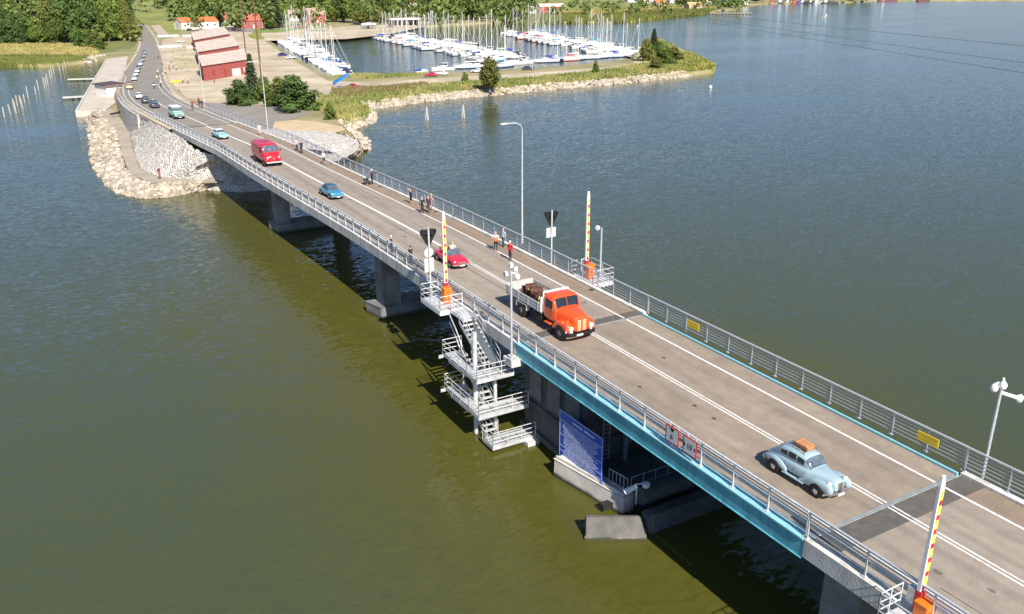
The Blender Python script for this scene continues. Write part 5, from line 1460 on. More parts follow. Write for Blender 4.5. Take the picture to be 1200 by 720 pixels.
    me = grow(V, E_, RAD, {0}, 1)
    vs = [v.co.copy() for v in me.vertices]; fs = [tuple(p.vertices) for p in me.polygons]
    n_body = len(fs)
    # broader than deep: flatten the trunk front to back
    for v in vs:
        if abs(v.y) < .26 * k and hz * k - .05 < v.z < (hz + .54) * k: v.y *= 1.18
    if fingers:
        FV, FE, FR, roots = [], [], [], set()
        for w_, p_, d, s in hands:
            side = d.cross(Vector((0, 0, 1)) if abs(d.z) < .8 else Vector((1, 0, 0))).normalized()
            up = side.cross(d).normalized()
            for q in range(4):
                o = (q - 1.5) * .019; ln = (.062, .074, .070, .055)[q]
                b = len(FV)
                a0 = p_ - d * .03 + side * o; a1 = p_ + d * .02 + side * o; a2 = a1 + (d * .8 + up * -.35).normalized() * ln * .55; a3 = a2 + (d * .4 - up * .8).normalized() * ln * .45
                FV += [a0, a1, a2, a3]; FE += [(b, b + 1), (b + 1, b + 2), (b + 2, b + 3)]; FR += [.009, .0095, .0085, .007]; roots.add(b)
            b = len(FV)
            a0 = w_ + d * .03; a1 = w_ + d * .05 + side * .038 * s; a2 = a1 + (d * .8 + side * .3 * s).normalized() * .04
            FV += [a0, a1, a2]; FE += [(b, b + 1), (b + 1, b + 2)]; FR += [.011, .010, .008]; roots.add(b)
        fm = grow(FV, FE, FR, roots, 1)
        o = len(vs); vs += [v.co.copy() for v in fm.vertices]; fs += [tuple(i + o for i in p.vertices) for p in fm.polygons]
    mats = [skin_mat, cloth(top), cloth(legs), cloth(shoes)]
    ix = {'skin': 0, 'top': 1, 'legs': 2, 'shoe': 3}
    new = bpy.data.meshes.new("person"); new.from_pydata(vs, [], fs)
    for m_ in mats: new.materials.append(m_)
    segs = [(V[a] * k, V[b] * k, TAG[a], TAG[b]) for a, b in E_]
    mi = []
    for q, f in enumerate(fs):
        if q >= n_body: mi.append(0); continue
        c = sum((vs[i] for i in f), Vector()) / len(f)
        best = None
        for a, b, ta, tb in segs:
            d = b - a; L2 = d.length_squared
            t = max(0, min(1, (c - a).dot(d) / L2)) if L2 else 0
            dd = (c - (a + d * t)).length
            if best is None or dd < best[0]: best = (dd, ta if t < .5 else tb)
        mi.append(ix[best[1]])
    new.polygons.foreach_set("material_index", mi)
    new.polygons.foreach_set("use_smooth", [True] * len(fs))
    ob = bpy.data.objects.new("person", new); COL.objects.link(ob)
    tag(ob, label, "person", group)
    hc = Vector((lean * 1.3, 0, hz + .745)) * k
    hm_ = MB()
    if hat:
        hm_.ball((hc.x - .005, 0, hc.z + .03 * k), (.108 * k, .102 * k, .095 * k), 12, 8); hm_.box((hc.x + .11 * k, 0, hc.z + .03 * k), (.1 * k, .13 * k, .015))
        hm_.build("cap", cloth(hat), ob, smooth='all')
    else:
        rr = []
        for a in range(7):
            u = a / 6 * 1.75
            rr.append([(hc.x - .012 * k - .018 * k * (a / 6) + .106 * k * math.sin(u) * math.cos(q * math.pi / 6) * (.86 if math.cos(q * math.pi / 6) > .3 and a > 4 else 1), .098 * k * math.sin(u) * math.sin(q * math.pi / 6), hc.z + .115 * k * math.cos(u) + .005) for q in range(12)])
        hm_.rings(rr, caps=True); hm_.build("hair", hair_mats[hair], ob, smooth='all')
    em = MB()
    for s in (-1, 1): em.ball((hc.x + .076 * k, s * .033 * k, hc.z - .01 * k), .012 * k, 6, 4)
    em.build("eyes", black_paint, ob)
    em = MB(); em.box((hc.x + .090 * k, 0, hc.z - .10 * k), (.012, .045 * k, .012)); em.build("mouth", M("lips", (.35, .12, .10), .6), ob)
    em = MB()
    for s in (-1, 1): em.ball((hc.x, s * .092 * k, hc.z - .03 * k), (.02 * k, .012 * k, .032 * k), 6, 4)
    em.build("ears", skin_mat, ob)
    ob.location = loc; ob.rotation_euler[2] = rz
    return ob
def on_deck(px, py): p = G(px, py, 7.0); return (p.x, p.y, 7.005)
S_, LW = (.02, .022, .04), .02
NAVY = (.018, .022, .05); DENIM = (.045, .075, .16); BLACK = (.012, .012, .014); WHITE = (.72, .72, .72); KHAKI = (.30, .24, .16)
G_ = "people watching from the bridge"
def pp(px, py, lab, face, top, legs, **kw): return person(lab, on_deck(px, py), R(face), top, legs, group=G_, **kw)
# facing: 180 = towards the near railing, -90 = towards the near end, 0 = towards the far railing
pp(598, 305.5, "person with white hair in a red jumper and dark trousers", 200, (.48, .012, .025), NAVY, hair="white", sleeves='long', pose="stand")
pp(590, 289.7, "person in a light blue shirt and jeans beside one with an orange bag", 180, (.42, .50, .66), DENIM, hair="grey", pose="hip")
b_ = pp(581, 294, "person in a white top carrying an orange bag in front", -120, (.68, .66, .64), NAVY, hair="grey", pose="hold", sleeves=True)
t = thing("shoulder_bag", "orange bag held by the person in the white top", "bag", b_.location + Vector((-.12, -.24, .95)), R(-120))
m_ = MB(); m_.box((0, 0, .14), (.16, .36, .30)); m_.build("pouch", M("orange_cloth", (.72, .14, .02), .8), t, bevel=.03)
m_ = MB(); m_.path([(0, -.16, .28), (-.02, -.12, .5), (-.02, .12, .5), (0, .16, .28)], .012); m_.build("strap", M("dark_cloth", (.03, .02, .02), .8), t)
pp(495, 250.5, "person in all dark clothes, left of a group of three by the far railing", -100, (.018, .018, .026), BLACK, hair="grey", sleeves='long')
pp(502.5, 250, "person in a dark plum jacket, middle of a group of three by the far railing", -140, (.075, .025, .05), (.10, .075, .055), hair="grey", sleeves='long', h=1.8)
pp(506, 246.5, "person in beige, right of a group of three by the far railing", 170, (.52, .36, .26), (.36, .27, .22), hair="blond", pose="hip")
pp(482, 239.5, "person in a dark dress with raised arms taking a picture at the far railing", 200, (.02, .022, .045), (.02, .022, .045), hair="brown", pose="up", sleeves=False, shorts=True, shoes=(.4, .15, .08))
pp(436.5, 216, "person in a plum jacket beside a dark pushchair", 190, (.11, .02, .06), (.03, .03, .04), hair="white", sleeves='long', pose="hold")
pp(380, 193, "person in a white T-shirt and dark shorts walking along the far railing", -70, WHITE, NAVY, hair="grey", pose="walk", shorts=True)
pp(353.6, 180, "person in a navy coat close to one in a pale shirt", -120, (.012, .016, .04), (.012, .016, .04), hair="black", sleeves='long')
pp(348.3, 177.2, "person in a pale grey shirt and dark trousers next to one in a navy coat", -70, (.50, .50, .54), NAVY, hair="brown", pose="hip")
pp(304.6, 158.8, "person in white clothes beyond the red van at the far railing", -110, WHITE, (.60, .52, .46), hair="brown", shorts=True)
pp(226, 128.4, "person in black trousers and a red top, left of a pair on the far footway", -90, (.30, .02, .02), BLACK, hair="brown")
pp(233.6, 124.6, "person in a dark red coat, middle of three on the far footway", -90, (.20, .02, .03), BLACK, hair="brown", sleeves='long')
pp(237, 127.5, "person in black with a yellow bag, right end of the group near the bend", -100, (.02, .02, .025), (.30, .03, .03), hair="black", sleeves='long')
pp(459.5, 299, "person with white hair and a dark jacket leaning at the near railing", 150, (.018, .016, .02), (.04, .05, .08), hair="white", pose="stand", sleeves='long')
pp(482, 311.5, "person in a dark olive jacket at the near railing by the signal pole", 120, (.028, .03, .03), (.05, .05, .06), hair="brown", pose="hold", sleeves='long')
person("person in a dark red top standing on the white stone slope under the bridge", (*G(187, 208, 1.6).to_2d(), 1.5), R(-60), (.14, .02, .04), (.28, .08, .08), hair="black", group=None)
t = thing("pushchair", "dark pushchair beside the person in plum at the far railing", "pushchair", on_deck(430, 216.5), R(170))
for x, y in ((.3, .22), (.3, -.22), (-.3, .25), (-.3, -.25)):
    m_ = MB(); m_.lathe([(.05, -.02), (.13, -.02), (.13, .02), (.05, .02)], (x, y, .13), 'y', 12); m_.build("wheel", rubber, t)
m_ = MB(); m_.path([(.3, .2, .14), (-.1, .2, .6), (-.5, .2, 1.02), (-.5, -.2, 1.02), (-.1, -.2, .6), (.3, -.2, .14)], .02); m_.bar((-.3, .22, .14), (.1, .2, .5), .03, .03); m_.bar((-.3, -.22, .14), (.1, -.2, .5), .03, .03); m_.build("frame", black_paint, t)
m_ = MB(); m_.rings([[(x, -.2, z), (x, .2, z), (x + .05, .2, z + .22), (x + .05, -.2, z + .22)] for x, z in ((-.2, .5), (.15, .42), (.4, .5))]); m_.build("seat", BLACK and M("pram_cloth", (.02, .02, .025), .9), t, bevel=.03)
m_ = MB(); m_.ball((-.12, 0, .82), (.2, .18, .12), 10, 6); m_.build("hood", M("pram_hood", (.12, .12, .13), .8), t, smooth=True)
# driver of the open car
person("person in a pale shirt driving the red convertible", conv.location + Vector((.33, .36, .78)), -math.pi / 2, (.55, .54, .52), (.05, .05, .06), hair="grey", pose="sit", fingers=True)
person("person in dark leathers riding the motorbike", bike.location + Vector((.0, .25, 0)), bike.rotation_euler[2], (.03, .03, .04), (.02, .02, .025), hair="black", pose="ride", fingers=False, hat=(.02, .02, .02))
# crowd beside the shore road
cw = [(186, 70, (.02, .03, .05), BLACK, "in dark blue, alone at the road edge above the crowd"), (190.5, 77.5, (.50, .03, .10), NAVY, "in a raspberry red jacket at the top of the crowd"), (192, 81.5, (.55, .10, .18), (.4, .3, .3), "in a pink jacket below the raspberry red one"), (198, 79, (.70, .66, .66), NAVY, "in white beside the pink jackets"),
      (201, 74.5, (.66, .60, .42), BLACK, "in a pale yellow top at the upper edge of the crowd"), (203.5, 79.5, (.66, .66, .70), DENIM, "in a white shirt on the right of the crowd"), (207, 83, (.60, .70, .42), BLACK, "in a pale lime vest on the right of the crowd"), (199, 84, (.40, .05, .10), NAVY, "in a dark pink jumper in mid crowd"),
      (190, 86, (.03, .03, .05), BLACK, "in black on the left of the crowd"), (185.3, 88.5, (.66, .66, .64), (.05, .10, .08), "in a white shirt right at the kerb"), (191.5, 91.5, (.72, .80, .35), BLACK, "in a lime yellow vest under the crowd"), (184.5, 95.5, (.72, .80, .40), (.2, .25, .2), "in a lime yellow vest standing in the road edge"),
      (194, 88, (.50, .50, .48), BLACK, "in grey behind the lime vest"), (214.5, 97.5, (.75, .74, .30), BLACK, "in a yellow vest, left of two on the bare ground"), (220.5, 98.5, (.62, .56, .34), BLACK, "in a pale vest, right of two on the bare ground"), (188.8, 102, (.60, .58, .56), BLACK, "in a pale top at the lower end of the crowd"),
      (196.5, 103, (.42, .02, .06), BLACK, "in dark red, left of a pair at the lower end of the crowd"), (200, 103.5, (.46, .03, .07), BLACK, "in dark red, right of a pair at the lower end of the crowd"), (210.5, 110, (.66, .25, .32), BLACK, "in pink standing by the lower edge of the yard"), (204, 110.5, (.74, .70, .66), (.66, .60, .58), "all in white by the lower edge of the yard"),
      (232, 88.5, (.10, .12, .14), DENIM, "in grey walking towards the boathouses"), (146.5, 86.5, (.72, .70, .60), BLACK, "in a white top on the left footway above the hut"), (251.5, 97.5, (.05, .06, .08), BLACK, "in dark clothes at the corner of the nearest boathouse")]
for i, (x, y, top, legs, lab) in enumerate(cw):
    z = GZ + .05
    p = G(x, y, z)
    if x < 190: 
        p = on_road(x, y)
    person("person " + lab, (p.x, p.y, (road_z(p.y) + .07) if x < 190 else z), R(random.uniform(100, 260)), top, legs, hair=random.choice(["brown", "blond", "grey", "black"]), pose=random.choice(["stand", "hold", "hip", "walk"]), fingers=False, group="people in the crowd by the shore road")

# ================================================================== MARINA
hull_white = M("gelcoat_white", (.74, .74, .73), .3, var=.05, coat=.4)
deck_white = M("deck_white", (.70, .69, .66), .5, var=.08)
mast_mat = M("mast_alloy", (.76, .76, .74), .45, .0, var=.06)
covers = {"blue": M("cover_blue_cloth", (.015, .06, .30), .8), "red": M("cover_red_cloth", (.50, .03, .05), .8), "white": M("cover_white_cloth", (.68, .67, .64), .8), "navy": M("cover_navy_cloth", (.015, .02, .05), .8), "teal": M("cover_teal_cloth", (.02, .22, .34), .8), "cream": M("cover_cream_cloth", (.60, .53, .40), .8)}
stripes = {"red": M("hull_red", (.45, .03, .04), .35), "blue": M("hull_blue", (.02, .06, .22), .35), "white": hull_white, "dark": M("hull_dark", (.03, .035, .05), .35), "green": M("hull_green", (.03, .14, .09), .35)}
def hull(mb, L, B, F, zk=-.25, full=.9):
    rr = []
    for k in range(11):
        u = k / 10; x = -L / 2 + L * u
        b = B / 2 * (full + (1 - full) * math.sin(min(1, u / .45) * math.pi / 2)) * (1 - max(0, (u - .45) / .55) ** 2.2 * .985)
        sh = F * (1 + .28 * max(0, u - .3) ** 1.5)
        rr.append([(x, 0, zk + .2 * u), (x, b * .72, zk + .28), (x, b, sh * .6), (x, b * .985, sh), (x, b * .9, sh + .03), (x, 0, sh + .06), (x, -b * .9, sh + .03), (x, -b * .985, sh), (x, -b, sh * .6), (x, -b * .72, zk + .28)])
    mb.rings(rr); return mb
def sailboat(cov, strp, L=9.2, H=13.0):
    t = thing("sailboat", "sailboat", "sailboat", (0, 0, -100))
    B = L * .33; F = L * .115
    h_ = hull(MB(), L, B, F).build("hull", hull_white if strp in ("white", "red") else stripes.get(strp, hull_white), t, smooth=True)
    m_ = MB(); hull(m_, L * 1.004, B * 1.012, F * .26, -.2); m_.build("boot_stripe", stripes["red" if strp == "red" else "blue"], t, smooth=True)
    m_ = MB(); z = F * 1.08
    m_.rings([[(L * .26, -B * .12, z), (L * .26, B * .12, z), (L * .24, B * .1, z + .12), (L * .24, -B * .1, z + .12)], [(L * .08, -B * .30, z), (L * .08, B * .30, z), (L * .07, B * .26, z + .42), (L * .07, -B * .26, z + .42)], [(-L * .16, -B * .33, z), (-L * .16, B * .33, z), (-L * .17, B * .28, z + .50), (-L * .17, -B * .28, z + .50)]]); m_.build("cabin", deck_white, t, bevel=.04)
    m_ = MB()
    for s in (-1, 1): m_.quad((L * .06, s * (B * .295), z + .14), (-L * .14, s * (B * .325), z + .14), (-L * .14, s * (B * .305), z + .34), (L * .05, s * (B * .278), z + .32))
    m_.build("cabin_window", glass, t, fixn=False)
    m_ = MB(); m_.box((-L * .30, 0, z + .0), (L * .24, B * .42, .06)); m_.build("cockpit", M("cockpit_teak", (.30, .21, .13), .7), t)
    m_ = MB(); m_.tube((L * .06, 0, F), (L * .06, 0, H), .12, .085, n=8); m_.tube((L * .06, -B * .34, H * .58), (L * .06, B * .34, H * .58), .03, n=5); m_.build("mast", mast_mat, t)
    m_ = MB()
    for a, b in (((L * .48, 0, F * 1.25), (L * .06, 0, H * .97)), ((-L * .48, 0, F), (L * .06, 0, H))): m_.tube(a, b, .028, n=4)
    for s in (-1, 1): m_.path([(L * .04, s * B * .46, F), (L * .06, s * B * .34, H * .58), (L * .06, 0, H * .95)], .018, n=4)
    m_.build("rigging", mast_mat, t)
    m_ = MB(); m_.tube((L * .05, 0, z + 1.05), (-L * .36, 0, z + 1.0), .06, n=6); bo = m_.build("boom", mast_mat, t)
    m_ = MB(); m_.rings([[(x, r_ * math.cos(a), z + 1.2 + r_ * 1.2 * math.sin(a)) for a in [i * math.pi / 4 for i in range(8)]] for x, r_ in ((L * .07, .12), (L * .04, .26), (-L * .12, .2), (-L * .36, .1))]); m_.build("sail_cover", covers[cov], bo, smooth=True)
    if cov in ("blue", "navy"):
        m_ = MB(); m_.rings([[(x, -B * .3, z + .35), (x - .02, -B * .26, z + .35 + hh), (x - .02, B * .26, z + .35 + hh), (x, B * .3, z + .35)] for x, hh in ((-L * .10, .15), (-L * .15, .6), (-L * .22, .62))]); m_.build("spray_hood", covers[cov], t)
    m_ = MB()
    for s in (-1, 1):
        pts = [(L * (-.47 + .19 * k), s * B * (.43 if k < 3 else .43 - .085 * (k - 2)), z - .05) for k in range(6)]
        for p in pts: m_.tube(p, (p[0], p[1], p[2] + .6), .016, n=4)
        m_.path([(p[0], p[1], p[2] + .6) for p in pts], .014, n=4)
    m_.build("guard_wires", mast_mat, t)
    return t
def motorboat(strp, L=7.2, cabin=True, cov="white"):
    t = thing("motorboat", "motorboat", "motorboat", (0, 0, -100))
    B = L * .36; F = L * .135
    hull(MB(), L, B, F, full=.97).build("hull", stripes[strp], t, smooth=True)
    z = F * 1.07
    m_ = MB(); m_.rings([[(L * .28, -B * .22, z), (L * .28, B * .22, z), (L * .22, B * .2, z + .22), (L * .22, -B * .2, z + .22)], [(L * .12, -B * .36, z), (L * .12, B * .36, z), (L * .06, B * .32, z + .55), (L * .06, -B * .32, z + .55)], [(-L * .1, -B * .38, z), (-L * .1, B * .38, z), (-L * .1, B * .36, z + .55), (-L * .1, -B * .36, z + .55)]]); m_.build("foredeck", deck_white, t, bevel=.05)
    if cabin:
        m_ = MB(); m_.rings([[(x0, -B * .34, z + .5), (x0, B * .34, z + .5), (x1, B * .3, z + 1.4), (x1, -B * .3, z + 1.4)] for x0, x1 in ((L * .06, -L * .0), (-L * .2, -L * .2))]); m_.build("wheelhouse", deck_white, t, bevel=.05)
        m_ = MB()
        for s in (-1, 1): m_.quad((L * .03, s * (B * .335 + .01), z + .75), (-L * .18, s * (B * .335 + .01), z + .75), (-L * .18, s * (B * .315 + .01), z + 1.25), (-L * .0, s * (B * .315 + .01), z + 1.25))
        m_.quad((L * .045 + .02, -B * .3, z + .72), (L * .045 + .02, B * .3, z + .72), (L * .012 + .02, B * .28, z + 1.25), (L * .012 + .02, -B * .28, z + 1.25)); m_.build("cabin_window", glass, t, fixn=False)
        m_ = MB(); m_.box((-L * .1, 0, z + 1.45), (L * .3, B * .74, .07)); m_.build("cabin_roof", deck_white, t, bevel=.02)
    else:
        m_ = MB(); m_.rings([[(L * .08, -B * .38, z + .3), (L * .08, B * .38, z + .3), (L * .05, 0, z + .95)], [(-L * .42, -B * .42, z), (-L * .42, B * .42, z), (-L * .42, 0, z + .35)]]); m_.build("canvas_cover", covers[cov], t)
    m_ = MB(); m_.box((-L * .52, 0, z - .1), (.35, .4, .7)); m_.box((-L * .52, 0, -.1), (.14, .1, .7)); m_.build("outboard", black_paint, t, bevel=.04)
    m_ = MB(); m_.path([(L * .2, -B * .3, z + .5), (L * .45, -B * .06, z + .6), (L * .45, B * .06, z + .6), (L * .2, B * .3, z + .5)], .02); m_.build("bow_rail", steel, t)
    return t
SAIL = [("blue", "white", 10.0, 14.0), ("red", "red", 10.4, 14.8), ("white", "white", 11.4, 16.2), ("navy", "white", 9.6, 13.4), ("teal", "white", 10.2, 14.4), ("cream", "white", 9.2, 12.8), ("white", "white", 9.8, 13.8), ("white", "dark", 8.8, 12.4)]
MOT = [("white", 8.0, True, "white"), ("white", 7.0, False, "blue"), ("white", 9.2, True, "white"), ("white", 6.6, False, "navy"), ("white", 7.2, True, "white")]
sp = [sailboat(*a) for a in SAIL]; mp = [motorboat(*a) for a in MOT]
bpy.context.view_layer.update()
protos = sp + mp
used_proto = set()
HULLN = {"white": "white", "red": "red", "dark": "dark", "blue": "blue", "green": "green"}
def moor(i_proto, p, rz, label, group, s=1.0):
    pr = protos[i_proto]
    if i_proto not in used_proto:
        used_proto.add(i_proto); place(pr, (p.x, p.y, 0), rz, s); pr["label"] = label; pr["group"] = group; return pr
    return copy_tree(pr, (p.x, p.y, 0), rz, s, label, group)
def desc(ip):
    if ip < len(SAIL):
        c, s = SAIL[ip][0], SAIL[ip][1]
        return "%s sailboat, %s sail cover" % ("red striped" if s == "red" else HULLN[s], c)
    s, L_, cb, cv = MOT[ip - len(SAIL)]
    return "%s motorboat, %s" % (HULLN[s], "wheelhouse" if cb else cv + " canvas")
mr = random.Random(11)
def row(a, b, n, rz, off, where, group, sails, jit=.5, smin=.95, smax=1.2):
    A, B_ = G(*a, 0), G(*b, 0)
    d = (B_ - A); dn = d.normalized()
    ax = Vector((math.cos(rz), math.sin(rz), 0))
    cnt = {}
    for i in range(n):
        ip = mr.choice(range(len(SAIL))) if mr.random() < sails else len(SAIL) + mr.randrange(len(MOT))
        if ip in (1, 3, 7) and mr.random() < .6: ip = mr.choice((0, 2, 5, 6))
        L_ = (SAIL + [(0, 0, m_[1]) for m_ in MOT])[ip][2]
        sc_ = mr.uniform(smin, smax)
        p = A + d * ((i + .5 + mr.uniform(-.15, .15)) / n) - ax * (off + L_ * sc_ / 2 + mr.uniform(0, jit))
        moor(ip, p, rz + mr.uniform(-.06, .06), "%s, %s from shore %s" % (desc(ip), nth(i), where), group, sc_)
# left quay: bows to the quay, sterns to the basin
row((322, 51), (388, 91), 27, R(165), .8, "along the left quay", "boats moored at the left quay", .62)
# middle pontoon, both sides
row((455, 44.5), (600, 73), 24, R(2), 1.2, "on middle pontoon's near side", "boats on the middle pontoon near side", .78)
row((457, 44), (602, 72), 20, R(182), 1.2, "on middle pontoon's far side", "boats on the middle pontoon far side", .80)
# outer pontoon
row((606, 40), (738, 66), 20, R(-8), 1.2, "on outer pontoon's near side", "boats on the outer pontoon near side", .62)
row((608, 40), (738, 66), 15, R(172), 1.2, "on outer pontoon's far side", "boats on the outer pontoon far side", .75)
# along the spit
def spit(px, py, ip, rz, lab, s=1.0): moor(ip, G(px, py, 0), R(rz), lab, "boats along the inner edge of the spit", s)
for k, (px, py, ip, rz, s) in enumerate([(494, 86, 9, 20, .9), (519, 83, 8, 170, 1.0), (547, 80.5, 2, 172, .9), (557, 80, 8, 175, .9), (590, 79, 4, 10, 1.0), (602, 76.5, 10, 175, .95), (614, 75.5, 8, 5, 1.1), (640, 73.5, 0, 172, 1.0), (652, 72.5, 7, 8, .95), (665, 71.5, 1, 174, .9), (676, 70.5, 2, 5, 1.0), (690, 69.5, 5, 172, 1.0), (704, 68.5, 2, 6, 1.0), (716, 67.6, 0, 172, 1.0), (728, 66.8, 2, 4, 1.05)]):
    spit(px, py, ip, rz, "%s, %s from left along the spit" % (desc(ip), nth(k)), s)
def pontoon(a, b, w_, lab):
    A, B_ = G(*a, .5), G(*b, .5); t = thing("pontoon", lab, "pontoon", (A + B_) / 2)
    d = B_ - A; rz = math.atan2(d.y, d.x)
    m_ = MB(); m_.box((0, 0, -.02), (d.length, w_, .16), rz); m_.build("deck", wood_grey, t)
    m_ = MB(); n = int(d.length / 8)
    for k in range(n): 
        q = d * ((k + .5) / n - .5); m_.box((q.x, q.y, -.4), (2.6, w_ * .86, .6), rz)
    m_.build("float", concrete, t)
pontoon((455, 44.5), (602, 73), 2.4, "middle boat pontoon between two rows of sailboats")
pontoon((606, 40), (740, 66.5), 2.4, "outer boat pontoon ending near the spit")
pass
# boat on land, moving boat, buoys
b_ = moor(2, G(432, 36.5, 0), R(200), "white sailboat hull standing on props on the quay yard, mast down", "boats laid up ashore", .95)
for c in list(b_.children):
    if c.name.split(".")[0] in ("mast", "rigging", "boom"):
        for e in list(c.children): bpy.data.objects.remove(e)
        bpy.data.objects.remove(c)
b_.location.z = 3.2
m_ = MB(); m_.box((.3, 0, -1.2), (2.2, .3, 1.7)); m_.box((-3.4, 0, -.9), (.5, .15, 1.2)); m_.build("keel", M("keel_dark", (.05, .02, .02), .6), b_)
m_ = MB()
for x in (-2.5, 0, 2.4):
    for s in (-1, 1): m_.tube((x, s * 1.5, -2.0), (x, s * 1.0, .3), .06)
m_.build("props", steel, b_)
moor(12, G(967, 20.5, 0), R(30), "small dark motorboat alone on the open water at upper right", None, 1.2)
for x, y, lab in ((747, 31, "white buoy floating off the outer pontoon"), (832.5, 103.5, "white buoy floating off the reedy spit tip")):
    t = thing("buoy", lab, "buoy", G(x, y, 0)); m_ = MB(); m_.ball((0, 0, .25), .5, 10, 8); m_.build("float", white_paint, t, smooth=True); m_ = MB(); m_.tube((0, 0, .6), (0, 0, 1.0), .06); m_.build("ring", steel, t)
for x, y, lab in ((500.5, 141, "left weathered stake marker in the water near the shore"), (543, 138, "right weathered stake marker in the water near the shore")):
    t = thing("stake_marker", lab, "marker", G(x, y, 0))
    m_ = MB()
    for a, b in (((-.5, 0, -1), (0, 0, 3.0)), ((.5, .1, -1), (.05, 0, 2.9)), ((0, -.4, -1), (0, .02, 2.8))): m_.tube(a, b, .15, .12, n=8)
    m_.build("stake", M("bleached_wood", (.44, .40, .35), .85, var=.3), t)
    m_ = MB(); m_.tube((-.3, 0, .8), (.3, 0, .8), .06); m_.build("cross_bar", wood_grey, t)
for i_, pr_ in enumerate(protos):
    if i_ not in used_proto:
        for c in kids(pr_):
            for e in kids(c): bpy.data.objects.remove(e)
            bpy.data.objects.remove(c)
        bpy.data.objects.remove(pr_)
# mooring posts on the left
bw = M("bleached_wood", (.44, .40, .35), .85, var=.3)
pr = [(5, 137), (13, 134), (19, 132.5), (17, 129.5), (20.5, 124.5), (24, 121.5), (29, 120), (33, 114.5), (42, 111), (45.5, 106), (52.5, 103.5), (54.5, 101.5), (56.5, 99), (59, 92.5), (61, 90), (63.5, 86.5), (70.5, 84), (74, 82), (77, 79.5), (27, 127)]
for i, (x, y) in enumerate(pr):
    p = G(x, y, 0); hh = mr.uniform(2.0, 3.3)
    m_ = MB(); m_.tube((0, 0, -1.5), (mr.uniform(-.25, .15), mr.uniform(-.1, .1), hh), .19, .15, n=8)
    o_ = m_.build("mooring_post", bw, None, loc=(p.x, p.y, 0), smooth=True)
    tag(o_, "bleached wooden mooring post standing in the water in the slanting line at the left", "post", "old mooring posts in the left water")
# power poles and wires
for (x, y), lab, h_ in (((288.5, 67), "tall brown power pole behind the boathouses", 23.0), ((307, 97), "tall brown power pole beside the conifer by the boathouses", 22.8)):
    t = thing("power_pole", lab, "power pole", G(x, y, GZ))
    m_ = MB(); m_.tube((0, 0, -.5), (0, 0, h_), .28, .18, n=10); m_.build("pole", wood_brown, t, smooth=True)
    m_ = MB(); m_.box((0, 0, h_ - .6), (3.2, .14, .16), .4); m_.build("cross_arm", wood_brown, t)
    m_ = MB()
    for s in (-1.4, 0, 1.4): m_.tube((s * math.cos(.4), s * math.sin(.4), h_ - .5), (s * math.cos(.4), s * math.sin(.4), h_ - .15), .09)
    m_.build("insulator", M("porcelain", (.4, .25, .2), .3), t)
t = thing("power_pole", "thin power pole on the far shore left of the reeds holding the water wires", "power pole", G(700, 22, GZ))
m_ = MB(); m_.tube((0, 0, -.5), (0, 0, 13), .22, .15, n=8); m_.build("pole", wood_grey, t)
m_ = MB(); m_.box((0, 0, 12.6), (2.6, .14, .16), 1.0); m_.build("cross_arm", wood_grey, t)
wire = M("wire_black", (.03, .03, .035), .6)
pl = G(700, 22, GZ)
for k, (px, py, lab) in enumerate([(1240, 58, "highest of the three dark wires crossing the upper right water"), (1240, 79, "middle one of the three dark wires crossing the upper right water"), (1240, 92, "lowest of the three dark wires crossing the upper right water")]):
    a = Vector((pl.x + (k - 1) * .7, pl.y + (k - 1) * 1.1, GZ + 12.8 - k * .4)); b = GY(px, py, 225 - k * 6)
    m_ = MB(); pts = []
    for i in range(25):
        u = i / 24; q = a.lerp(b, u); q.z -= 2.2 * 4 * u * (1 - u) * .35; pts.append(q)
    for p_, q_ in zip(pts, pts[1:]): m_.tube(p_, q_, .045, n=5, caps=False)
    tag(m_.build("power_cable", wire), lab, "cable")
pe = GY(1240, 79, 219)
t = thing("power_pole", "power pole standing in the water right outside the picture", "power pole", (pe.x, pe.y, 0))
m_ = MB(); m_.tube((0, 0, -2), (0, 0, pe.z + .8), .3, .2, n=8); m_.build("pole", wood_grey, t)
# quay, hut and jetties on the left
Q = thing("stone_quay", "pale concrete quay along the shore road on the left", "quay", G(118, 100, GZ))
o = -Q.location
m_ = MB(); m_.slab([tuple(G(*q, 1.5).to_2d()) for q in [(124, 69.5), (150, 66), (147, 82), (140, 100), (136, 120), (124, 129), (88, 130)]], -1, 1.5); rel(m_, o).build("deck", M("quay_concrete", (.50, .44, .37), .9, var=.15, scale=.25, detail=8), Q)
m_ = MB(); pts = [G(*q, 1.5) for q in [(124.3, 70), (107, 98), (89, 129.4)]]
for a, b in zip(pts, pts[1:]): m_.bar(a + Vector((.2, 0, .12)), b + Vector((.2, 0, .12)), .35, .22)
rel(m_, o).build("edge_beam", concrete_pale, Q)
H = thing("quay_hut", "small hut with a dark flat roof and white walls on the quay", "hut", G(129, 112, 1.5), R(20))
m_ = MB(); m_.box((0, 0, 1.4), (4.4, 6.5, 2.8)); m_.build("wall", white_board, H)
m_ = MB(); m_.rings([[(-2.7, y, 2.85), (2.7, y, 3.05), (2.7, y, 3.25), (-2.7, y, 3.05)] for y in (-3.8, 3.8)]); m_.build("roof", M("tar_roof", (.075, .055, .06), .8, var=.2), H)
m_ = MB(); m_.box((0, -3.27, 1.2), (3.6, .04, 1.7)); m_.build("shutter", M("hut_shutter", (.62, .60, .57), .7), H)
m_ = MB(); m_.box((0, -3.82, 2.9), (5.4, .06, .22)); m_.build("fascia", M("hut_fascia", (.30, .12, .10), .7), H)
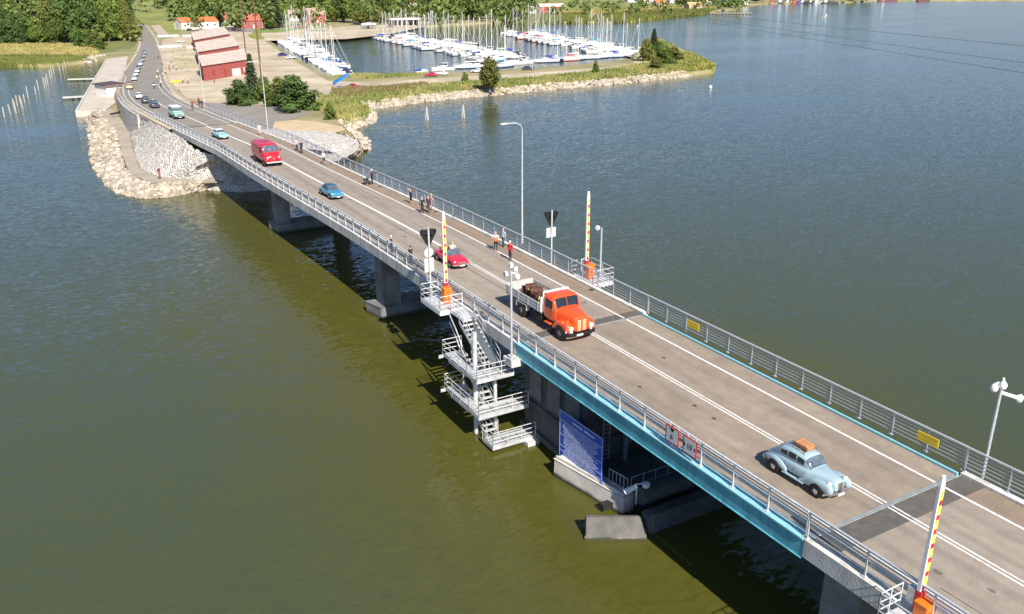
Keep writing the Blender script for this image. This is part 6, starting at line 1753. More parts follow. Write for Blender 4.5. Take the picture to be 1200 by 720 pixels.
for k, (a, b, lab) in enumerate([((88, 93), (108, 92.5), "upper of two small jetties left of the quay"), ((83, 114), (101, 113), "lower of two small jetties left of the quay")]):
    A, B_ = G(*a, .6), G(*b, .6); t = thing("jetty", lab, "jetty", (A + B_) / 2); d = B_ - A; rz = math.atan2(d.y, d.x)
    m_ = MB(); m_.box((0, 0, 0), (d.length + 4, 2.2, .25), rz); m_.build("deck", concrete_pale, t)
    m_ = MB()
    for u in (-.4, 0, .4): m_.tube((d.x * u, d.y * u, -1.6), (d.x * u, d.y * u, -.1), .18)
    m_.build("pile", wood_grey, t)
RW = thing("retaining_wall", "pale stone retaining wall and steps between the hut and the road", "wall", G(144, 112, 2))
o = -RW.location
m_ = MB()
for y0, y1 in ((176, 262),):
    for y in samples(y0, y1, 2.2)[:-1]:
        p, tn = at(y + 1.1, -6.2); m_.box((p.x, p.y, (p.z + GZ) / 2 - .15), (.5, 2.35, max(.4, p.z - GZ - .1)), math.atan2(-tn.x, tn.y))
rel(m_, o).build("wall", stone_pale, RW)
m_ = MB()
for y in samples(176, 262, 2.2):
    p, tn = at(y, -6.2); m_.tube((p.x, p.y, p.z - .2), (p.x, p.y, p.z + 1.0), .04, n=5)
for h_ in (.55, 1.0):
    pts = [at(y, -6.2)[0] + Vector((0, 0, h_)) for y in samples(176, 262, 2.2)]
    m_.path(pts, .035, n=5)
rel(m_, o).build("handrail", steel_pale, RW)
t = thing("drain_pipe", "dark pipe lying across the top of the white stone slope", "pipe", G(140, 132, 2))
m_ = MB(); pts = [G(129, 134, 2) - t.location, G(138, 132.5, 2.2) - t.location, G(144, 129, 3) - t.location, G(151, 125, 4) - t.location]; m_.path(pts, .22, n=8); m_.build("pipe", rubber, t, smooth=True)
# market tables in the yard by the road
for px, py, w_, lab in ((196, 43.5, 12, "long white market table nearest the track fork"), (198, 56, 11.5, "long white market table facing the shore road"), (225, 56.5, 6, "short white market table by the boathouse end"), (221, 43, 8, "cream market table behind the ivory pickup")):
    t = thing("market_table", lab, "table", G(px, py, GZ), R(18))
    m_ = MB(); m_.box((0, 0, .95), (w_, 2.2, .1)); m_.build("table_top", white_paint, t)
    m_ = MB(); m_.box((0, -1.08, .5), (w_, .04, .9)); m_.build("cloth", covers["white"], t)
    for x in (-w_ / 2 + .3, w_ / 2 - .3):
        m_ = MB(); m_.box((x, .8, .46), (.1, .1, .92)); m_.build("leg", steel, t)
t = thing("flag_sign", "yellow kayak shaped board lying in front of the crowd", "board", G(206, 96, GZ + .5), R(12))
m_ = MB(); m_.ball((0, 0, 0), (1.9, .45, .4), 12, 8); m_.build("body", yellow_paint, t, smooth=True); m_ = MB(); m_.box((0, 0, -.3), (1.6, .5, .3)); m_.build("stand", steel, t)

# ================================================================== HOUSES
def gable_house(label, p, rz, L, D, hw, hr, wall, roof, z=GZ, wins=3, trim=white_board, chimney=True, name="house", cat="house", door=True):
    t = thing(name, label, cat, (p.x, p.y, z), rz)
    m_ = MB(); m_.rings([[(x, -D / 2, 0), (x, D / 2, 0), (x, D / 2, hw), (x, 0, hw + hr), (x, -D / 2, hw)] for x in (-L / 2, L / 2)]); m_.build("wall", wall, t)
    m_ = MB(); e = .35; k = hr / (D / 2)
    for s in (-1, 1):
        m_.rings([[(x, s * (D / 2 + e), hw - e * k), (x, 0, hw + hr), (x, 0, hw + hr + .18), (x, s * (D / 2 + e), hw - e * k + .18)] for x in (-L / 2 - e, L / 2 + e)])
    ro = m_.build("roof", roof, t)
    if chimney:
        m_ = MB(); m_.box((L * .18, .2, hw + hr + .5), (.7, .7, 1.5)); m_.build("chimney", M("chimney_brick", (.32, .14, .10), .85), ro)
    for i in range(wins):
        x = -L / 2 + L * (i + .5) / wins
        for s in (-1, 1):
            m_ = MB(); m_.box((x, s * (D / 2 + .03), hw * .55), (1.3, .08, 1.5)); f = m_.build("window", trim, t)
            m_ = MB(); m_.box((x, s * (D / 2 + .06), hw * .55), (1.0, .06, 1.2)); m_.build("pane", glass, f)
    for s in (-1, 1):
        m_ = MB(); m_.box((s * (L / 2 + .03), 0, hw * .6), (.08, 1.3, 1.4)); f = m_.build("window", trim, t)
        m_ = MB(); m_.box((s * (L / 2 + .06), 0, hw * .6), (.06, 1.0, 1.1)); m_.build("pane", glass, f)
    if door:
        m_ = MB(); m_.box((L * .08, -D / 2 - .035, 1.05), (1.0, .09, 2.1)); m_.build("door", trim, t)
    m_ = MB()
    for sx in (-1, 1):
        for sy in (-1, 1): m_.box((sx * (L / 2 + .02), sy * (D / 2 + .02), hw / 2), (.2, .2, hw))
    m_.build("corner_board", trim, t)
    return t
def boathouse(label, a, b, c, d, zr=7.3, doors=False):
    """front eave a-b and ridge c-d given where they stand"""
    t = thing("boathouse", label, "boathouse", ((a.x + b.x) / 2, (a.y + b.y) / 2, GZ))
    o = Vector((-t.location.x, -t.location.y, 0))
    A, B_, C_, D_ = [Vector((q.x, q.y, 0)) + o for q in (a, b, c, d)]
    E1, F1 = C_ + (C_ - A) * .6, D_ + (D_ - B_) * .6
    he, hr_ = 5.7 - GZ, zr - GZ
    m_ = MB(); m_.rings([[P, Q, Q + Vector((0, 0, he)), Rr + Vector((0, 0, hr_ - .1)), P + Vector((0, 0, he))] for P, Rr, Q in ((A, C_, E1), (B_, D_, F1))]); m_.build("wall", falun, t)
    m_ = MB(); v = (B_ - A).normalized() * .5; u = (C_ - A).normalized() * .6; ub = (E1 - C_).normalized() * .6
    Z = lambda z: Vector((0, 0, z))
    m_.rings([[A - v - u + Z(he), C_ - v + Z(hr_), C_ - v + Z(hr_ + .2), A - v - u + Z(he + .2)], [B_ + v - u + Z(he), D_ + v + Z(hr_), D_ + v + Z(hr_ + .2), B_ + v - u + Z(he + .2)]])
    m_.rings([[E1 - v + ub + Z(he), C_ - v + Z(hr_), C_ - v + Z(hr_ + .2), E1 - v + ub + Z(he + .2)], [F1 + v + ub + Z(he), D_ + v + Z(hr_), D_ + v + Z(hr_ + .2), F1 + v + ub + Z(he + .2)]])
    m_.build("roof", roof_grey, t)
    d = (B_ - A); n = Vector((d.y, -d.x, 0)).normalized(); rz = math.atan2(d.y, d.x)
    m_ = MB()
    for k in range(24): 
        q = A + d * ((k + .5) / 24) + n * .03; m_.box((q.x, q.y, he / 2 - .1), (.07, .05, he - .3), rz)
    m_.build("wall_batten", M("dark_falu_red", (.32, .055, .045), .8, var=.2), t)
    if doors:
        q = A + d * .74 + n * .05; m_ = MB(); m_.box((q.x, q.y, 1.15), (4.5, .1, 2.2), rz); m_.build("door", white_board, t)
        q = A + d * .93 + n * .05; m_ = MB(); m_.box((q.x, q.y, 1.6), (.5, .1, 1.4), rz); m_.build("window_frame", white_board, t)
        for u_ in (.22, .48): 
            q = A + d * u_ + n * .05; m_ = MB(); m_.box((q.x, q.y, 1.5), (.9, .1, 2.6), rz); m_.build("shutter", M("dark_falu_red", (.32, .055, .045), .8), t)
boathouse("nearest of three red boathouses in a row, with white doors and a pale grey roof", G(237.5, 77.5, 5.7), G(288, 70, 5.7), G(233, 66, 7.3), G(286, 58, 7.3), doors=True)
boathouse("middle one of three red boathouses with a pale grey roof", G(231.5, 61.3, 5.7), G(280, 53.5, 5.7), G(229, 50.5, 7.3), G(272, 43, 7.3))
boathouse("farthest of three red boathouses, behind the other two", G(227, 47.5, 5.7), G(269, 40, 5.7), G(224.5, 38.5, 7.3), G(262, 31.5, 7.3))
gable_house("low white house with an orange roof behind the boathouses", G(231, 34, GZ), R(10), 24, 12, 4.6, 2.4, white_board, roof_orange, wins=5)
gable_house("red wooden house with a red tiled roof, left wing with white panels", G(270, 31, GZ), R(18), 14, 12, 5, 4, white_board, roof_red, wins=3)
gable_house("red wooden house with white corners and red tiled roof, right wing", G(292, 33, GZ), R(10), 14, 10, 4.8, 3.6, falun, roof_red, wins=3)
gable_house("grey white house with a dark roof at the top left among trees", G(15, 17, GZ), R(-20), 20, 14, 9, 6, white_board, roof_dark, wins=3)
gable_house("small red cottage with a brown roof and white gable trim at top left", G(41, 32, GZ + 1), R(-35), 11, 8, 4.6, 3.6, falun, M("brown_roof", (.20, .13, .10), .8), wins=2)
gable_house("crimson shed behind the red cottage at top left", G(43, 17, GZ), R(5), 13, 7, 4.2, 1.6, M("crimson_boards", (.42, .03, .05), .7), roof_dark, wins=2, chimney=False)
gable_house("small cream house with a brown gable behind the quay yard", G(343, 24.5, GZ), R(-30), 13, 9, 4.6, 3.4, M("cream_boards", (.55, .47, .38), .8), M("rosy_roof", (.40, .26, .21), .8), wins=2)
gable_house("small red house behind the left quay masts", G(370, 27, GZ), R(-15), 14, 10, 6.0, 4, falun, M("rosy_roof", (.40, .26, .21), .8), wins=2)
K = thing("boat_shed", "open fronted shed with a white roof edge at the quay yard", "shed", G(473, 30, GZ), R(-5))
m_ = MB(); m_.box((0, 3.5, 1.9), (19, .2, 3.8)); m_.box((-9.4, 0, 1.9), (.2, 7, 3.8)); m_.box((9.4, 0, 1.9), (.2, 7, 3.8)); m_.build("wall", M("shed_dark", (.05, .05, .06), .8), K)
m_ = MB(); m_.box((0, 0, 4.2), (20, 8.4, .9)); m_.build("roof", white_paint, K)
m_ = MB()
for k in range(6): m_.box((-9.3 + k * 3.72, -3.6, 1.9), (.3, .3, 3.8))
m_.build("post", white_paint, K)
gable_house("white house with a red roof at the top edge above the pontoons", G(486, 13, GZ), R(10), 24, 14, 8, 5, white_board, roof_red, wins=4)
gable_house("white kiosk with a red gable at the reeds behind the pontoons", G(584, 19.5, GZ), R(20), 7, 6, 4, 2.5, white_board, roof_red, wins=1, chimney=False)
gable_house("plain white harbour building on the far shore, left of the long red shed", G(625, 15.5, GZ), R(0), 13, 9, 6.2, .6, white_board, roof_dark, wins=2, chimney=False)
gable_house("long red waterfront shed on the far shore behind the pontoon masts", G(645, 16, GZ), R(-8), 24, 9, 6.0, 2.4, falun, roof_grey, wins=4, chimney=False)
far = [(706, 3.5, 14, 6, "rose", (.52, .36, .30), roof_red, "rosy house right of the long white terrace on the far shore"), (724, 5.5, 12, 5, "lemon", (.66, .58, .40), roof_dark, "lemon house left of the pale blue tall one on the far shore"), (749, 3.5, 12, 6, "linen", (.68, .66, .62), roof_red, "linen white house with a red roof behind the far shore trees"), (798, 4.5, 12, 5, "clay", (.48, .28, .20), roof_grey, "clay red house between pale ones above the reeds"), (676, 3, 14, 6, "oat", (.62, .56, .46), roof_red, "oat coloured house with a red roof behind the long red shed"), (840, 4.5, 12, 5, "apricot", (.62, .40, .26), roof_orange, "apricot house left of the blue tank"), (176, 6, 16, 5, "copper", (.45, .20, .10), roof_orange, "copper coloured house at the top edge by the side path"), (660, 8, 16, 6.5, "rust", (.45, .22, .14), roof_orange, "rust brown house right of the long red shed on the far shore"), (692, 5, 30, 6, "chalk", (.70, .69, .67), roof_dark, "long white terraced house with dark openings on the far shore"), (738, 8, 11, 8, "ice", (.58, .62, .70), roof_dark, "pale blue tall house on the far shore"),
       (759, 7, 13, 5, "bone", (.70, .68, .64), roof_grey, "white house left of the orange roofed one on the far shore"), (773, 8.5, 13, 4.5, "peach", (.62, .40, .28), roof_orange, "house with a bright orange roof on the far shore"), (789, 6, 14, 5, "pearl", (.66, .66, .66), roof_grey, "pearl white house above the reeds on the far shore"),
       (812, 11.5, 15, 4, "sand", (.60, .46, .32), M("pale_orange_roof", (.60, .33, .18), .8), "sandy house with pale orange roof behind the reed end"), (829, 6.5, 18, 5, "cloud", (.70, .70, .71), roof_grey, "white house furthest right before the blue tank"), (868, 6.2, 14, 4.5, "milk", (.72, .70, .66), M("beige_roof", (.58, .52, .44), .8), "cream roofed boathouse at the pier head"), (603, 8, 18, 5, "salmon", (.55, .33, .24), roof_red, "salmon house half hidden by trees behind the reeds")]
for px, py, L_, hw, nm, col, rf, lab in far:
    gable_house(lab, G(px, py, GZ), R(random.uniform(-15, 15)), L_, 9, hw, 3, M(nm + "_wall", col, .8), rf, wins=3, chimney=False)
t = thing("storage_tank", "bright blue round tank on the far shore quay", "tank", G(850, 6.8, GZ))
m_ = MB(); m_.lathe([(5, 0), (5, 6.5), (4.6, 7), (.1, 7.6)], n=24); m_.build("shell", M("tank_blue", (.05, .32, .62), .5), t, smooth=True); m_ = MB(); m_.tube((5.1, 0, 0), (5.1, 0, 7), .15); m_.build("ladder", steel, t)
t = thing("pier", "dark timber pier reaching out from the far shore", "pier", G(862, 15.5, 0))
A, B_ = G(833, 15.5, .9), G(881, 15.5, .9); d = B_ - A; rz = math.atan2(d.y, d.x)
m_ = MB(); m_.box(((A + B_) / 2 - t.location), (d.length, 6, .7), rz); m_.build("deck", wood_grey, t)
m_ = MB()
for k in range(12): q = A.lerp(B_, (k + .5) / 12) - t.location; m_.box((q.x, q.y, -.3), (.6, 5.6, 1.4), rz)
m_.build("pile", M("dark_wood", (.06, .05, .045), .8), t)
hb = [(909, "rust_red", (.45, .08, .06), 22), (918, "navy_blue", (.03, .06, .20), 20), (926, "cyan", (.10, .40, .60), 18), (935, "brick", (.42, .10, .07), 20), (944, "steel_blue_two", (.10, .18, .38), 22), (953, "deep_navy", (.02, .035, .10), 20), (960, "light_grey", (.60, .60, .62), 16), (972, "black_hull", (.03, .03, .04), 22), (1040, "maroon", (.30, .06, .05), 26), (1082, "dark_maroon", (.25, .06, .05), 18)]
for k, (px, nm, col, L_) in enumerate(hb):
    t = thing("work_barge", nm.replace("_two", "").replace("_", " ") + " harbour barge lying at the far quay", "barge", G(px, 4.3 if px < 1000 else 1.7, 0), R(-28))
    m_ = MB(); m_.rings([[(-L_ / 2, -3, -.5), (-L_ / 2, 3, -.5), (-L_ / 2, 3, 1.5), (-L_ / 2, -3, 1.5)], [(L_ / 2 - 2, -3, -.5), (L_ / 2 - 2, 3, -.5), (L_ / 2 - 2, 3, 1.5), (L_ / 2 - 2, -3, 1.5)], [(L_ / 2, -1, .3), (L_ / 2, 1, .3), (L_ / 2, 1, 1.9), (L_ / 2, -1, 1.9)]]); m_.build("hull", M(nm + "_hull", tuple(c * .6 + .03 for c in col), .7), t)
    m_ = MB(); m_.box((-L_ * .25, 0, 2.6), (4, 3.6, 2.2)); m_.box((-L_ * .25, 0, 4.3), (2.6, 2.6, 1.3)); m_.build("wheelhouse", white_board if k % 3 else M(nm + "_cabin", tuple(min(1, c * 1.1 + .05) for c in col), .6), t)
    m_ = MB(); m_.box((L_ * .12, 0, 2.2), (L_ * .35, 4.4, 1.4)); m_.build("cargo", M(nm + "_cargo", tuple(min(1, c * .6 + .08) for c in reversed(col)), .7), t)

# ================================================================== TREES AND PLANTS
def leaf_mat(name, a, b, rnd=.22):
    m = M(name, a, .75, col2=b, scale=.55, detail=3, rnd=rnd, spec=.25)
    return m
leaf_green = leaf_mat("leaf_green", (.19, .24, .048), (.07, .11, .022), .3)
leaf_dark = leaf_mat("leaf_dark", (.115, .175, .042), (.042, .075, .02), .3)
leaf_olive = leaf_mat("leaf_olive", (.20, .205, .045), (.09, .105, .025))
leaf_fir = leaf_mat("leaf_fir", (.10, .125, .05), (.04, .06, .025))
bark = M("bark", (.17, .13, .10), .9, var=.4, scale=3, bump=.4)
bark_birch = M("birch_bark", (.50, .47, .43), .8, col2=(.12, .10, .09), scale=2, thresh=(.30, .42))
def crown_mesh(seed, mat, n=5200, leaf=.060, lobes=16, flat=1.0, low=.10):
    """unit tree: height 1, half-width about .34; uneven lobes of many leaf-sized faces"""
    rn = random.Random(seed); mb = MB(); L_ = []
    for k in range(lobes):
        u = (k + .5) / lobes; z = low + .10 + (.84 - low) * u
        prof = (math.sin(math.pi * min(1, .14 + .86 * u)) ** .6) if low > 0 else max(.15, 1 - u ** 2.2)
        a = k * 2.4 + rn.uniform(-.5, .5); r = .21 * prof * rn.uniform(.5, 1.1) * flat
        L_.append((Vector((r * math.cos(a), r * math.sin(a), z)), rn.uniform(.10, .16) * (.75 + .45 * prof), 1.0))
        if k % 2 == 0: L_.append((Vector((r * .3 * math.cos(a + 2), r * .3 * math.sin(a + 2), z * .96)), .15 * (.6 + .5 * prof), 1.0))
    W_ = [q[1] ** 2 for q in L_]
    for _ in range(n):
        c, rad, _k = rn.choices(L_, W_)[0]
        d = Vector((rn.gauss(0, 1), rn.gauss(0, 1), rn.gauss(0, .9))).normalized()
        rr = rad * (rn.random() ** .3) * rn.uniform(.85, 1.15)
        p = c + d * rr
        if p.z < low: continue
        nn = (d + Vector((rn.gauss(0, .5), rn.gauss(0, .5), rn.gauss(0, .5) + .3))).normalized()
        u = nn.cross(Vector((rn.gauss(0, 1), rn.gauss(0, 1), rn.gauss(0, 1)))).normalized(); v = nn.cross(u)
        s = leaf * rn.uniform(.3, .72)
        mb.add([p - u * s * .9, p - v * s * .5 + u * s * .1, p + u * s, p + v * s * .55], [(0, 1, 2, 3)])
    o = mb.build("crown", mat, fixn=False); me = o.data; bpy.data.objects.remove(o); return me
def fir_mesh(seed, mat, n=4200, leaf=.055):
    rn = random.Random(seed); mb = MB()
    for _ in range(n):
        z = rn.random() ** 1.15 * .92 + .06
        lay = (z * 11) % 1
        r = .21 * (1 - z) ** .85 * (.55 + .55 * (1 - lay)) * rn.uniform(.35, 1.12) + .006
        a = rn.uniform(0, 6.28); a = a + .25 * math.sin(5 * a + z * 30)
        p = Vector((r * math.cos(a), r * math.sin(a), z - r * .28))
        d = Vector((math.cos(a), math.sin(a), -.45)).normalized(); side = Vector((-math.sin(a), math.cos(a), rn.gauss(0, .3))).normalized()
        s = leaf * rn.uniform(.4, .85)
        mb.add([p - d * s * .6, p - side * s * .35, p + d * s, p + side * s * .35], [(0, 1, 2, 3)])
    o = mb.build("crown", mat, fixn=False); me = o.data; bpy.data.objects.remove(o); return me
def trunk_mesh(mat, seed, top=.75, r=.018):
    rn = random.Random(seed); mb = MB()
    mb.tube((0, 0, -.02), (0, 0, .3), r * 1.25, r, n=8); mb.tube((0, 0, .3), (rn.uniform(-.02, .02), 0, top), r, r * .3, n=7)
    for k in range(7):
        z = rn.uniform(.2, .62); a = rn.uniform(0, 6.28); l = rn.uniform(.12, .24)
        mb.tube((0, 0, z), (l * math.cos(a), l * math.sin(a), z + l * .8), r * .42, r * .1, n=5)
    o = mb.build("trunk", mat, smooth=True); me = o.data; bpy.data.objects.remove(o); return me
KIND = {
    "green": ([crown_mesh(s, leaf_green) for s in (1, 2, 3)], trunk_mesh(bark, 1), "leafy mid green tree"),
    "dark": ([crown_mesh(s, leaf_dark, flat=1.05) for s in (4, 5, 6)], trunk_mesh(bark, 2), "dense dark green tree"),
    "olive": ([crown_mesh(s, leaf_olive, flat=.95) for s in (7, 8)], trunk_mesh(bark_birch, 3, r=.014), "yellow green tree with a pale trunk"),
    "fir": ([fir_mesh(s, leaf_fir) for s in (9, 10)], trunk_mesh(bark, 4, .92), "dark pointed conifer"),
    "bush": ([crown_mesh(s, leaf_dark, n=6500, leaf=.062, lobes=18, flat=1.5, low=-.06) for s in (11, 12)], trunk_mesh(bark, 5, .5), "rounded dark green bush"),
    "shrub": ([crown_mesh(s, leaf_green, n=4200, leaf=.07, lobes=14, flat=1.45, low=-.06) for s in (13, 14)], trunk_mesh(bark, 6, .5), "light green bushy shrub"),
    "yellow": ([crown_mesh(s, leaf_olive, n=4200, leaf=.07, lobes=14, flat=1.45, low=-.06) for s in (15, 16)], trunk_mesh(bark, 7, .5), "yellowish shrub"),
}
tr = random.Random(21)
def tree(kind, px, py, top, wid, label, group=None, z=GZ):
    """stands where photo pixel (px, py) meets the ground, tall enough to reach line `top`; wid in picture widths of the crown"""
    p = G(px, py, z); depth = (p - CAM).dot(CF); h = (py - top) * depth / FPX / CU.z
    w = wid * depth / FPX
    cs_, tm, _ = KIND[kind]
    bush = kind in ("bush", "shrub", "yellow")
    t = thing("bush" if bush else "conifer_tree" if kind == "fir" else "tree", label, "bush" if bush else "tree", (p.x, p.y, z - .05), tr.uniform(0, 6.28), group)
    sx = w / (.66 if bush else .40 if kind == "fir" else .58)
    for nm, me in (("trunk", tm), ("crown", tr.choice(cs_))):
        o = bpy.data.objects.new(nm, me); COL.objects.link(o); o.parent = t
        o.scale = (sx * tr.uniform(.93, 1.07), sx * tr.uniform(.93, 1.07), h) if nm == "crown" else (max(sx * .8, h * .6), max(sx * .8, h * .6), h)
    return t
tl = [("bush", 14, 52, 20, 26), ("dark", 28, 50, 18, 26), ("olive", 22, 36, 8, 18), ("green", 44, 50, 24, 22), ("olive", 58, 46, 8, 22), ("green", 66, 52, 14, 24), ("dark", 82, 50, -12, 28), ("green", 96, 44, -14, 26), ("dark", 92, 56, 34, 14), ("dark", 108, 48, -12, 26),
      ("olive", 118, 46, -10, 24), ("green", 128, 49, 2, 22), ("green", 141, 47, -6, 24), ("olive", 152, 48, 8, 16), ("dark", 3, 44, -5, 14), ("green", 72, 34, -14, 22), ("dark", 56, 26, -12, 18), ("green", 34, 22, -14, 20), ("dark", 8, 24, -14, 18), ("olive", 134, 34, -14, 22), ("dark", 150, 30, -12, 20), ("shrub", 103, 56, 36, 22), ("shrub", 118, 58, 46, 14), ("yellow", 112, 50, 38, 14)]
for i, (k, x, y, top, w_) in enumerate(sorted(tl, key=lambda q: q[1])):
    tree(k, x, y, top, w_, "%s, %s from the left behind the reeds" % (KIND[k][2], nth(i)), "trees behind the left reeds")
tm_ = [("dark", 198, 20, -12, 16), ("green", 210, 21, -14, 18), ("olive", 222, 19, -14, 18), ("dark", 232, 22, -12, 18), ("green", 243, 27, -8, 20), ("dark", 252, 32, 8, 18), ("green", 238, 30, 20, 12), ("green", 262, 18, -14, 20), ("dark", 276, 12, -14, 16), ("dark", 290, 12, -14, 16),
       ("dark", 309, 30, 0, 18), ("fir", 322, 33, -12, 22), ("green", 330, 32, 4, 20), ("green", 316, 34, 18, 14), ("dark", 345, 18, -14, 22), ("green", 358, 20, -12, 20), ("dark", 372, 17, -14, 22), ("olive", 356, 30, 10, 12), ("green", 388, 26, -10, 18), ("olive", 392, 26, 4, 14),
       ("dark", 402, 26, -12, 20), ("green", 414, 27, -14, 22), ("olive", 424, 29, 14, 22), ("green", 432, 26, -10, 20), ("dark", 444, 26, -14, 20), ("olive", 446, 29, 12, 16), ("green", 456, 25, -12, 22), ("dark", 468, 22, -6, 18), ("olive", 475, 23, 6, 16), ("green", 498, 20, -10, 18), ("dark", 512, 25, -14, 22), ("green", 524, 24, -14, 20), ("dark", 534, 23, -12, 20), ("green", 546, 23, -14, 20), ("dark", 556, 23, -12, 20), ("green", 568, 22, -12, 20), ("dark", 578, 20, -14, 18), ("dark", 594, 18, -12, 22), ("green", 606, 18, -12, 20), ("dark", 614, 18, -4, 14)]
for i, (k, x, y, top, w_) in enumerate(sorted(tm_, key=lambda q: q[1])):
    tree(k, x, y, top, w_, "%s, %s from the left behind the harbour" % (KIND[k][2], nth(i)), "trees behind the harbour")
tf = [("olive", 660, 6, -8, 14), ("green", 672, 5, -8, 12), ("dark", 716, 6, -8, 14), ("green", 727, 6, -6, 12), ("olive", 749, 6, -4, 8), ("green", 797, 8, -6, 12), ("olive", 803, 9, -4, 10), ("green", 820, 8, -4, 8), ("olive", 840, 4, -8, 10), ("green", 885, 3, -8, 14), ("olive", 998, 2, -8, 18), ("green", 1015, 1.4, -8, 18)]
for i, (k, x, y, top, w_) in enumerate(sorted(tf, key=lambda q: q[1])):
    tree(k, x, y, top, w_, "%s, %s from the left on the far shore" % (KIND[k][2], nth(i)), "trees on the far shore")
tree("bush", 347, 129, 92, 52, "big round dark green bush beside the street lamp at the bridge end")
tree("bush", 283, 123, 96, 31, "rounded dark green bush in front of the nearest boathouse")
tree("fir", 297, 114, 67, 24, "spiky conifer at the corner of the nearest boathouse")
tree("shrub", 311, 119, 92, 24, "light green shrub between the conifer and the big round bush")
tree("yellow", 328, 120, 92, 26, "yellow green shrub behind the big round bush")
tree("shrub", 318, 125, 108, 18, "low light green shrub left of the big round bush")
tree("yellow", 272, 122, 104, 12, "dull grey green shrub at the boathouse doors")
tree("shrub", 387, 140, 122, 14, "small shrub on the sand right of the big bush")
tree("olive", 574, 107, 71, 26, "bushy pale tree alone in the middle of the spit")
tree("shrub", 545, 97, 85, 9, "small shrub left of the bushy tree on the spit")
tree("shrub", 698, 87, 72, 10, "small upright shrub on the spit track below the pontoons")
tree("fir", 766, 55, 35, 14, "dark little conifer near the spit tip")
tree("yellow", 757, 72, 48, 18, "thin pale shrub left at the spit tip")
tree("bush", 770, 68, 50, 24, "dark bush in the middle of the spit tip")
tree("green", 778, 70, 54, 20, "green bush right of the dark one at the spit tip")
tree("yellow", 789, 72, 57, 24, "yellow bush near the outer end of the spit tip")
tree("shrub", 781, 77, 62, 22, "low green bush in front on the spit tip")
tree("yellow", 768, 82, 68, 18, "low yellow bush above the stones of the spit")

# the wood covering the rising land behind: one mass
mb = MB(); wr_ = random.Random(5)
def hill_z(x, y):
    base = 640 + 40 * math.sin((x + 1500) / 110 * .9) + (0 if x < 300 else (x - 300) * .42)
    j = (y - base) / 110
    return GZ if j <= 0 else GZ + 34 * (1 - math.exp(-j / 4.0)) * .75
def clump(x, y, z, h, w, n):
    for _ in range(n):
        zt = wr_.random() ** .6; a = wr_.uniform(0, 6.28); r = w * math.sin(math.pi * min(.95, .15 + .85 * zt)) * wr_.random() ** .4
        c = Vector((x + r * math.cos(a), y + r * math.sin(a), z + 1.5 + h * zt))
        d = Vector((math.cos(a), math.sin(a), .5)); n_ = (d + Vector((wr_.gauss(0, .6), wr_.gauss(0, .6), wr_.gauss(0, .6)))).normalized()
        u = n_.cross(Vector((wr_.gauss(0, 1), wr_.gauss(0, 1), 1))).normalized(); v = n_.cross(u); s = wr_.uniform(.8, 1.9)
        mb.add([c - u * s, c - v * s * .6, c + u * s, c + v * s * .7], [(0, 1, 2, 3)])
for _ in range(330):
    px = wr_.uniform(-70, 625); d_ = wr_.uniform(560, 860)
    dirv = G(px, 60, 0) - CAM; dirv.z = 0; p = dirv.normalized() * d_ * wr_.uniform(.95, 1.1)
    pxr = px + wr_.uniform(-3, 3)
    if 150 < px < 208 and d_ < 760: continue
    if (395 < px < 425 or 320 < px < 336 or 470 < px < 500) and d_ < 700: continue
    clump(p.x, p.y, hill_z(p.x, p.y), wr_.uniform(13, 21), wr_.uniform(4, 7), 70)
for _ in range(75):
    px = wr_.uniform(640, 870); dirv = G(px, 60, 0) - CAM; dirv.z = 0; p = dirv.normalized() * (wr_.uniform(760, 1050) if px < 800 else wr_.uniform(900, 1100))
    clump(p.x, p.y, GZ, wr_.uniform(4, 9), wr_.uniform(4, 8), 45)
for _ in range(60):
    px = wr_.uniform(640, 1010); dirv = G(px, 60, 0) - CAM; dirv.z = 0; p = dirv.normalized() * wr_.uniform(1180, 1400)
    clump(p.x, p.y, GZ, wr_.uniform(9, 15), wr_.uniform(5, 9), 50)
tag(mb.build("distant_woods", leaf_mat("leaf_far", (.17, .215, .05), (.055, .09, .024), 0), fixn=False), kind="stuff")
# undergrowth at the feet of the left wood and the belt behind the harbour
mb = MB()
for _ in range(150):
    px = wr_.uniform(-40, 160); p = G(px, wr_.uniform(36, 50), GZ); clump(p.x, p.y, GZ - 1, wr_.uniform(4, 9), wr_.uniform(3, 6), 45)
for _ in range(170):
    px = wr_.choice((wr_.uniform(196, 262), wr_.uniform(308, 350), wr_.uniform(372, 455), wr_.uniform(492, 622)))
    p = G(px, wr_.uniform(12, 24) if px < 262 else wr_.uniform(15, 25), GZ); clump(p.x, p.y, GZ - 1, wr_.uniform(4, 9), wr_.uniform(4, 7), 45)
tag(mb.build("undergrowth", leaf_mat("leaf_under", (.19, .215, .05), (.065, .09, .022), 0), fixn=False), kind="stuff")

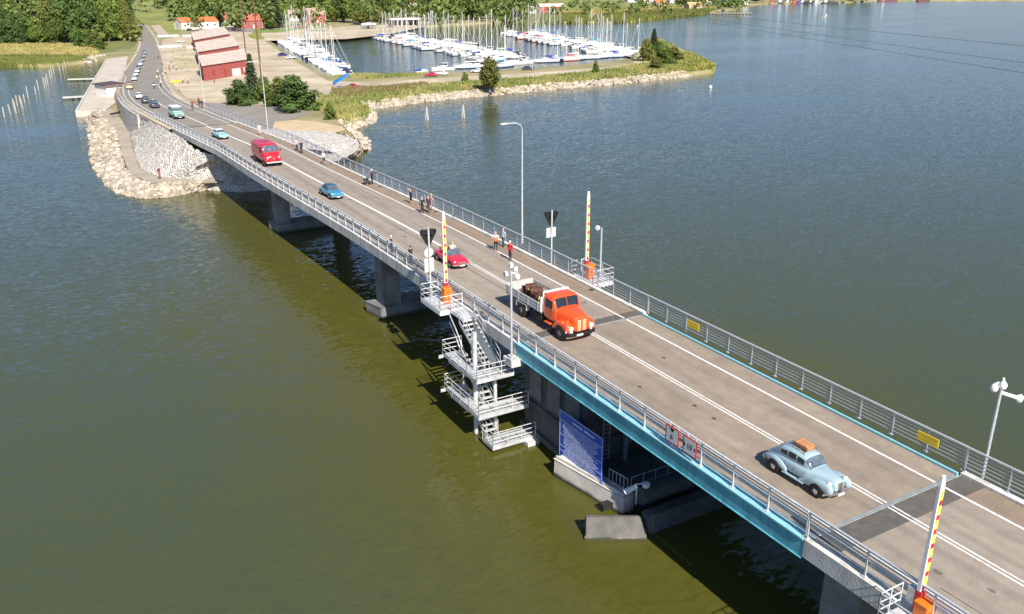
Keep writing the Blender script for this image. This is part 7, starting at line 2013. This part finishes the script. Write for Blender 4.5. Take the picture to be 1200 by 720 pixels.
# reeds, rough grass
def tufts(name, poly_px, n, hmin, hmax, wid, mat, z=GZ - .1, zlow=None, seed=1):
    rn = random.Random(seed); mb = MB()
    P = [G(a, b, 0) for a, b in poly_px]
    tri = tessellate_polygon([[Vector((p.x, p.y, 0)) for p in P]])
    T = [(P[a], P[b], P[c]) for a, b, c in tri]; A = [((b - a).cross(c - a)).length / 2 for a, b, c in T]
    for _ in range(n):
        a, b, c = rn.choices(T, A)[0]
        u, v = rn.random(), rn.random()
        if u + v > 1: u, v = 1 - u, 1 - v
        p = a + (b - a) * u + (c - a) * v
        h = rn.uniform(hmin, hmax)
        for k in range(3):
            an = rn.uniform(0, 3.14); d = Vector((math.cos(an), math.sin(an), 0)) * wid * rn.uniform(.5, 1); o = Vector((rn.gauss(0, .35), rn.gauss(0, .35), 0))
            tp = Vector((rn.gauss(0, .16), rn.gauss(0, .16), 1)) * h
            b0 = p + o; b0.z = z
            mb.add([b0 - d * .5, b0 + d * .5, b0 + d * .3 + tp, b0 - d * .3 + tp * rn.uniform(.8, 1.05)], [(0, 1, 2, 3)])
    o = mb.build(name, mat, fixn=False)
    return tag(o, kind="stuff")
reed_mat = M("reed_green", (.20, .21, .055), .85, col2=(.10, .13, .03), scale=.12, detail=6, spec=.2)
reed_dry = M("reed_dry", (.44, .35, .14), .85, col2=(.23, .23, .07), scale=.10, detail=7, spec=.2)
weed_mat = M("weed_mix", (.36, .32, .12), .85, col2=(.135, .19, .045), scale=.08, detail=7, spec=.2)
weed_brown = M("weed_brown", (.26, .17, .09), .85, col2=(.18, .18, .06), scale=.2, detail=6, spec=.2)
tufts("reeds", [(-60, 80), (0, 79.5), (60, 79), (98, 75), (108, 70), (60, 68), (0, 68), (-60, 68)], 6500, 1.2, 2.0, .55, reed_mat, z=0, seed=2)
tufts("rough_grass", [(-60, 69), (0, 69), (60, 69), (108, 70), (116, 64), (100, 56), (60, 55), (0, 55), (-60, 55)], 5000, .5, 1.2, .6, reed_dry, seed=3)
tufts("rough_grass", [(418, 128), (440, 126), (500, 117.5), (560, 111.5), (640, 104.5), (720, 97), (800, 89), (796, 80), (764, 78), (700, 89), (620, 97), (560, 101), (500, 105.5), (440, 110), (400, 112), (404, 124)], 7500, .4, 1.1, .5, weed_mat, seed=4)
tufts("brown_weeds", [(404, 122), (470, 113), (500, 108), (500, 104), (440, 109), (392, 110), (390, 118)], 1600, .6, 1.3, .5, weed_brown, seed=5)
tufts("tall_grass", [(384, 141), (404, 150), (425, 144), (432, 136), (422, 130), (404, 124), (380, 120), (372, 128)], 1700, .6, 1.5, .5, weed_mat, seed=6)
tufts("green_grass", [(409, 147), (424, 144), (431, 137), (424, 133), (412, 138)], 700, .5, 1.0, .45, M("fresh_grass", (.17, .26, .05), .85, var=.35, scale=.3), seed=7)
tufts("reeds", [(792, 90), (834, 86), (836, 80), (822, 73), (806, 65), (796, 70), (796, 80)], 3000, 1.2, 2.2, .55, M("reed_gold", (.33, .30, .075), .85, col2=(.15, .19, .045), scale=.12, detail=6, spec=.2), z=0, seed=8)
tufts("rough_grass", [(764, 78), (796, 80), (800, 70), (790, 58), (770, 49), (764, 52), (766, 70)], 1800, .5, 1.4, .55, weed_mat, seed=9)
tufts("rough_grass", [(386, 95), (440, 97.5), (500, 92.5), (500, 91), (450, 93), (425, 92)], 900, .4, .9, .5, weed_mat, seed=10)
tufts("reeds", [(735, 27.5), (780, 22.5), (828, 17.5), (838, 13), (800, 12.5), (735, 16), (700, 20), (690, 27)], 7000, 1.8, 3.0, 1.0, reed_mat, z=0, seed=11)
tufts("reeds", [(590, 27.5), (618, 30.5), (640, 28.5), (690, 27.5), (690, 17), (640, 18), (600, 21), (575, 26)], 4500, 1.5, 2.6, .9, reed_mat, z=0, seed=12)
tufts("rough_grass", [(735, 17), (800, 13), (840, 12), (840, 9), (735, 10), (640, 17.5)], 3500, .8, 2.0, 1.0, reed_dry, seed=13)
tufts("weeds", [(200, 62), (216, 60), (232, 84), (222, 92), (206, 84)], 200, .15, .35, .5, weed_mat, seed=14)
tufts("grass_tufts", [(290, 44), (304, 41), (311, 49), (302, 50), (296, 48)], 300, .3, .8, .6, weed_mat, seed=15)
